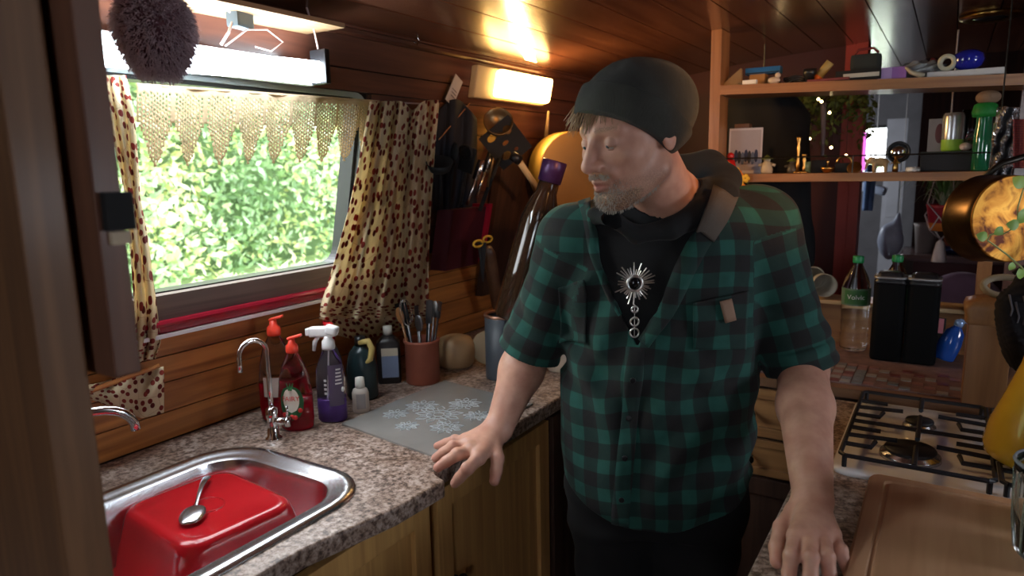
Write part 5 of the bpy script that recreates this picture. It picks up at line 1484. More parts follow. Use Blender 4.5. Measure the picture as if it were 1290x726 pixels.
# ladle shells behind turner
t = thing('ladle', 'dark bronze ladle bowl above the slotted turner near the lamp', 'utensil', tuple(wpt(627, 158, .09)))
s = MB(); s.lathe([(0, -.01), (.03, -.006), (.045, .01), (.049, .03), (.046, .03), (.04, .012), (0, 0)], 24); o = s.build('ladle_bowl', mat('dark_bronze', (.2, .13, .06), .35, .7), t, True); o.rotation_euler = (R_(65), R_(20), R_(30))
MB().tube([(0, 0, -.03), (-.02, -.04, -.2)], .005, 8).build('handle', mat('dark_bronze', (.2, .13, .06), .35, .7), t, True)
for k, (a_, b_, lb) in enumerate((((655, 205), (673, 232), 'pale wooden rolling rod end sticking out beside the wine bottle'), )):
    a = wpt(*a_, .22); b2 = wpt(*b_, .22)
    d_ = (b2 - a); tag(MB().tube([a, b2 + d_ * .3], .0105, 14).build('wooden_rod', mat('pale_beech', (.65, .45, .22), .5), None, True), lb, 'rod')
s = MB().tube([wpt(645, 196, .2), wpt(655, 203, .22)], .016, 14); tag(s.build('bottle_stopper', black, None, True), 'black stopper above the pale rod beside the slotted turner', 'stopper')
# black slab at the middle of the rack: chopping mat and scissors, dark board behind
s = MB(); wbox(s, 2.10, 2.46, 1.05, 1.58, .02, .05); tag(s.build('backing_board', darkwood), 'dark board standing against the wall behind the scissors', 'board')
sc_ = thing('scissors', 'black scissors with two yellow ringed handles hung below the knife rack', 'scissors', tuple(wpt(606, 306, .16)))
yel = mat('yellow_rubber', (.75, .42, .04), .5)
for k, dx in enumerate((-.026, .030)):
    s = MB().tube([Vector((0, dx, 0)) + Vector((.006, .025 * math.cos(a), .010 * math.sin(a) + .001 * k + (.008 if k else 0))) for a in np.linspace(0, 2 * PI, 19)[:-1]], .004, 8, closed=True); s.build('handle_ring', yel, sc_, True)
MB().tube([(0, -.006, 0), (0, .004, -.13)], [.01, .003], 8).tube([(0, .014, 0), (0, .004, -.13)], [.01, .003], 8).build('blades', black, sc_)
rp = thing('rolling_pin', 'brown wooden rolling pin standing beneath the yellow scissor rings', 'rolling pin', tuple(wpt(628, 392, .12)))
v_ = wpt(615, 312, .15) - wpt(628, 392, .12)
MB().tube([(0, 0, 0), tuple(v_ * .12), tuple(v_ * .9), tuple(v_)], [.014, .022, .022, .012], 16).build('roller', wood('brown_beech', (.13, .06, .03), (.08, .035, .018), 'z', .5), rp, True)
# wine bottle
wb_ = thing('wine_bottle', 'dark wine bottle with purple foil top leaning behind the shoulder', 'bottle', tuple(PH(664, 330, 1.98)))
v_ = Vector(PH(699, 204, 1.98)) - Vector(PH(664, 330, 1.98)); q_ = v_.to_track_quat('Z', 'X').to_matrix().to_4x4(); L_ = v_.length
gl = mat('dark_bottle_glass', (.03, .015, .008), .08, coat=.6)
MB().lathe([(0, -.17), (.05, -.17), (.053, -.16), (.053, L_ * .42), (.046, L_ * .55), (.03, L_ * .7), (.027, L_ * .99), (0, L_)], 28, mtx=q_).build('bottle_body', gl, wb_, True)
MB().lathe([(.028, L_ * .8), (.033, L_ * .8), (.035, L_ * 1.0), (.033, L_ * 1.01), (0, L_ * 1.01)], 28, mtx=q_).build('foil_top', mat('deep_purple_foil', (.06, .02, .09), .35, .3), wb_, True)
# round drum / colander of yellow metal
dr = thing('round_tin', 'large round golden tin on its side glowing under the wall lamp', 'tin', tuple(wpt(722, 215, .22)))
ax_ = (Vector((0, 0, CAM_Z)) - Vector(W3(722, 215, .22))); ax_.z = 0; ax_ = (ax_.normalized() + Vector((.55, .25, 0))).normalized()
q_ = ax_.to_track_quat('Z', 'Y').to_matrix().to_4x4()
MB().lathe([(0, -.09), (.137, -.09), (.142, -.085), (.142, -.002), (.138, .002)], 48, mtx=q_).build('tin_side', mat('yellow_gold_tin', (.6, .4, .09), .35, .4), dr, True)
MB().lathe([(0, 0), (.139, 0), (.141, .003), (.136, .005), (0, .004)], 48, mtx=q_).build('tin_lid', mat('brown_gold_lid', (.35, .19, .06), .5, .2), dr, True)
tag(MB().tube([wpt(688, 172, .06), wpt(691, 140, .06)], [.008, .004], 10).build('pale_spatula', mat('pale_beech', (.65, .45, .22), .5), None, True), 'pale wooden spatula handle upright above the golden tin', 'utensil')
# ============================================================ RIGHT SIDE: hob worktop, ledge, shelves
wt2 = MB().box((-.22, .72, .862), (1.5, 1.948, .9)).build('worktop', GR)
tag(wt2, 'speckled brown worktop under the gas hob and chopping board', 'worktop')
md = wt2.modifiers.new('b', 'BEVEL'); md.width = .006; md.segments = 3
c = thing('base_cabinet', 'brown timber base unit under the gas hob', 'cabinet')
MB().box((-.19, .76, .05), (1.49, 1.945, .86)).build('carcass', darkwood, c)
d_, bx = cab_front(c, (-.19, .8), (0, 1), .55, .1, .84, .02, darkwood)
d_, bx = cab_front(c, (-.19, 1.37), (0, 1), .55, .1, .84, .02, darkwood)

# gas hob
hob = thing('gas_hob', 'white glass gas hob with black iron pan supports', 'hob', (-.165, 1.455, .9005))
HW, HD = .56, .478
hwm = mat('white_enamel_glass', (.84, .84, .88), .18, coat=.6, var=.05)
s = MB(); rloft(s, [(HW / 2, HD / 2, HW / 2, HD / 2, .035, 0), (HW / 2, HD / 2, HW / 2, HD / 2, .035, .008), (HW / 2, HD / 2, HW / 2 - .003, HD / 2 - .003, .033, .011)], close0=True, close1=True)
s.build('hob_top', hwm, hob, True)
iron = mat('black_cast_iron', (.012, .013, .018), .5)
burn = []
for k, (bx_, by_, r_) in enumerate(((.135, .135, .05), (.145, .325, .03), (.43, .135, .04), (.43, .325, .04))):
    s = MB().lathe([(0, 0), (r_ * 1.15, 0), (r_ * 1.12, .008), (r_ * .9, .012), (r_ * .9, .014), (0, .014)], 32, c=(bx_, by_, .011)); bb = s.build('burner_base', steel, hob, True)
    s = MB().lathe([(0, 0), (r_ * .95, 0), (r_ * .98, .003), (r_ * .92, .007), (0, .008)], 32, c=(bx_, by_, .025)); s.build('burner_cap', iron, bb, True)
def rod(pts, parent, name='support_bar', r=.0052):
    return MB().tube([Vector(p) for p in pts], r, 6).build(name, iron, parent)
z_ = .038
for gx0, gx1 in ((.016, .275), (.285, .545)):
    g = rod([(gx0 + .01, .012, z_), (gx1 - .01, .012, z_), (gx1, .022, z_), (gx1, .455, z_), (gx1 - .01, .465, z_), (gx0 + .01, .465, z_), (gx0, .455, z_), (gx0, .022, z_), (gx0 + .01, .012, z_)], hob, 'pan_support', .0048)
    g['label'] = 'left pan support' if gx0 < .1 else 'right pan support'
    gm = (gx0 + gx1) / 2
    rod([(gx0, .232, z_), (gx1, .232, z_)], g, 'cross_bar', .005)
    for by_ in (.135, .335):
        rod([(gm, by_ + (.1 if by_ < .2 else .127), z_), (gm, by_ + .025, z_ + .004)], g, 'finger'); rod([(gm, by_ - .115, z_), (gm, by_ - .02, z_ + .004)], g, 'finger')
        for sx in (-1, 1):
            e = gx0 if sx < 0 else gx1
            rod([(e, by_, z_), (gm + sx * .035, by_, z_ + .004)], g, 'finger')
            rod([(e, by_ - .055, z_), (e - sx * .05, by_ - .055, z_), (e - sx * .055, by_ - .02, z_)], g, 'finger')
            rod([(e, by_ + .05, z_), (e - sx * .06, by_ + .05, z_)], g, 'finger')
    for fx, fy in ((gx0 + .008, .02), (gx1 - .008, .02), (gx0 + .008, .457), (gx1 - .008, .457)):
        rod([(fx, fy, .011), (fx, fy, z_)], g, 'foot', .005)

# chopping board
cb = thing('chopping_board', 'thick wooden chopping board with juice groove in front of the hob', 'board', (-.09, .93, .9005))
cwm = wood('worn_board_maple', (.56, .33, .19), (.4, .21, .11), 'y', .55, .1, .6)
s = MB(); rloft(s, [(.25, .2475, .25, .2475, .02, 0), (.25, .2475, .25, .2475, .02, .026), (.25, .2475, .246, .2435, .018, .031), (.25, .2475, .224, .2215, .012, .031), (.25, .2475, .221, .2185, .012, .0275), (.25, .2475, .217, .2145, .012, .0275), (.25, .2475, .214, .2115, .012, .031)], close0=True, close1=True)
s.build('board_slab', cwm, cb)
# yellow conical kettle jug on the hob
yj = thing('yellow_jug', 'mustard yellow tapered enamel jug standing on the right pan support', 'jug', (.19, 1.60, .944))
ym = mat('mustard_yellow_enamel', (.62, .38, .03), .22, coat=.6, var=.12, vscale=12)
MB().lathe([(0, 0), (.085, 0), (.097, .012), (.1, .03), (.092, .07), (.07, .13), (.05, .19), (.044, .22), (.047, .235), (.042, .235), (.04, .22), (.06, .13), (.08, .04), (0, .02)], 40).build('jug_body', ym, yj, True)
MB().tube([(.05, 0, .2), (.1, .0, .21), (.125, 0, .15), (.1, 0, .08), (.09, 0, .07)], .009, 10).build('handle', ym, yj, True)
MB().lathe([(.0435, .222), (.048, .226), (.0475, .238), (.043, .24)], 40).build('dark_rim', black, yj, True)
gj = thing('glass_jar', 'clear ribbed glass jar on the chopping board at the right edge', 'jar', (.168, 1.215, .9325))
MB().lathe([(0, 0), (.04, 0), (.047, .01), (.055, .08), (.057, .135), (.058, .15), (.055, .15), (.053, .135), (.051, .08), (.043, .014), (0, .012)], 36).build('jar_glass', glass, gj, True)
for k in range(12):
    a = 2 * PI * k / 12
    MB().tube([(r_ * math.cos(a + .3 * z_ * 6), r_ * math.sin(a + .3 * z_ * 6), z_) for r_, z_ in ((.0475, .012), (.054, .06), (.0568, .1), (.0578, .13))], .0018, 6).build('glass_rib', mat('green_tinted_glass', (.5, .62, .55), .08, trans=.8, ior=1.4), gj, True)
MB().lathe([(.0578, .146), (.06, .149), (.0575, .153), (.055, .15)], 36).build('rim', mat('frosty_rim', (.6, .66, .75), .1, trans=.5), gj, True)
gl_ = thing('green_lid_pot', 'bright green lidded tub behind the glass jar', 'tub', (.20, 1.335, .9325))
MB().lathe([(0, 0), (.045, 0), (.048, .1), (0, .1)], 28).build('tub', mat('pale_translucent_tub', (.5, .55, .45), .3), gl_, True)
MB().lathe([(0, .1), (.052, .1), (.054, .104), (.052, .118), (.045, .124), (0, .125)], 28).build('lid', mat('bright_green_plastic', (.1, .5, .12), .35), gl_, True)

# ledge unit with drawers
lu = thing('ledge_unit', 'raised timber ledge with drawers behind the hob and the man', 'cabinet')
trimw = wood('brown_ledge_timber', (.2, .1, .05), (.11, .05, .025), 'x', .45, .2)
MB().box((-.86, 1.97, .05), (1.5, 2.47, .905)).build('carcass', darkwood, lu)
MB().box((-.86, 1.95, .905), (1.5, 2.47, .93)).build('ledge_top_board', trimw, lu)
# drawers facing the camera
for (z0, z1, w_) in ((.755, .895, 0), (.64, .745, 1), (.1, .63, 2)):
    d_, bx = cab_front(lu, (-.215 - .40, 1.97), (1, 0), .385, z0, z1, .018, wood('amber_drawer_pine', (.38, .19, .07), (.24, .11, .04), 'x', .45, .2) if w_ < 2 else darkwood, arch=True)
    if w_ < 2:
        k = MB(); k.sphere((-.425, 1.925, (z0 + z1) / 2), (.012, .01, .012), 12, 8).tube([(-.425, 1.955, (z0 + z1) / 2), (-.425, 1.925, (z0 + z1) / 2)], .004, 8); k.build('knob', handle_m, d_, True)
# patterned mat / mosaic tiles on the ledge
mo = thing('mosaic_mat', 'faded red and grey patterned tile mat along the timber ledge', 'mat')
MB().box((-.50, 1.99, .9305), (.068, 2.40, .934)).build('mat_base', mat('dusty_rose_mat', (.16, .09, .08), .6, var=.3, vscale=40), mo)
tcs = [mat('tile_rose', (.22, .1, .09), .4), mat('tile_slate', (.14, .15, .17), .4), mat('tile_grey', (.25, .23, .22), .4), mat('tile_maroon', (.14, .04, .04), .4)]
for i in range(20):
    for j in range(7):
        x0 = -.495 + i * .028; y0 = 1.995 + j * .028
        if x0 > -.17 and (i + j) % 3: continue
        MB().box((x0, y0, .934), (x0 + .025, y0 + .025, .9362)).build('tile', tcs[(i * 7 + j * 3 + (i * j) % 5) % 4], mo)
# low boarded back above the ledge
bb_ = thing('timber_partition', 'low honey timber back board behind the water bottles', 'panel')
MB().box((-.86, 2.47, .05), (.16, 2.50, 1.06)).build('board', wood('orange_brown_board', (.3, .14, .05), (.19, .08, .03), 'x', .45, .2), bb_)
MB().box((-.86, 2.44, 1.06), (.16, 2.56, 1.073), .003).build('top_bead', wood('pale_bead', (.55, .38, .2), (.42, .27, .13), 'x', .45, .2), bb_)
struct(MB().box((.16, 2.60, 0), (1.5, 2.63, 1.99)).build('wall_side', redwood))
MB().box((.16, 2.50, .05), (1.5, 2.53, 1.06)).build('side_board', redwood, bb_)

nw = thing('newel_post', 'square honey timber post with moulded cap standing on the ledge', 'post', (.105, 2.0, .93))
hz = wood('dull_honey_post', (.3, .14, .05), (.2, .085, .03), 'z', .5, .15)
s = MB().box((-.044, -.044, 0), (.044, .044, .20), .003); s.build('shaft', hz, nw)
rloft(MB(), [(0, 0, .046, .046, .006, .198), (0, 0, .052, .052, .008, .206), (0, 0, .049, .049, .008, .216), (0, 0, .056, .056, .01, .235), (0, 0, .052, .052, .02, .252), (0, 0, .03, .03, .02, .262)], close1=True).build('moulded_cap', hz, nw, True)
rp_ = thing('rope_coil', 'loop of pale rope draped over the moulded cap of the honey post', 'rope', (.14, 2.0, 1.19))
MB().tube([(.045 * math.cos(a) - .01, .02 * math.sin(a), .028 + .02 * math.sin(a)) for a in np.linspace(0, 2 * PI, 25)[:-1]], .008, 8, closed=True).build('coil', mat('pale_hemp_rope', (.35, .28, .19), .9, bump=.5, bscale=300), rp_, True)

# shelf posts and shelves
sp_ = thing('shelf_upright', 'tall honey pine upright at the left end of the open shelves', 'post')
MB().box((-.706, 2.40, 1.073), (-.672, 2.50, cz(-.69))).build('upright', honey_z, sp_)
s2_ = thing('shelf_upright', 'slim honey pine upright under the right end of the lower shelf', 'post')
MB().box((.085, 2.42, 1.073), (.12, 2.46, 1.455)).build('upright', honey_z, s2_)
lsh = MB().box((-.672, 2.40, 1.457), (.125, 2.58, 1.483), .002).build('shelf', honey_x)
tag(lsh, 'lower open shelf of honey pine lined with small ornaments', 'shelf')
ush = MB(); vs_ = []
for x_, z_ in ((-.672, 1.775), (.52, 1.73)):
    for y_ in (2.40, 2.58):
        for dz in (-.03, 0): vs_.append(ush.bm.verts.new((x_, y_, z_ + dz)))
for f_ in ((0, 1, 3, 2), (4, 6, 7, 5), (0, 4, 5, 1), (2, 3, 7, 6), (0, 2, 6, 4), (1, 5, 7, 3)): ush.bm.faces.new([vs_[i] for i in f_])
tag(ush.build('shelf', honey_x), 'upper open shelf of honey pine piled with odds and ends', 'shelf')
def uz(x): return 1.775 - .045 * (x + .672) / 1.192 + .0008
LZ = 1.4838
rl = thing('shelf_rail', 'thin dark wire rail along the front of the lower shelf', 'rail')
MB().tube([(-.67, 2.405, 1.535), (.12, 2.405, 1.535)], .0022, 6).build('wire', handle_m, rl)
for x_ in (-.66, -.26, .115): MB().tube([(x_, 2.405, LZ), (x_, 2.405, 1.535)], .0022, 6).build('peg', handle_m, rl)
def X(px, py=210, Y=2.48): return float(on(px, py, 1, Y)[0])
GL = 'ornaments on the lower shelf'; GU = 'odds and ends on the upper shelf'
# photograph
pc_ = thing('photo_card', 'white-bordered photo of people standing at the left end of the lower shelf', 'photo', (X(936), 2.50, LZ), R_(8)); pc_.rotation_euler = (R_(-6), 0, R_(8))
MB().box((-.055, 0, 0), (.055, .002, .155)).build('card', mat('white_photo_paper', (.62, .6, .62), .5), pc_)
MB().box((-.05, -.0006, .01), (.05, 0, .148)).build('hazy_sky_print', mat('hazy_sky_print', (.42, .38, .4), .4), pc_)
for k in range(7):
    MB().sphere((-.03 + .011 * k, -.0008, .06 - .004 * (k % 3)), (.007, .0006, .022), 10, 8).build('printed_figure', mat(('navy_print', 'dark_print', 'grey_blue_print')[k % 3], ((.02, .03, .08), (.02, .02, .025), (.1, .13, .2))[k % 3], .5), pc_)
bx2 = thing('wooden_block', 'small brown box just showing above the photo card', 'box', (X(930), 2.55, LZ)); MB().box((-.03, -.02, 0), (.02, .02, .17), .002).build('box_body', trimw, bx2)
# red figurine and autumn flowers
rf = thing('red_figurine', 'little red glass figurine before the photo card', 'figurine', (X(925), 2.43, LZ))
MB().lathe([(0, 0), (.016, 0), (.02, .02), (.014, .045), (.006, .05), (0, .05)], 16).build('body', mat('red_glass', (.6, .02, .02), .15, coat=.5), rf, True)
MB().sphere((0, 0, .06), .012, 12, 8).build('head', mat('red_glass', (.6, .02, .02), .15), rf, True)
fl = thing('silk_flowers', 'orange and yellow silk flowers trailing over the lower shelf end', 'flowers', (X(925), 2.40, LZ))
for k in range(12):
    a_ = random.uniform(-.03, .075); z2 = random.uniform(-.03, .03) - a_ * .45
    fm = (mat('orange_petal', (.7, .2, .02), .6), mat('yellow_petal', (.8, .5, .05), .6))[k % 2]
    h = MB()
    for q_ in range(5):
        an = 2 * PI * q_ / 5 + k
        h.sphere((a_ + .008 * math.cos(an), -.015, z2 + .008 * math.sin(an)), (.007, .003, .007), 8, 6)
    o = h.build('flower', fm, fl, True); o['kind'] = 'stuff'
MB().tube([(-.03, -.01, .02), (.02, -.012, 0), (.07, -.01, -.03)], .002, 5).build('stem', mat('leaf_green', (.08, .2, .04), .6), fl)
def figurine(px, h_, m1, m2, lab, name='figurine', Y=2.46, r_=.014, hat=True):
    t = thing(name, lab, 'figurine', (X(px, 210, Y), Y, LZ), group=GL)
    MB().lathe([(0, 0), (r_, 0), (r_ * 1.1, h_ * .2), (r_ * .7, h_ * .6), (0, h_ * .66)], 14).build('body', m1, t, True)
    MB().sphere((0, 0, h_ * .72), r_ * .62, 12, 8).build('head', m1, t, True)
    if hat: MB().lathe([(r_ * 1.2, h_ * .76), (r_ * .7, h_ * .84), (0, h_)], 14).build('hat', m2, t, True)
    for sx in (-1, 1): MB().tube([(sx * r_ * .6, 0, h_ * .5), (sx * r_ * 1.5, -.004, h_ * .42)], r_ * .28, 6).build('arm', m1, t, True)
    return t
cream = mat('cream_ceramic', (.5, .42, .3), .4); greenm = mat('moss_green', (.14, .2, .04), .6)
figurine(966, .062, cream, greenm, 'cream gnome figurine wearing a green hat on the lower shelf', r_=.018)
figurine(998, .05, mat('dark_ceramic', (.06, .05, .04), .4), greenm, 'dark little figurine right of the green-hatted gnome', r_=.015)
bras = brass
def candlestick(px, h_, lab, Y=2.45):
    t = thing('candlestick', lab, 'candlestick', (X(px, 210, Y), Y, LZ), group=GL)
    MB().lathe([(0, 0), (.014, 0), (.013, .004), (.004, .008), (.005, h_ * .3), (.0035, h_ * .5), (.006, h_ * .7), (.004, h_ * .8), (.008, h_ * .95), (.008, h_), (0, h_)], 16).build('stem', bras, t, True); return t
candlestick(1005, .115, 'tallest of the thin turned candlesticks on the lower shelf'); candlestick(1013, .06, 'short brass candlestick next to the tall one')
t = thing('small_pot', 'small green glass pot between brass ornaments', 'pot', (X(1018), 2.46, LZ), group=GL); MB().lathe([(0, 0), (.011, 0), (.012, .035), (.009, .036), (0, .034)], 14).build('pot_body', mat('sage_glass', (.12, .18, .1), .2), t, True)
t = thing('dark_box', 'small dark box behind the brass bowl', 'box', (X(1032), 2.48, LZ), group=GL); MB().box((-.022, -.015, 0), (.022, .015, .04), .002).build('box_body', blackmatt, t)
t = thing('brass_bowl', 'small shiny brass bowl in the middle of the lower shelf', 'bowl', (X(1045), 2.44, LZ), group=GL); MB().lathe([(0, 0), (.01, 0), (.02, .012), (.021, .018), (.018, .016), (0, .006)], 20).build('bowl', bras, t, True); MB().lathe([(0, .015), (.003, .018), (.002, .03), (.005, .035), (0, .04)], 10).build('finial', bras, t, True)
t = thing('brass_ornament', 'arched brass ornament left of the elephant', 'ornament', (X(1064), 2.47, LZ), group=GL); MB().tube([(.022 * math.cos(a), 0, .03 + .02 * math.sin(a)) for a in np.linspace(0, PI, 12)], .004, 8).build('arch', bras, t, True); MB().box((-.026, -.01, 0), (.026, .01, .03), .003).build('base', blackmatt, t)
t = thing('brass_dish', 'flat brass dish leaning by the pink strip', 'dish', (X(1078), 2.45, LZ + .012), group=GL); MB().lathe([(0, -.002), (.018, -.002), (.022, .004), (.02, .005), (0, .002)], 20, mtx=Matrix.Rotation(R_(60), 4, 'X')).build('dish', bras, t, True)
el = thing('elephant', 'carved sandy wooden elephant on the lower shelf', 'elephant', (X(1108), 2.45, LZ), R_(6), GL)
ew = mat('sandy_carved_wood', (.5, .32, .15), .5, var=.25, vscale=60)
V, F = surface_net(lambda p: smin(smin(smin(ell(p, (.004, 0, .03), (.023, .011, .014)), ell(p, (-.022, 0, .036), (.011, .009, .011)), .006), cap(p, (-.03, 0, .034), (-.036, 0, .012), .005, .003), .004),
        np.minimum.reduce([cap(p, (x_, y_, .026), (x_, y_, .003), .0058, .005) for x_ in (-.012, .019) for y_ in (-.006, .006)]), .005), (-.045, -.02, -.004), (.035, .02, .055), .0016)
np_mesh('elephant_body', V, F, ew, el)
for sy in (-1, 1): MB().sphere((-.018, sy * .0095, .036), (.009, .002, .01), 12, 8).build('ear', ew, el, True)
MB().tube([(.027, 0, .034), (.031, 0, .02)], .0012, 5).build('tail', ew, el, True)
figurine(1128, .06, bras, bras, 'thin brass figurine right behind the elephant', r_=.008)
t = thing('round_mirror', 'round silver-rimmed mirror behind the elephant', 'mirror', (X(1132, 190, 2.53), 2.53, LZ + .035)); t.rotation_euler = (R_(84), 0, R_(5))
MB().lathe([(0, 0), (.029, 0), (.03, .002), (0, .002)], 32, mtx=Matrix.Translation((0, .025, 0))).build('mirror_glass', mat('mirror_silver', (.8, .8, .82), .08, 1.0), t, True)
MB().tube([(.03 * math.cos(a), .025 + .03 * math.sin(a), 0) for a in np.linspace(0, 2 * PI, 33)[:-1]], .004, 8, closed=True).build('rim', black, t, True)
t = thing('white_puck', 'small round white tin right of the elephant', 'tin', (X(1151), 2.45, LZ), group=GL); MB().lathe([(0, 0), (.019, 0), (.02, .003), (.019, .013), (0, .014)], 24).build('tin_body', white, t, True)
t = thing('black_box', 'long black box on the right half of the lower shelf', 'box', (X(1202), 2.50, LZ)); MB().box((-.088, -.045, 0), (.075, .04, .052), .003).build('box_body', mat('black_lacquer', (.01, .009, .011), .6), t); MB().box((-.09, -.047, .052), (.077, .042, .058), .002).build('lid', mat('dull_green_black', (.025, .03, .022), .5), t)
t = thing('tin_can', 'silver drink can with a lime green foot on the black box', 'can', (X(1199, 185, 2.5), 2.5, LZ + .0585))
MB().lathe([(.0285, .034), (.029, .04), (.029, .1), (.026, .11), (.024, .112), (0, .11)], 28).build('can_body', mat('silver_grey_can', (.5, .5, .52), .25, .7), t, True)
MB().lathe([(0, 0), (.025, 0), (.0287, .006), (.0287, .034)], 28).build('green_foot', mat('lime_green_print', (.28, .5, .05), .4), t, True)
t = thing('card_picture', 'grey framed picture leaning behind the lime-footed can', 'picture', (X(1181, 180, 2.55), 2.535, LZ + .0585)); t.rotation_euler = (R_(-8), 0, R_(4))
MB().box((-.026, 0, 0), (.026, .003, .1)).build('frame', mat('grey_card', (.28, .26, .28), .6), t); MB().sphere((.004, -.0008, .055), (.012, .001, .03), 14, 10).build('printed_figure', mat('maroon_print', (.12, .04, .05), .6), t)
t = thing('pebble', 'pale pink stone on the black box beside the green bottle', 'stone', (X(1216, 185, 2.49), 2.48, LZ + .0585)); MB().sphere((0, 0, .012), (.016, .012, .012), 14, 10).build('stone', mat('pink_stone', (.5, .38, .34), .5), t, True)
t = thing('green_bottle', 'tall dark green glass bottle with a cork-brown ball top', 'bottle', (X(1234, 215, 2.46), 2.435, LZ))
MB().lathe([(0, 0), (.022, 0), (.0235, .006), (.0235, .1), (.02, .13), (.02, .16), (.018, .165), (0, .165)], 28).build('bottle_body', mat('emerald_glass', (.01, .12, .05), .08, coat=.6), t, True)
MB().lathe([(0, .148), (.03, .152), (.033, .165), (.028, .185), (.02, .19), (0, .19)], 24).build('green_cloth_top', mat('bright_emerald', (.01, .2, .03), .6), t, True)
MB().sphere((.004, 0, .205), (.031, .028, .02), 18, 12).build('brown_ball', mat('cork_brown', (.26, .16, .1), .8, bump=.5, bscale=200), t, True)
t = thing('clear_tumbler', 'clear glass tumbler glinting between the can and the green bottle', 'glass', (X(1222, 190, 2.52), 2.535, LZ + .0585)); MB().lathe([(0, 0), (.024, 0), (.027, .12), (.025, .12), (.022, .006), (0, .006)], 24).build('tumbler', glass, t, True)

# upper shelf things
def U(px, Y=2.46): x = X(px, 95, Y); return (x, Y, uz(x))
def ubox(name, lab, px, w, d, h, m, cat='box', rz=0, dz=0, Y=2.46, rot=None, bev=.002):
    x, y, z = U(px, Y); t = thing(name, lab, cat, (x, y, z + dz), rz, GU)
    if rot: t.rotation_euler = rot
    MB().box((-w / 2, -d / 2, 0), (w / 2, d / 2, h), bev).build('body', m, t); return t
kraft = mat('kraft_card', (.38, .24, .11), .7)
t = thing('card_wedge', 'tan triangular card wedge at the left end of the upper shelf', 'card', U(928), group=GU); MB().prism([(-.05, 0), (.022, 0), (.018, .055)], 0, .02, Matrix.Rotation(PI / 2, 4, 'X')).build('body', kraft, t)
ubox('white_box', 'flat white box in front of the tan wedge', 945, .045, .02, .014, white, Y=2.42)
ubox('orange_box', 'orange cardboard box beneath the blue box', 956, .05, .05, .038, mat('orange_card', (.5, .26, .08), .6), Y=2.5)
t = ubox('blue_box', 'bright blue long box lying on the orange box', 962, .112, .04, .022, mat('bright_blue_card', (.02, .16, .42), .4), Y=2.5, dz=.0385)
MB().box((-.055, -.0208, .002), (.055, -.0204, .006)).build('dark_stripe', black, t)
x, y, z = U(975, 2.43); t = thing('white_figurine', 'little white ceramic animal near the blue box', 'figurine', (x, y, z), group=GU)
MB().sphere((0, 0, .011), (.02, .011, .011), 14, 8).build('body', mat('ivory_ceramic', (.6, .5, .42), .35), t, True); MB().sphere((.012, 0, .026), .009, 12, 8).build('head', mat('ivory_ceramic', (.6, .5, .42), .35), t, True)
t = ubox('green_tin', 'dark green tin at the far left of the upper shelf', 908, .03, .03, .03, mat('dark_green_tin', (.04, .06, .04), .4), Y=2.47)
x, y, z = U(1004); t = thing('cable_coil', 'loose dark cable heap left of the black torch', 'cable', (x, y, z + .006), group=GU)
for k in range(3): MB().tube([((.03 + .004 * k) * math.cos(a), .025 * math.sin(a), .006 * k + .004 * math.sin(3 * a)) for a in np.linspace(0, 2 * PI, 21)[:-1]], .004, 6, closed=True).build('loop', black, t, True)
x, y, z = U(1020, 2.44); t = thing('torch', 'black stubby torch standing on the upper shelf', 'torch', (x, y, z), group=GU); MB().lathe([(0, 0), (.014, 0), (.014, .02), (.02, .026), (.02, .042), (0, .042)], 18).build('body', black, t, True)
x, y, z = U(1032, 2.46); t = thing('glue_tube', 'yellow and orange tube leaning on the black torch', 'tube', (x, y, z + .022), group=GU); t.rotation_euler = (0, R_(38), 0)
MB().lathe([(0, 0), (.013, 0), (.013, .05), (0, .05)], 14).build('body', mat('dull_yellow', (.5, .36, .12), .5), t, True); MB().lathe([(0, -.016), (.009, -.016), (.013, 0), (0, 0)], 14).build('cap', mat('vivid_orange', (.7, .15, .02), .5), t, True)
ubox('red_tray', 'thin maroon tray under the yellow tube', 1045, .12, .06, .008, mat('maroon_tray', (.16, .03, .03), .5), Y=2.43)
t = ubox('notebook', 'black notebook with pale pages on the upper shelf', 1082, .125, .06, .03, blackmatt, 'book', Y=2.44)
MB().box((-.04, -.0315, .008), (.058, -.0302, .02)).build('pages', mat('page_edges', (.5, .48, .42), .8), t)
t = ubox('camera_pouch', 'dark rounded pouch lying on the black notebook', 1090, .085, .05, .05, mat('dark_olive_pouch', (.03, .032, .028), .8), 'pouch', dz=.031, Y=2.47, bev=.012)
MB().tube([(-.03, -.02, .05), (-.02, -.022, .062), (.02, -.022, .064), (.035, -.02, .05)], .004, 6).build('strap', mat('dark_red_cord', (.2, .02, .02), .6), t, True)
t = ubox('purple_box', 'purple little carton beside the notebook', 1124, .075, .04, .034, mat('lilac_card', (.32, .13, .42), .5), Y=2.44)
MB().box((-.0375, -.0208, .0), (.0, -.0203, .034)).build('pale_panel', mat('pale_lilac', (.5, .32, .6), .5), t)
x, y, z = U(1158, 2.48); t = thing('plastic_bag', 'crumpled clear plastic bag of bits right of the purple carton', 'bag', (x, y, z), group=GU)
V, F = surface_net(lambda p: ell(p, (0, 0, .026), (.068, .034, .028)) + .006 * np.sin(p[:, 0] * 130 + 3 * np.sin(p[:, 2] * 90)) * np.sin(p[:, 2] * 120 + p[:, 1] * 100), (-.09, -.05, -.012), (.09, .05, .07), .0035)
np_mesh('bag_film', V, F, mat('greyish_plastic_film', (.4, .42, .42), .18, trans=.35), t)
x, y, z = U(1150, 2.42); t = thing('hair_claw', 'cream plastic clip in front of the clear bag', 'clip', (x, y, z + .003), group=GU); MB().tube([(-.02, 0, .03), (-.005, 0, .014), (.02, 0, .004), (.03, 0, .004)], [.004, .006, .008, .005], 8).build('clip_body', cream, t, True)
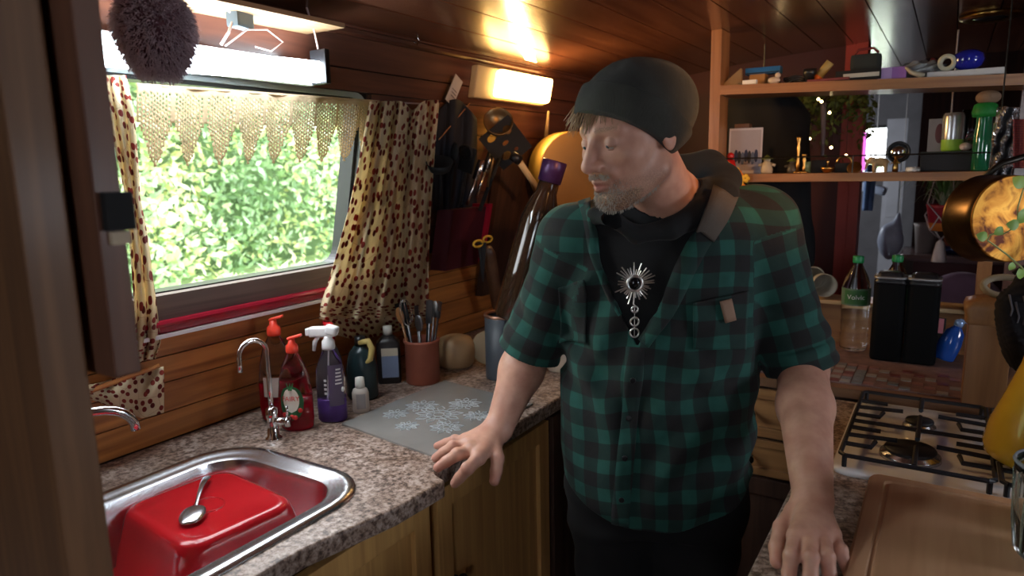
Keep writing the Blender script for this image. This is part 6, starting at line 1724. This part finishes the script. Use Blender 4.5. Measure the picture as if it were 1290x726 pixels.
t = ubox('white_book', 'wide flat white book under the roll and blue ball', 1215, .185, .08, .018, mat('white_cover', (.62, .6, .6), .5), 'book', Y=2.46)
x, y, z = U(1192, 2.445); t = thing('tape_roll', 'roll of cream tape standing on the white book', 'roll', (x, y, z + .042), group=GU); t.rotation_euler = (R_(90), 0, R_(-8))
MB().lathe([(.012, -.01), (.0235, -.01), (.0235, .01), (.012, .01), (.012, -.01)], 28).build('tape', mat('cream_tape', (.55, .52, .4), .5), t, True)
x, y, z = U(1218, 2.46); t = thing('blue_ball', 'glossy cobalt blue glass ball on the white book', 'ball', (x, y, z + .0185), group=GU); MB().lathe([(0, 0), (.02, .002), (.035, .012), (.041, .028), (.037, .045), (.022, .056), (0, .06)], 28).build('ball', mat('cobalt_glass', (.015, .02, .32), .12, coat=.6), t, True)
x, y, z = U(1175, 2.5); t = thing('red_scrap', 'crumpled red and silver wrapper behind the tape roll', 'wrapper', (x, y, z + .0), group=GU)
V, F = surface_net(lambda p: ell(p, (0, 0, .03), (.03, .012, .03)) + .005 * np.sin(p[:, 0] * 200 + p[:, 2] * 90), (-.045, -.025, -.01), (.045, .025, .075), .003); np_mesh('foil', V, F, mat('red_foil', (.35, .04, .04), .3, .3), t)

# foil bag and checked cloth hanging right of shelves
t = thing('foil_bag', 'crumpled silver foil bag hanging beside the green bottle', 'bag')
fbm = mat('crumpled_silver_foil', (.6, .6, .62), .22, .9)
s = MB(); s.grid(lambda u, v: Vector(on(1256 + 30 * u - 12 * v, 135 + 92 * v, 1, 2.30 + .02 * math.sin(u * 14 + v * 9) + .012 * math.sin(v * 31 + u * 8))), 24, 36)
MB().tube([tuple(on(1262, 137, 1, 2.30)), (float(on(1262, 137, 1, 2.30)[0]), 2.30, cz(.1))], .002, 6).build('hanging_wire', handle_m, t)
o = s.build('foil_sheet', fbm, t, False); md = o.modifiers.new('t', 'SOLIDIFY'); md.thickness = .003
t = thing('checked_cloth', 'red brick-patterned cloth hanging at the right edge above the pan', 'cloth')
def brickm():
    m = bpy.data.materials.new('red_brick_print'); m.use_nodes = True; nt, b = nodes_of(m); at = nt.nodes.new('ShaderNodeAttribute'); at.attribute_name = 'cloth'
    bt = nt.nodes.new('ShaderNodeTexBrick'); bt.inputs['Scale'].default_value = 28; bt.inputs['Color1'].default_value = (.28, .05, .05, 1); bt.inputs['Color2'].default_value = (.34, .08, .07, 1); bt.inputs['Mortar'].default_value = (.1, .05, .05, 1)
    nt.links.new(at.outputs['Vector'], bt.inputs['Vector']); nt.links.new(bt.outputs['Color'], b.inputs['Base Color']); b.inputs['Roughness'].default_value = .9; return m
cloth('cloth_sheet', lambda u, v: np.array(on(1276 + 55 * u, 150 + 62 * v, 1, 2.22 + .015 * math.sin(u * 12))), 24, 24, brickm(), t, (.2, .18))

# pan hanging with its coppery base towards the room
pan = thing('copper_pan', 'blackened pan with a scorched copper base hanging at the right', 'pan')
pcen = Vector(on(1277, 276, 1, 1.80)); view = (pcen - Vector((0, 0, CAM_Z))).normalized()
axv = (view * .86 + Vector(-RIGHT) * .52 + Vector((0, 0, .02))).normalized()   # from the base back to the rim
q_ = axv.to_track_quat('Z', 'X').to_matrix().to_4x4(); q_.translation = pcen
rP = .091
MB().lathe([(rP * .97, 0), (rP, .004), (rP * 1.02, .02), (rP * 1.04, .085), (rP * 1.06, .088), (rP * 1.0, .088), (rP * .96, .02), (0, .012)], 48, mtx=q_).build('pan_wall', mat('blackened_brass', (.1, .06, .028), .3, .9, var=.4, vscale=14), pan, True)
def scorched():
    m = mat('scorched_copper', (.4, .2, .05), .5, .8); nt, b = nodes_of(m)
    for l in list(nt.links):
        if l.to_socket == b.inputs['Base Color']: nt.links.remove(l)
    tc = nt.nodes.new('ShaderNodeTexCoord'); n = nt.nodes.new('ShaderNodeTexNoise'); n.inputs['Scale'].default_value = 18; n.inputs['Detail'].default_value = 9; n.inputs['Distortion'].default_value = 1.2
    nt.links.new(tc.outputs['Object'], n.inputs['Vector']); r = ramp(nt, [(.35, (.08, .02, .01)), (.47, (.5, .2, .03)), (.6, (.68, .34, .06)), (.72, (.3, .1, .02))]); nt.links.new(n.outputs['Fac'], r.inputs['Fac']); nt.links.new(r.outputs['Color'], b.inputs['Base Color']); return m
MB().lathe([(0, -.001), (rP * .95, -.001), (rP * .99, -.003), (rP * 1.0, .002)], 48, mtx=q_).build('copper_base', scorched(), pan, True)
top = pcen + axv * .1 + Vector((0, 0, rP))
MB().tube([top, top + Vector((.03, .02, .03)), top + Vector((.09, .03, .05))], .007, 8).build('handle', handle_m, pan, True)
# vine across the pan
vn = thing('trailing_vine', 'thin green vine with small leaves trailing in front of the copper pan', 'plant')
vl = mat('fresh_vine_green', (.25, .42, .08), .5); 
vp_ = [Vector(on(x_, y_, 1, 1.5)) for x_, y_ in ((1300, 352), (1286, 336), (1270, 322), (1254, 310), (1244, 303), (1247, 296), (1256, 294))]
MB().tube(vp_, .0016, 6).build('stem', mat('pale_vine_stem', (.45, .5, .2), .5), vn, True)
MB().tube([Vector(on(x_, y_, 1, 1.5)) for x_, y_ in ((1300, 215), (1290, 235), (1282, 262), (1282, 285), (1262, 296))], .0012, 6).build('stem', mat('pale_vine_stem', (.45, .5, .2), .5), vn, True)
def leaf(mb, c, dirn, L_, w_):
    dirn = Vector(dirn).normalized(); sd = dirn.cross(Vector(-HEAD)).normalized(); n_ = sd.cross(dirn)
    pts = []
    for k in range(7):
        t = k / 6; ww = w_ * math.sin(PI * t) ** .8; cc = Vector(c) + dirn * L_ * t + n_ * .12 * L_ * math.sin(PI * t)
        pts.append((mb.bm.verts.new(cc - sd * ww + n_ * .15 * ww), mb.bm.verts.new(cc), mb.bm.verts.new(cc + sd * ww + n_ * .15 * ww)))
    for a, b_ in zip(pts, pts[1:]):
        mb.bm.faces.new((a[0], a[1], b_[1], b_[0])); mb.bm.faces.new((a[1], a[2], b_[2], b_[1]))
for (x_, y_, dx, dz, L_) in ((1244, 300, -1, .3, .022), (1252, 296, .6, .6, .02), (1283, 282, .2, .5, .03), (1284, 284, -.9, .1, .024), (1290, 236, -.5, .4, .028), (1296, 228, .1, .8, .03), (1284, 338, .2, -1, .02), (1276, 330, -.3, -.9, .016)):
    s = MB(); leaf(s, on(x_, y_, 1, 1.495), Vector(RIGHT) * dx + Vector((0, 0, dz)), L_, L_ * .42); o = s.build('leaf', vl, vn, True)
# black woven bag at the right edge
bg_ = thing('black_woven_bag', 'black coarsely knitted bag hanging at the right edge beside the honey post', 'bag')
bcn = np.array(on(1292, 405, 1, 1.78)); bc = Vector(bcn)
V, F = surface_net(lambda p: ell(p, bcn, (.052, .04, .115)) + .002 * np.sin(p[:, 2] * 520 + 4 * np.sin(p[:, 0] * 90)) * np.sin(p[:, 0] * 480 + 3 * np.sin(p[:, 2] * 60)) + .006 * np.sin(p[:, 0] * 60 + p[:, 2] * 35), bcn - .14, bcn + .14, .0035)
np_mesh('knitted_body', V, F, mat('black_wool', (.012, .012, .016), .95), bg_)
for k in range(7):
    p = bc + Vector((-.035 + .012 * k, -.042 + .003 * abs(k - 3), .06 - .014 * (k % 2)))
    MB().tube([p, p + Vector((.008, -.004, -.03)), p + Vector((.004, -.002, -.06))], .0022, 5).build('strand', mat('grey_strand', (.12, .12, .14), .7), bg_, True)
MB().tube([bc + Vector((-.03, 0, .1)), bc + Vector((.05, 0, .16)), bc + Vector((.09, 0, .2))], .005, 8).build('strap', black, bg_, True)
t = thing('sauce_bottle', 'slim dark bottle with a yellow-green label behind the black bag', 'bottle', (.205, 2.05, .9305)); MB().lathe([(0, 0), (.022, 0), (.023, .004), (.023, .13), (.01, .16), (.01, .19), (0, .19)], 20).build('bottle_body', mat('dark_olive_glass', (.03, .035, .01), .15), t, True); MB().lathe([(.0234, .06), (.0236, .062), (.0236, .11), (.0234, .112)], 20).build('label', mat('yellow_green_label', (.35, .36, .06), .5), t, True)
t = thing('ochre_pot', 'ochre and cream vase at the right edge behind the yellow jug', 'vase', (.258, 1.985, .9305)); MB().lathe([(0, 0), (.028, 0), (.04, .03), (.042, .07), (.03, .1), (.022, .11), (.025, .125), (.02, .125), (0, .1)], 24).build('vase_body', mat('ochre_glaze', (.45, .2, .05), .3), t, True)

# bottles on the ledge
MZ = .937
def water(px, Y, lab):
    x = float(on(px, 380, 1, Y)[0]); t = thing('water_bottle', lab, 'bottle', (x, Y, MZ), 0, 'large water bottles on the ledge')
    MB().lathe([(0, .006), (.02, 0), (.034, .002), (.039, .01), (.039, .05), (.036, .058), (.039, .066), (.039, .09), (.036, .098), (.039, .106), (.039, .135), (.0405, .14), (.0405, .2), (.038, .21), (.03, .235), (.016, .262), (.0135, .268), (.0135, .278), (0, .278)], 32).build('bottle_body', clear, t, True)
    MB().lathe([(0, .274), (.0155, .274), (.016, .278), (.016, .292), (.0145, .295), (0, .295)], 24).build('cap', mat('bottle_green_cap', (.01, .2, .06), .4), t, True)
    a = math.atan2(-Y, -x)
    wrap_label(t, 'label', .0406, .145, .198, a, 1.5, mat('grey_green_label', (.1, .16, .1), .45), off=.0004)
    l2 = wrap_label(t, 'label_panel', .0412, .15, .193, a, .85, mat('deep_green_label', (.03, .12, .03), .45), off=.0004)
    cyl_text('Volvic', .02, .0420, a, .172, mat('white_print', (.75, .75, .75), .5), t)
    return t
water(1078, 2.36, 'clear water bottle with a green label standing left of the black flasks')
water(1127, 2.425, 'clear water bottle with green cap rising behind the black flasks')
nodes_of(mat('gloss_black_flask', (.003, .003, .0035), .75))[1].inputs['Specular IOR Level'].default_value = .12
fk = thing('black_flasks', 'pair of joined tall black flasks with grey rims on the ledge', 'flask', (float(on(1137, 440, 1, 2.30)[0]), 2.30, MZ))
for sx in (-1, 1):
    s = MB(); rloft(s, [(sx * .043, 0, .04, .036, .016, 0), (sx * .043, 0, .042, .038, .018, .006), (sx * .043, 0, .042, .038, .018, .225), (sx * .043, 0, .038, .034, .016, .232)], True, True); fb = s.build('flask_body', mat('gloss_black_flask', (.003, .003, .0035), .75), fk, True)
    s = MB(); rloft(s, [(sx * .043, 0, .0425, .0385, .018, .228), (sx * .043, 0, .0425, .0385, .018, .236), (sx * .043, 0, .034, .03, .014, .246), (sx * .043, 0, .032, .028, .012, .258), (sx * .043, 0, .02, .018, .01, .262)], True, True); s.build('lid', black, fb, True)
    s = MB(); rloft(s, [(sx * .043, 0, .0428, .0388, .018, .243), (sx * .043, 0, .0434, .0394, .018, .246), (sx * .043, 0, .0428, .0388, .018, .249)], True, True); s.build('grey_rim', mat('satin_grey', (.3, .3, .31), .3, .6), fb, True)
bs = thing('blue_bottle', 'glossy blue bottle leaning against the honey post', 'bottle', (.018, 2.31, MZ + .012)); bs.rotation_euler = (R_(-4), R_(17), 0)
MB().lathe([(0, 0), (.024, 0), (.028, .006), (.03, .05), (.024, .085), (.012, .1), (.01, .105), (0, .105)], 24, sx=1, sy=.7).build('bottle_body', mat('glossy_blue_plastic', (.01, .07, .35), .15, coat=.6), bs, True)
MB().lathe([(0, .104), (.012, .104), (.013, .118), (.006, .124), (0, .124)], 16).obox((.012, 0, .122), (.03, .01, .006), (0, .2, 0), .002).build('cap', mat('silver_blue_cap', (.35, .5, .8), .2, .4), bs, True)
t = thing('packet', 'black packet with a pink and white top between flasks and blue bottle', 'packet', (float(on(1176, 430, 1, 2.40)[0]), 2.395, MZ)); t.rotation_euler = (R_(-5), 0, R_(-10))
MB().box((-.026, -.01, 0), (.026, .01, .115), .004).build('packet_body', blackmatt, t); MB().box((-.024, -.011, .088), (.008, -.0095, .112)).build('white_print', white, t); MB().box((.01, -.011, .07), (.023, -.0095, .114)).build('pink_print', mat('pink_print', (.7, .25, .3), .5), t)
t = thing('grey_tin', 'small grey tin at the foot of the black packet', 'tin', (float(on(1174, 440, 1, 2.33)[0]), 2.345, MZ)); MB().box((-.014, -.012, 0), (.014, .012, .05), .002).build('tin_body', mat('grey_green_tin', (.12, .15, .13), .4), t)
# cups lying on the back board
def cup(px, py, lab, rr_):
    c = Vector(on(px, py, 1, 2.46)); t = thing('cup', lab, 'cup', tuple(c), group='cups on the back board'); a = Vector((0, 0, CAM_Z)) - c; a.z = 0; a = (a.normalized() + Vector((rr_, 0, .0))).normalized(); t.rotation_euler = a.to_track_quat('Z', 'Y').to_euler()
    MB().lathe([(0, -.06), (.026, -.06), (.034, -.03), (.0385, .015), (.036, .015), (.031, -.03), (.022, -.054), (0, -.054)], 28).build('cup_body', mat('pale_stoneware', (.4, .36, .29), .5), t, True); return t
cup(1038, 359, 'pale cup lying on its side on the back board, mouth towards us', .25)
cup(1022, 352, 'second pale cup mostly behind the plaid elbow', -.1).location.y = 2.50
# lamp fitting added out of view to go with the warm spot
t = thing('added_spotlight', 'brass ceiling lamp fitting added out of view for the warm light', 'lamp', (.66, .66, cz(.66))); MB().lathe([(.0, -.012), (.04, -.012), (.045, 0), (0, 0)], 24).tube([(0, 0, -.01), (0, 0, -.07)], .006, 8).build('bracket', brass, t, True)
# ============================================================ BEYOND THE SHELVES
w2 = MB(); w2.box((-1.6, 3.2, 0), (-.395, 3.24, 2.05)); struct(w2.build('wall_middle', mat('dark_red_panel_paint', (.075, .012, .012), .5)))
tr2 = MB().box((-.352, 3.17, 0), (-.312, 3.27, 2.0), .003).box((-.395, 3.19, 0), (-.352, 3.25, 2.0)); struct(tr2.build('trim_2', mat('coral_red_paint', (.5, .07, .055), .45)))
w3 = MB(); w3.box((-.14, 3.9, 0), (1.5, 3.94, 2.05)); struct(w3.build('wall_inner', wood('dark_mahogany', (.08, .028, .02), (.04, .015, .012), 'z', .8, .0)))
we = MB(); YE = 5.6
we.box((-1.6, YE, 0), (-.56, YE + .05, 2.05)).box((-.56, YE, 0), (-.40, YE + .05, 1.40)).box((-.56, YE, 1.74), (-.40, YE + .05, 2.05)).box((-.40, YE, 0), (-.30, YE + .05, 2.05)).box((-.30, YE, 0), (1.6, YE + .05, 2.05))
struct(we.build('wall_end', mat('dull_grey_panel', (.2, .2, .22), .6)))
d2 = struct(thing('door_1', 'pale grey cabin door ajar at the far end', None))
MB().box((-.375, 5.2, 0), (-.255, 5.235, 1.78), .003).build('door_leaf', mat('pale_grey_door_paint', (.5, .52, .58), .4), d2)
MB().box((-.352, 5.19, 1.15), (-.28, 5.2, 1.6), .002).build('raised_panel', mat('pale_grey_door_paint', (.5, .52, .58), .4), d2)
MB().sphere((-.36, 5.18, 1.0), .018, 12, 8).build('knob', brass, d2, True)
w4 = struct(thing('window_2', 'small bright window in the far end wall', None))
s = MB(); s.box((-.575, YE - .02, 1.385), (-.385, YE, 1.40)).box((-.575, YE - .02, 1.74), (-.385, YE, 1.76)).box((-.575, YE - .02, 1.385), (-.56, YE, 1.76)).box((-.40, YE - .02, 1.385), (-.385, YE, 1.76)); s.build('window_frame', black, w4)
MB().box((-.56, YE + .02, 1.40), (-.40, YE + .024, 1.74)).build('pane', glassm, w4)
# far bushes
def fb_pts(r, n): return np.stack([r.uniform(-3, 1.5, n), r.uniform(8.8, 9.4, n), r.uniform(.6, 1.5, n)], 1)
tag(leaf_cloud('far_bush', 2500, fb_pts, .06, hm, seed=8), 'green bushes outside the small far window', 'bush', kind='stuff')
# magenta glowing strip beside the coral jamb
tag(MB().box((-.3115, 3.20, 1.48), (-.300, 3.215, 1.63), .002).build('neon_strip', mat('magenta_glow', (.9, .2, .8), .4, emit=1.3)), 'short glowing magenta light strip beside the coral red jamb', 'light strip')
def hang_cloth(name, lab, cat, x0, x1, z0, z1, y, m, taper=0.0, fold=.02, fr=20):
    t = thing(name, lab, cat); s = MB()
    s.grid(lambda u, v: Vector((x0 + (x1 - x0) * (.5 + (u - .5) * (1 - taper * v)), y + fold * math.sin(u * fr + v * 2), z1 + (z0 - z1) * v)), 40, 16)
    o = s.build('fabric', m, t, True); md = o.modifiers.new('t', 'SOLIDIFY'); md.thickness = .006; MB().tube([((x0 + x1) / 2, y, z1), ((x0 + x1) / 2, y, 1.98)], .002, 6).build('hanging_cord', white, t); return t
co_ = thing('hanging_coat', 'big black coat hanging behind the left end of the shelves', 'coat', (float(on(958, 200, 1, 2.77)[0]), 2.77, .86))
V, F = surface_net(lambda p: smin(smin(cap(p, (0, 0, .12), (0, 0, .84), .17, .12), cap(p, (-.07, 0, .84), (.08, 0, .82), .08), .05), np.minimum(cap(p, (.12, -.02, .8), (.165, -.02, .3), .055, .045), cap(p, (-.1, -.02, .82), (-.17, -.02, .3), .055, .045)), .03) + .006 * np.sin(p[:, 0] * 50 + 2 * np.sin(p[:, 2] * 8)), (-.32, -.25, -.1), (.32, .25, 1.05), .012)
np_mesh('coat_body', V, F, mat('black_wool_coat', (.008, .008, .01), .95), co_)
MB().tube([(0, 0, .9), (0, .0, 1.09)], .003, 6).build('hanging_loop', black, co_)
# trailing ivy with fairy lights
iv = thing('trailing_ivy', 'yellow-green ivy garland hanging beyond the shelves round the fairy lights', 'plant')
def ivy_pts(r, n):
    x = r.uniform(-.62, -.27, n); k = .5 + .5 * np.sin(x * 38); z = 1.80 - r.exponential(.055, n) - .09 * k * r.uniform(0, 1, n)
    return np.stack([x, 3.1 + r.normal(0, .03, n), np.maximum(z, 1.52)], 1)
o = leaf_cloud('ivy_leaves', 900, ivy_pts, .014, leafmat('ivy_leaves', [(0, (.08, .1, .02)), (.5, (.2, .22, .04)), (1, (.45, .4, .08))]), iv, 11); o['kind'] = 'stuff'
MB().tube([(-.66, 3.1, 1.79), (-.55, 3.1, 1.775), (-.45, 3.1, 1.79), (-.33, 3.1, 1.775), (-.26, 3.1, 1.79)], .003, 6).build('stem', mat('ivy_stem', (.12, .1, .04), .7), iv, True)
fl_ = thing('fairy_lights', 'string of warm fairy lights looping through the ivy', 'lights')
bp_ = [(983, 112), (988, 123), (991, 130), (990, 140), (998, 166), (1020, 175), (1031, 125), (1035, 128), (1045, 142), (1047, 186), (1054, 117), (1070, 118), (1066, 196)]
wp = [Vector(on(x_, y_, 1, 2.95)) for x_, y_ in bp_]
MB().tube(wp, .0009, 4).build('wire', handle_m, fl_)
em = mat('warm_bulb_glow', (1.0, .72, .35), .4, emit=14)
for p in wp: MB().sphere(p, .0052, 8, 6).build('bulb', em, fl_, True)
t = thing('pale_curtain', 'grey-mauve cord hanging below the ivy', 'cord'); MB().tube([tuple(on(1037, 130, 1, 3.05)), tuple(on(1037, 165, 1, 3.05)), tuple(on(1036, 198, 1, 3.05))], [.012, .008, .006], 8).build('cord', mat('grey_mauve', (.2, .14, .16), .8), t, True)
# jeans, plastic bag
hang_cloth('hanging_jeans', 'pale blue denim hanging right of the coral jamb', 'jeans', float(on(1086, 250, 1, 3.8)[0]), float(on(1101, 250, 1, 3.8)[0]), 1.28, 1.50, 3.8, mat('light_denim', (.13, .22, .42), .9), .3, .012, 12)
t = thing('white_tray', 'pale blue-white folded towel above the denim', 'towel', tuple(on(1100, 238, 1, 4.2))); MB().obox((0, 0, 0), (.13, .1, .045), (0, .25, 0), .015).build('towel_fold', mat('pale_blue_towel', (.55, .65, .85), .8), t, True); MB().tube([(0, 0, .02), (0, 0, .5)], .002, 6).build('hanging_cord', white, t)
t = thing('carrier_bag', 'translucent white carrier bag hanging in the far doorway', 'bag', tuple(on(1121, 305, 1, 3.7)))
V, F = surface_net(lambda p: smin(ell(p, (0, 0, .0), (.055, .04, .09)), cap(p, (.02, 0, .08), (.03, 0, .13), .02, .006), .03) + np.clip(-p[:, 2], 0, 1) * .1 + .002 * np.sin(p[:, 0] * 90 + p[:, 2] * 20), (-.08, -.06, -.12), (.08, .06, .16), .005)
np_mesh('bag_film', V, F, mat('milky_film', (.55, .62, .78), .3, trans=.2), t)
MB().tube([(.03, 0, .13), (.03, .0, .75)], .002, 5).build('handle_loop', white, t)
# side table and things at the far right
tb_ = thing('side_table', 'dark table with a pale rounded edge beyond the shelves', 'table', (.06, 3.55, 0))
z_ = float(on(1180, 322, 1, 3.4)[2])
rloft(MB(), [(0, 0, .22, .17, .03, z_ - .025), (0, 0, .225, .175, .03, z_ - .012), (0, 0, .22, .17, .03, z_)], True, True).build('table_top', wood('mauve_brown_top', (.25, .16, .15), (.17, .1, .1), 'x', .25, .5), tb_)
for sx in (-1, 1):
    for sy in (-1, 1): MB().box((sx * .19 - .02, sy * .14 - .02, 0), (sx * .19 + .02, sy * .14 + .02, z_ - .025)).build('leg', darkwood, tb_)
MB().box((-.19, -.15, .2), (.19, -.135, z_ - .03)).build('apron_panel', mat('dark_red_panel_paint', (.075, .012, .012), .5), tb_)
zt = z_ + .0008
t = thing('plant_pot', 'plain off-white plant pot on the far table', 'pot', (float(on(1166, 300, 1, 3.5)[0]), 3.5, zt)); MB().lathe([(0, 0), (.035, 0), (.045, .11), (.05, .125), (.045, .125), (.04, .1), (0, .1)], 24).build('pot_body', mat('dirty_white_pot', (.42, .38, .36), .5), t, True)
t = thing('blue_bowl', 'dark blue bowl on the far table', 'bowl', (float(on(1203, 315, 1, 3.5)[0]), 3.5, zt)); MB().lathe([(0, 0), (.03, 0), (.055, .025), (.052, .026), (.028, .006), (0, .005)], 24).build('bowl', mat('navy_glaze', (.02, .03, .09), .25), t, True)
t = thing('orange_book', 'orange book standing at the back of the far table', 'book', (float(on(1206, 300, 1, 3.62)[0]), 3.62, zt)); MB().box((-.05, -.01, 0), (.05, .01, .09), .002).build('cover', mat('burnt_orange', (.5, .13, .04), .5), t)
t = thing('crystal_glass', 'small clear glass near the right end of the far table', 'glass', (float(on(1226, 318, 1, 3.42)[0]), 3.44, zt)); MB().lathe([(0, 0), (.02, 0), (.026, .045), (.024, .045), (.018, .005), (0, .004)], 20).build('glass_body', glass, t, True)
# purple chair
pc2 = thing('purple_armchair', 'dusty purple upholstered armchair beyond the ledge', 'chair', (.07, 3.05, 0))
pm = mat('dusty_purple_velvet', (.3, .17, .28), .95, sheen=.4)
V, F = surface_net(lambda p: smin(smin(ell(p, (0, .12, .78), (.20, .09, .31)), ell(p, (0, -.08, .42), (.22, .22, .1)), .06), np.minimum(cap(p, (-.2, -.2, .55), (-.2, .1, .58), .05), cap(p, (.2, -.2, .55), (.2, .1, .58), .05)), .05), (-.3, -.34, .25), (.3, .26, 1.15), .014)
np_mesh('upholstery', V, F, pm, pc2)
for sx in (-.17, .17):
    for sy in (-.2, .12): MB().tube([(sx, sy, .36), (sx * 1.1, sy * 1.1, 0)], [.022, .014], 10).build('leg', darkwood, pc2, True)
MB().tube([(0, -.1, .52), (0, -.1, .53)], [.1, .09], 16).build('seat_cushion', pm, pc2, True)
# hanging plant in red pot with macrame
HPS = 1.2
hp_ = thing('hanging_plant', 'spider plant in a red and orange pot slung in white macrame', 'plant', tuple(on(1186, 290, 1, 2.95))); hp_.scale = (1.15,) * 3
MB().lathe([(0, 0), (.034, 0), (.045, .07), (.048, .08), (.044, .08), (.04, .06), (0, .06)], 28).build('pot', mat('crimson_pot', (.5, .03, .05), .35), hp_, True)
MB().lathe([(0, -.001), (.0345, -.001), (.0385, .022), (.0383, .024)], 28).build('orange_foot', mat('orange_pot_foot', (.75, .22, .04), .4), hp_, True)
cord = mat('white_macrame_cord', (.7, .62, .66), .8)
for k in range(4):
    a = 2 * PI * k / 4 + .6; a2 = a + PI / 4
    MB().tube([(0, 0, -.03), (.037 * math.cos(a), .037 * math.sin(a), 0), (.049 * math.cos(a2), .049 * math.sin(a2), .045), (.052 * math.cos(a), .052 * math.sin(a), .085), (.02 * math.cos(a), .02 * math.sin(a), .22), (0, 0, .33), (0, 0, .60)], .0024, 6).build('macrame_cord', cord, hp_, True)
    MB().tube([(.037 * math.cos(a), .037 * math.sin(a), 0), (.049 * math.cos(a - PI / 4), .049 * math.sin(a - PI / 4), .045)], .0024, 6).build('macrame_cord', cord, hp_, True)
MB().lathe([(.003, -.03), (.012, -.04), (.02, -.085), (.022, -.1), (0, -.1)], 14).build('tassel', cord, hp_, True)
for k in range(70):
    a = random.uniform(0, 2 * PI); L_ = random.uniform(.06, .14); up_ = random.uniform(.05, .15); s = MB(); prev = None
    w_ = .006
    for j in range(6):
        t_ = j / 5; r_ = L_ * t_; z_2 = .07 + up_ * math.sin(PI * t_ * .75) - .03 * t_ * t_
        c = Vector((r_ * math.cos(a), r_ * math.sin(a), z_2)); sd = Vector((-math.sin(a), math.cos(a), 0)) * w_ * (1 - t_ * .9)
        cur = (s.bm.verts.new(c - sd), s.bm.verts.new(c + sd))
        if prev: s.bm.faces.new((prev[0], prev[1], cur[1], cur[0]))
        prev = cur
    s.build('leaf', mat(('spider_leaf_green', 'spider_leaf_pale')[k % 2], ((.14, .32, .1), (.55, .65, .45))[k % 2], .5), hp_, True)
# far right bright greenery window behind the plant
# ceiling ring lamp at the top right
cx_, cy_ = on(1248, 24, 2, 1.97)[:2]
rl_ = thing('ceiling_light', 'round brass-rimmed ceiling light at the top right corner', 'lamp', (float(cx_), float(cy_), cz(float(cx_)) - .002))
MB().lathe([(.05, -.012), (.075, -.014), (.088, -.008), (.09, 0), (.0, 0)], 40).build('brass_rim', brass, rl_, True)
MB().lathe([(0, -.016), (.03, -.015), (.055, -.009), (.056, -.004)], 32).build('lens', mat('unlit_dark_lens', (.05, .05, .055), .1), rl_, True)
# dark beam across the roof over the shelves
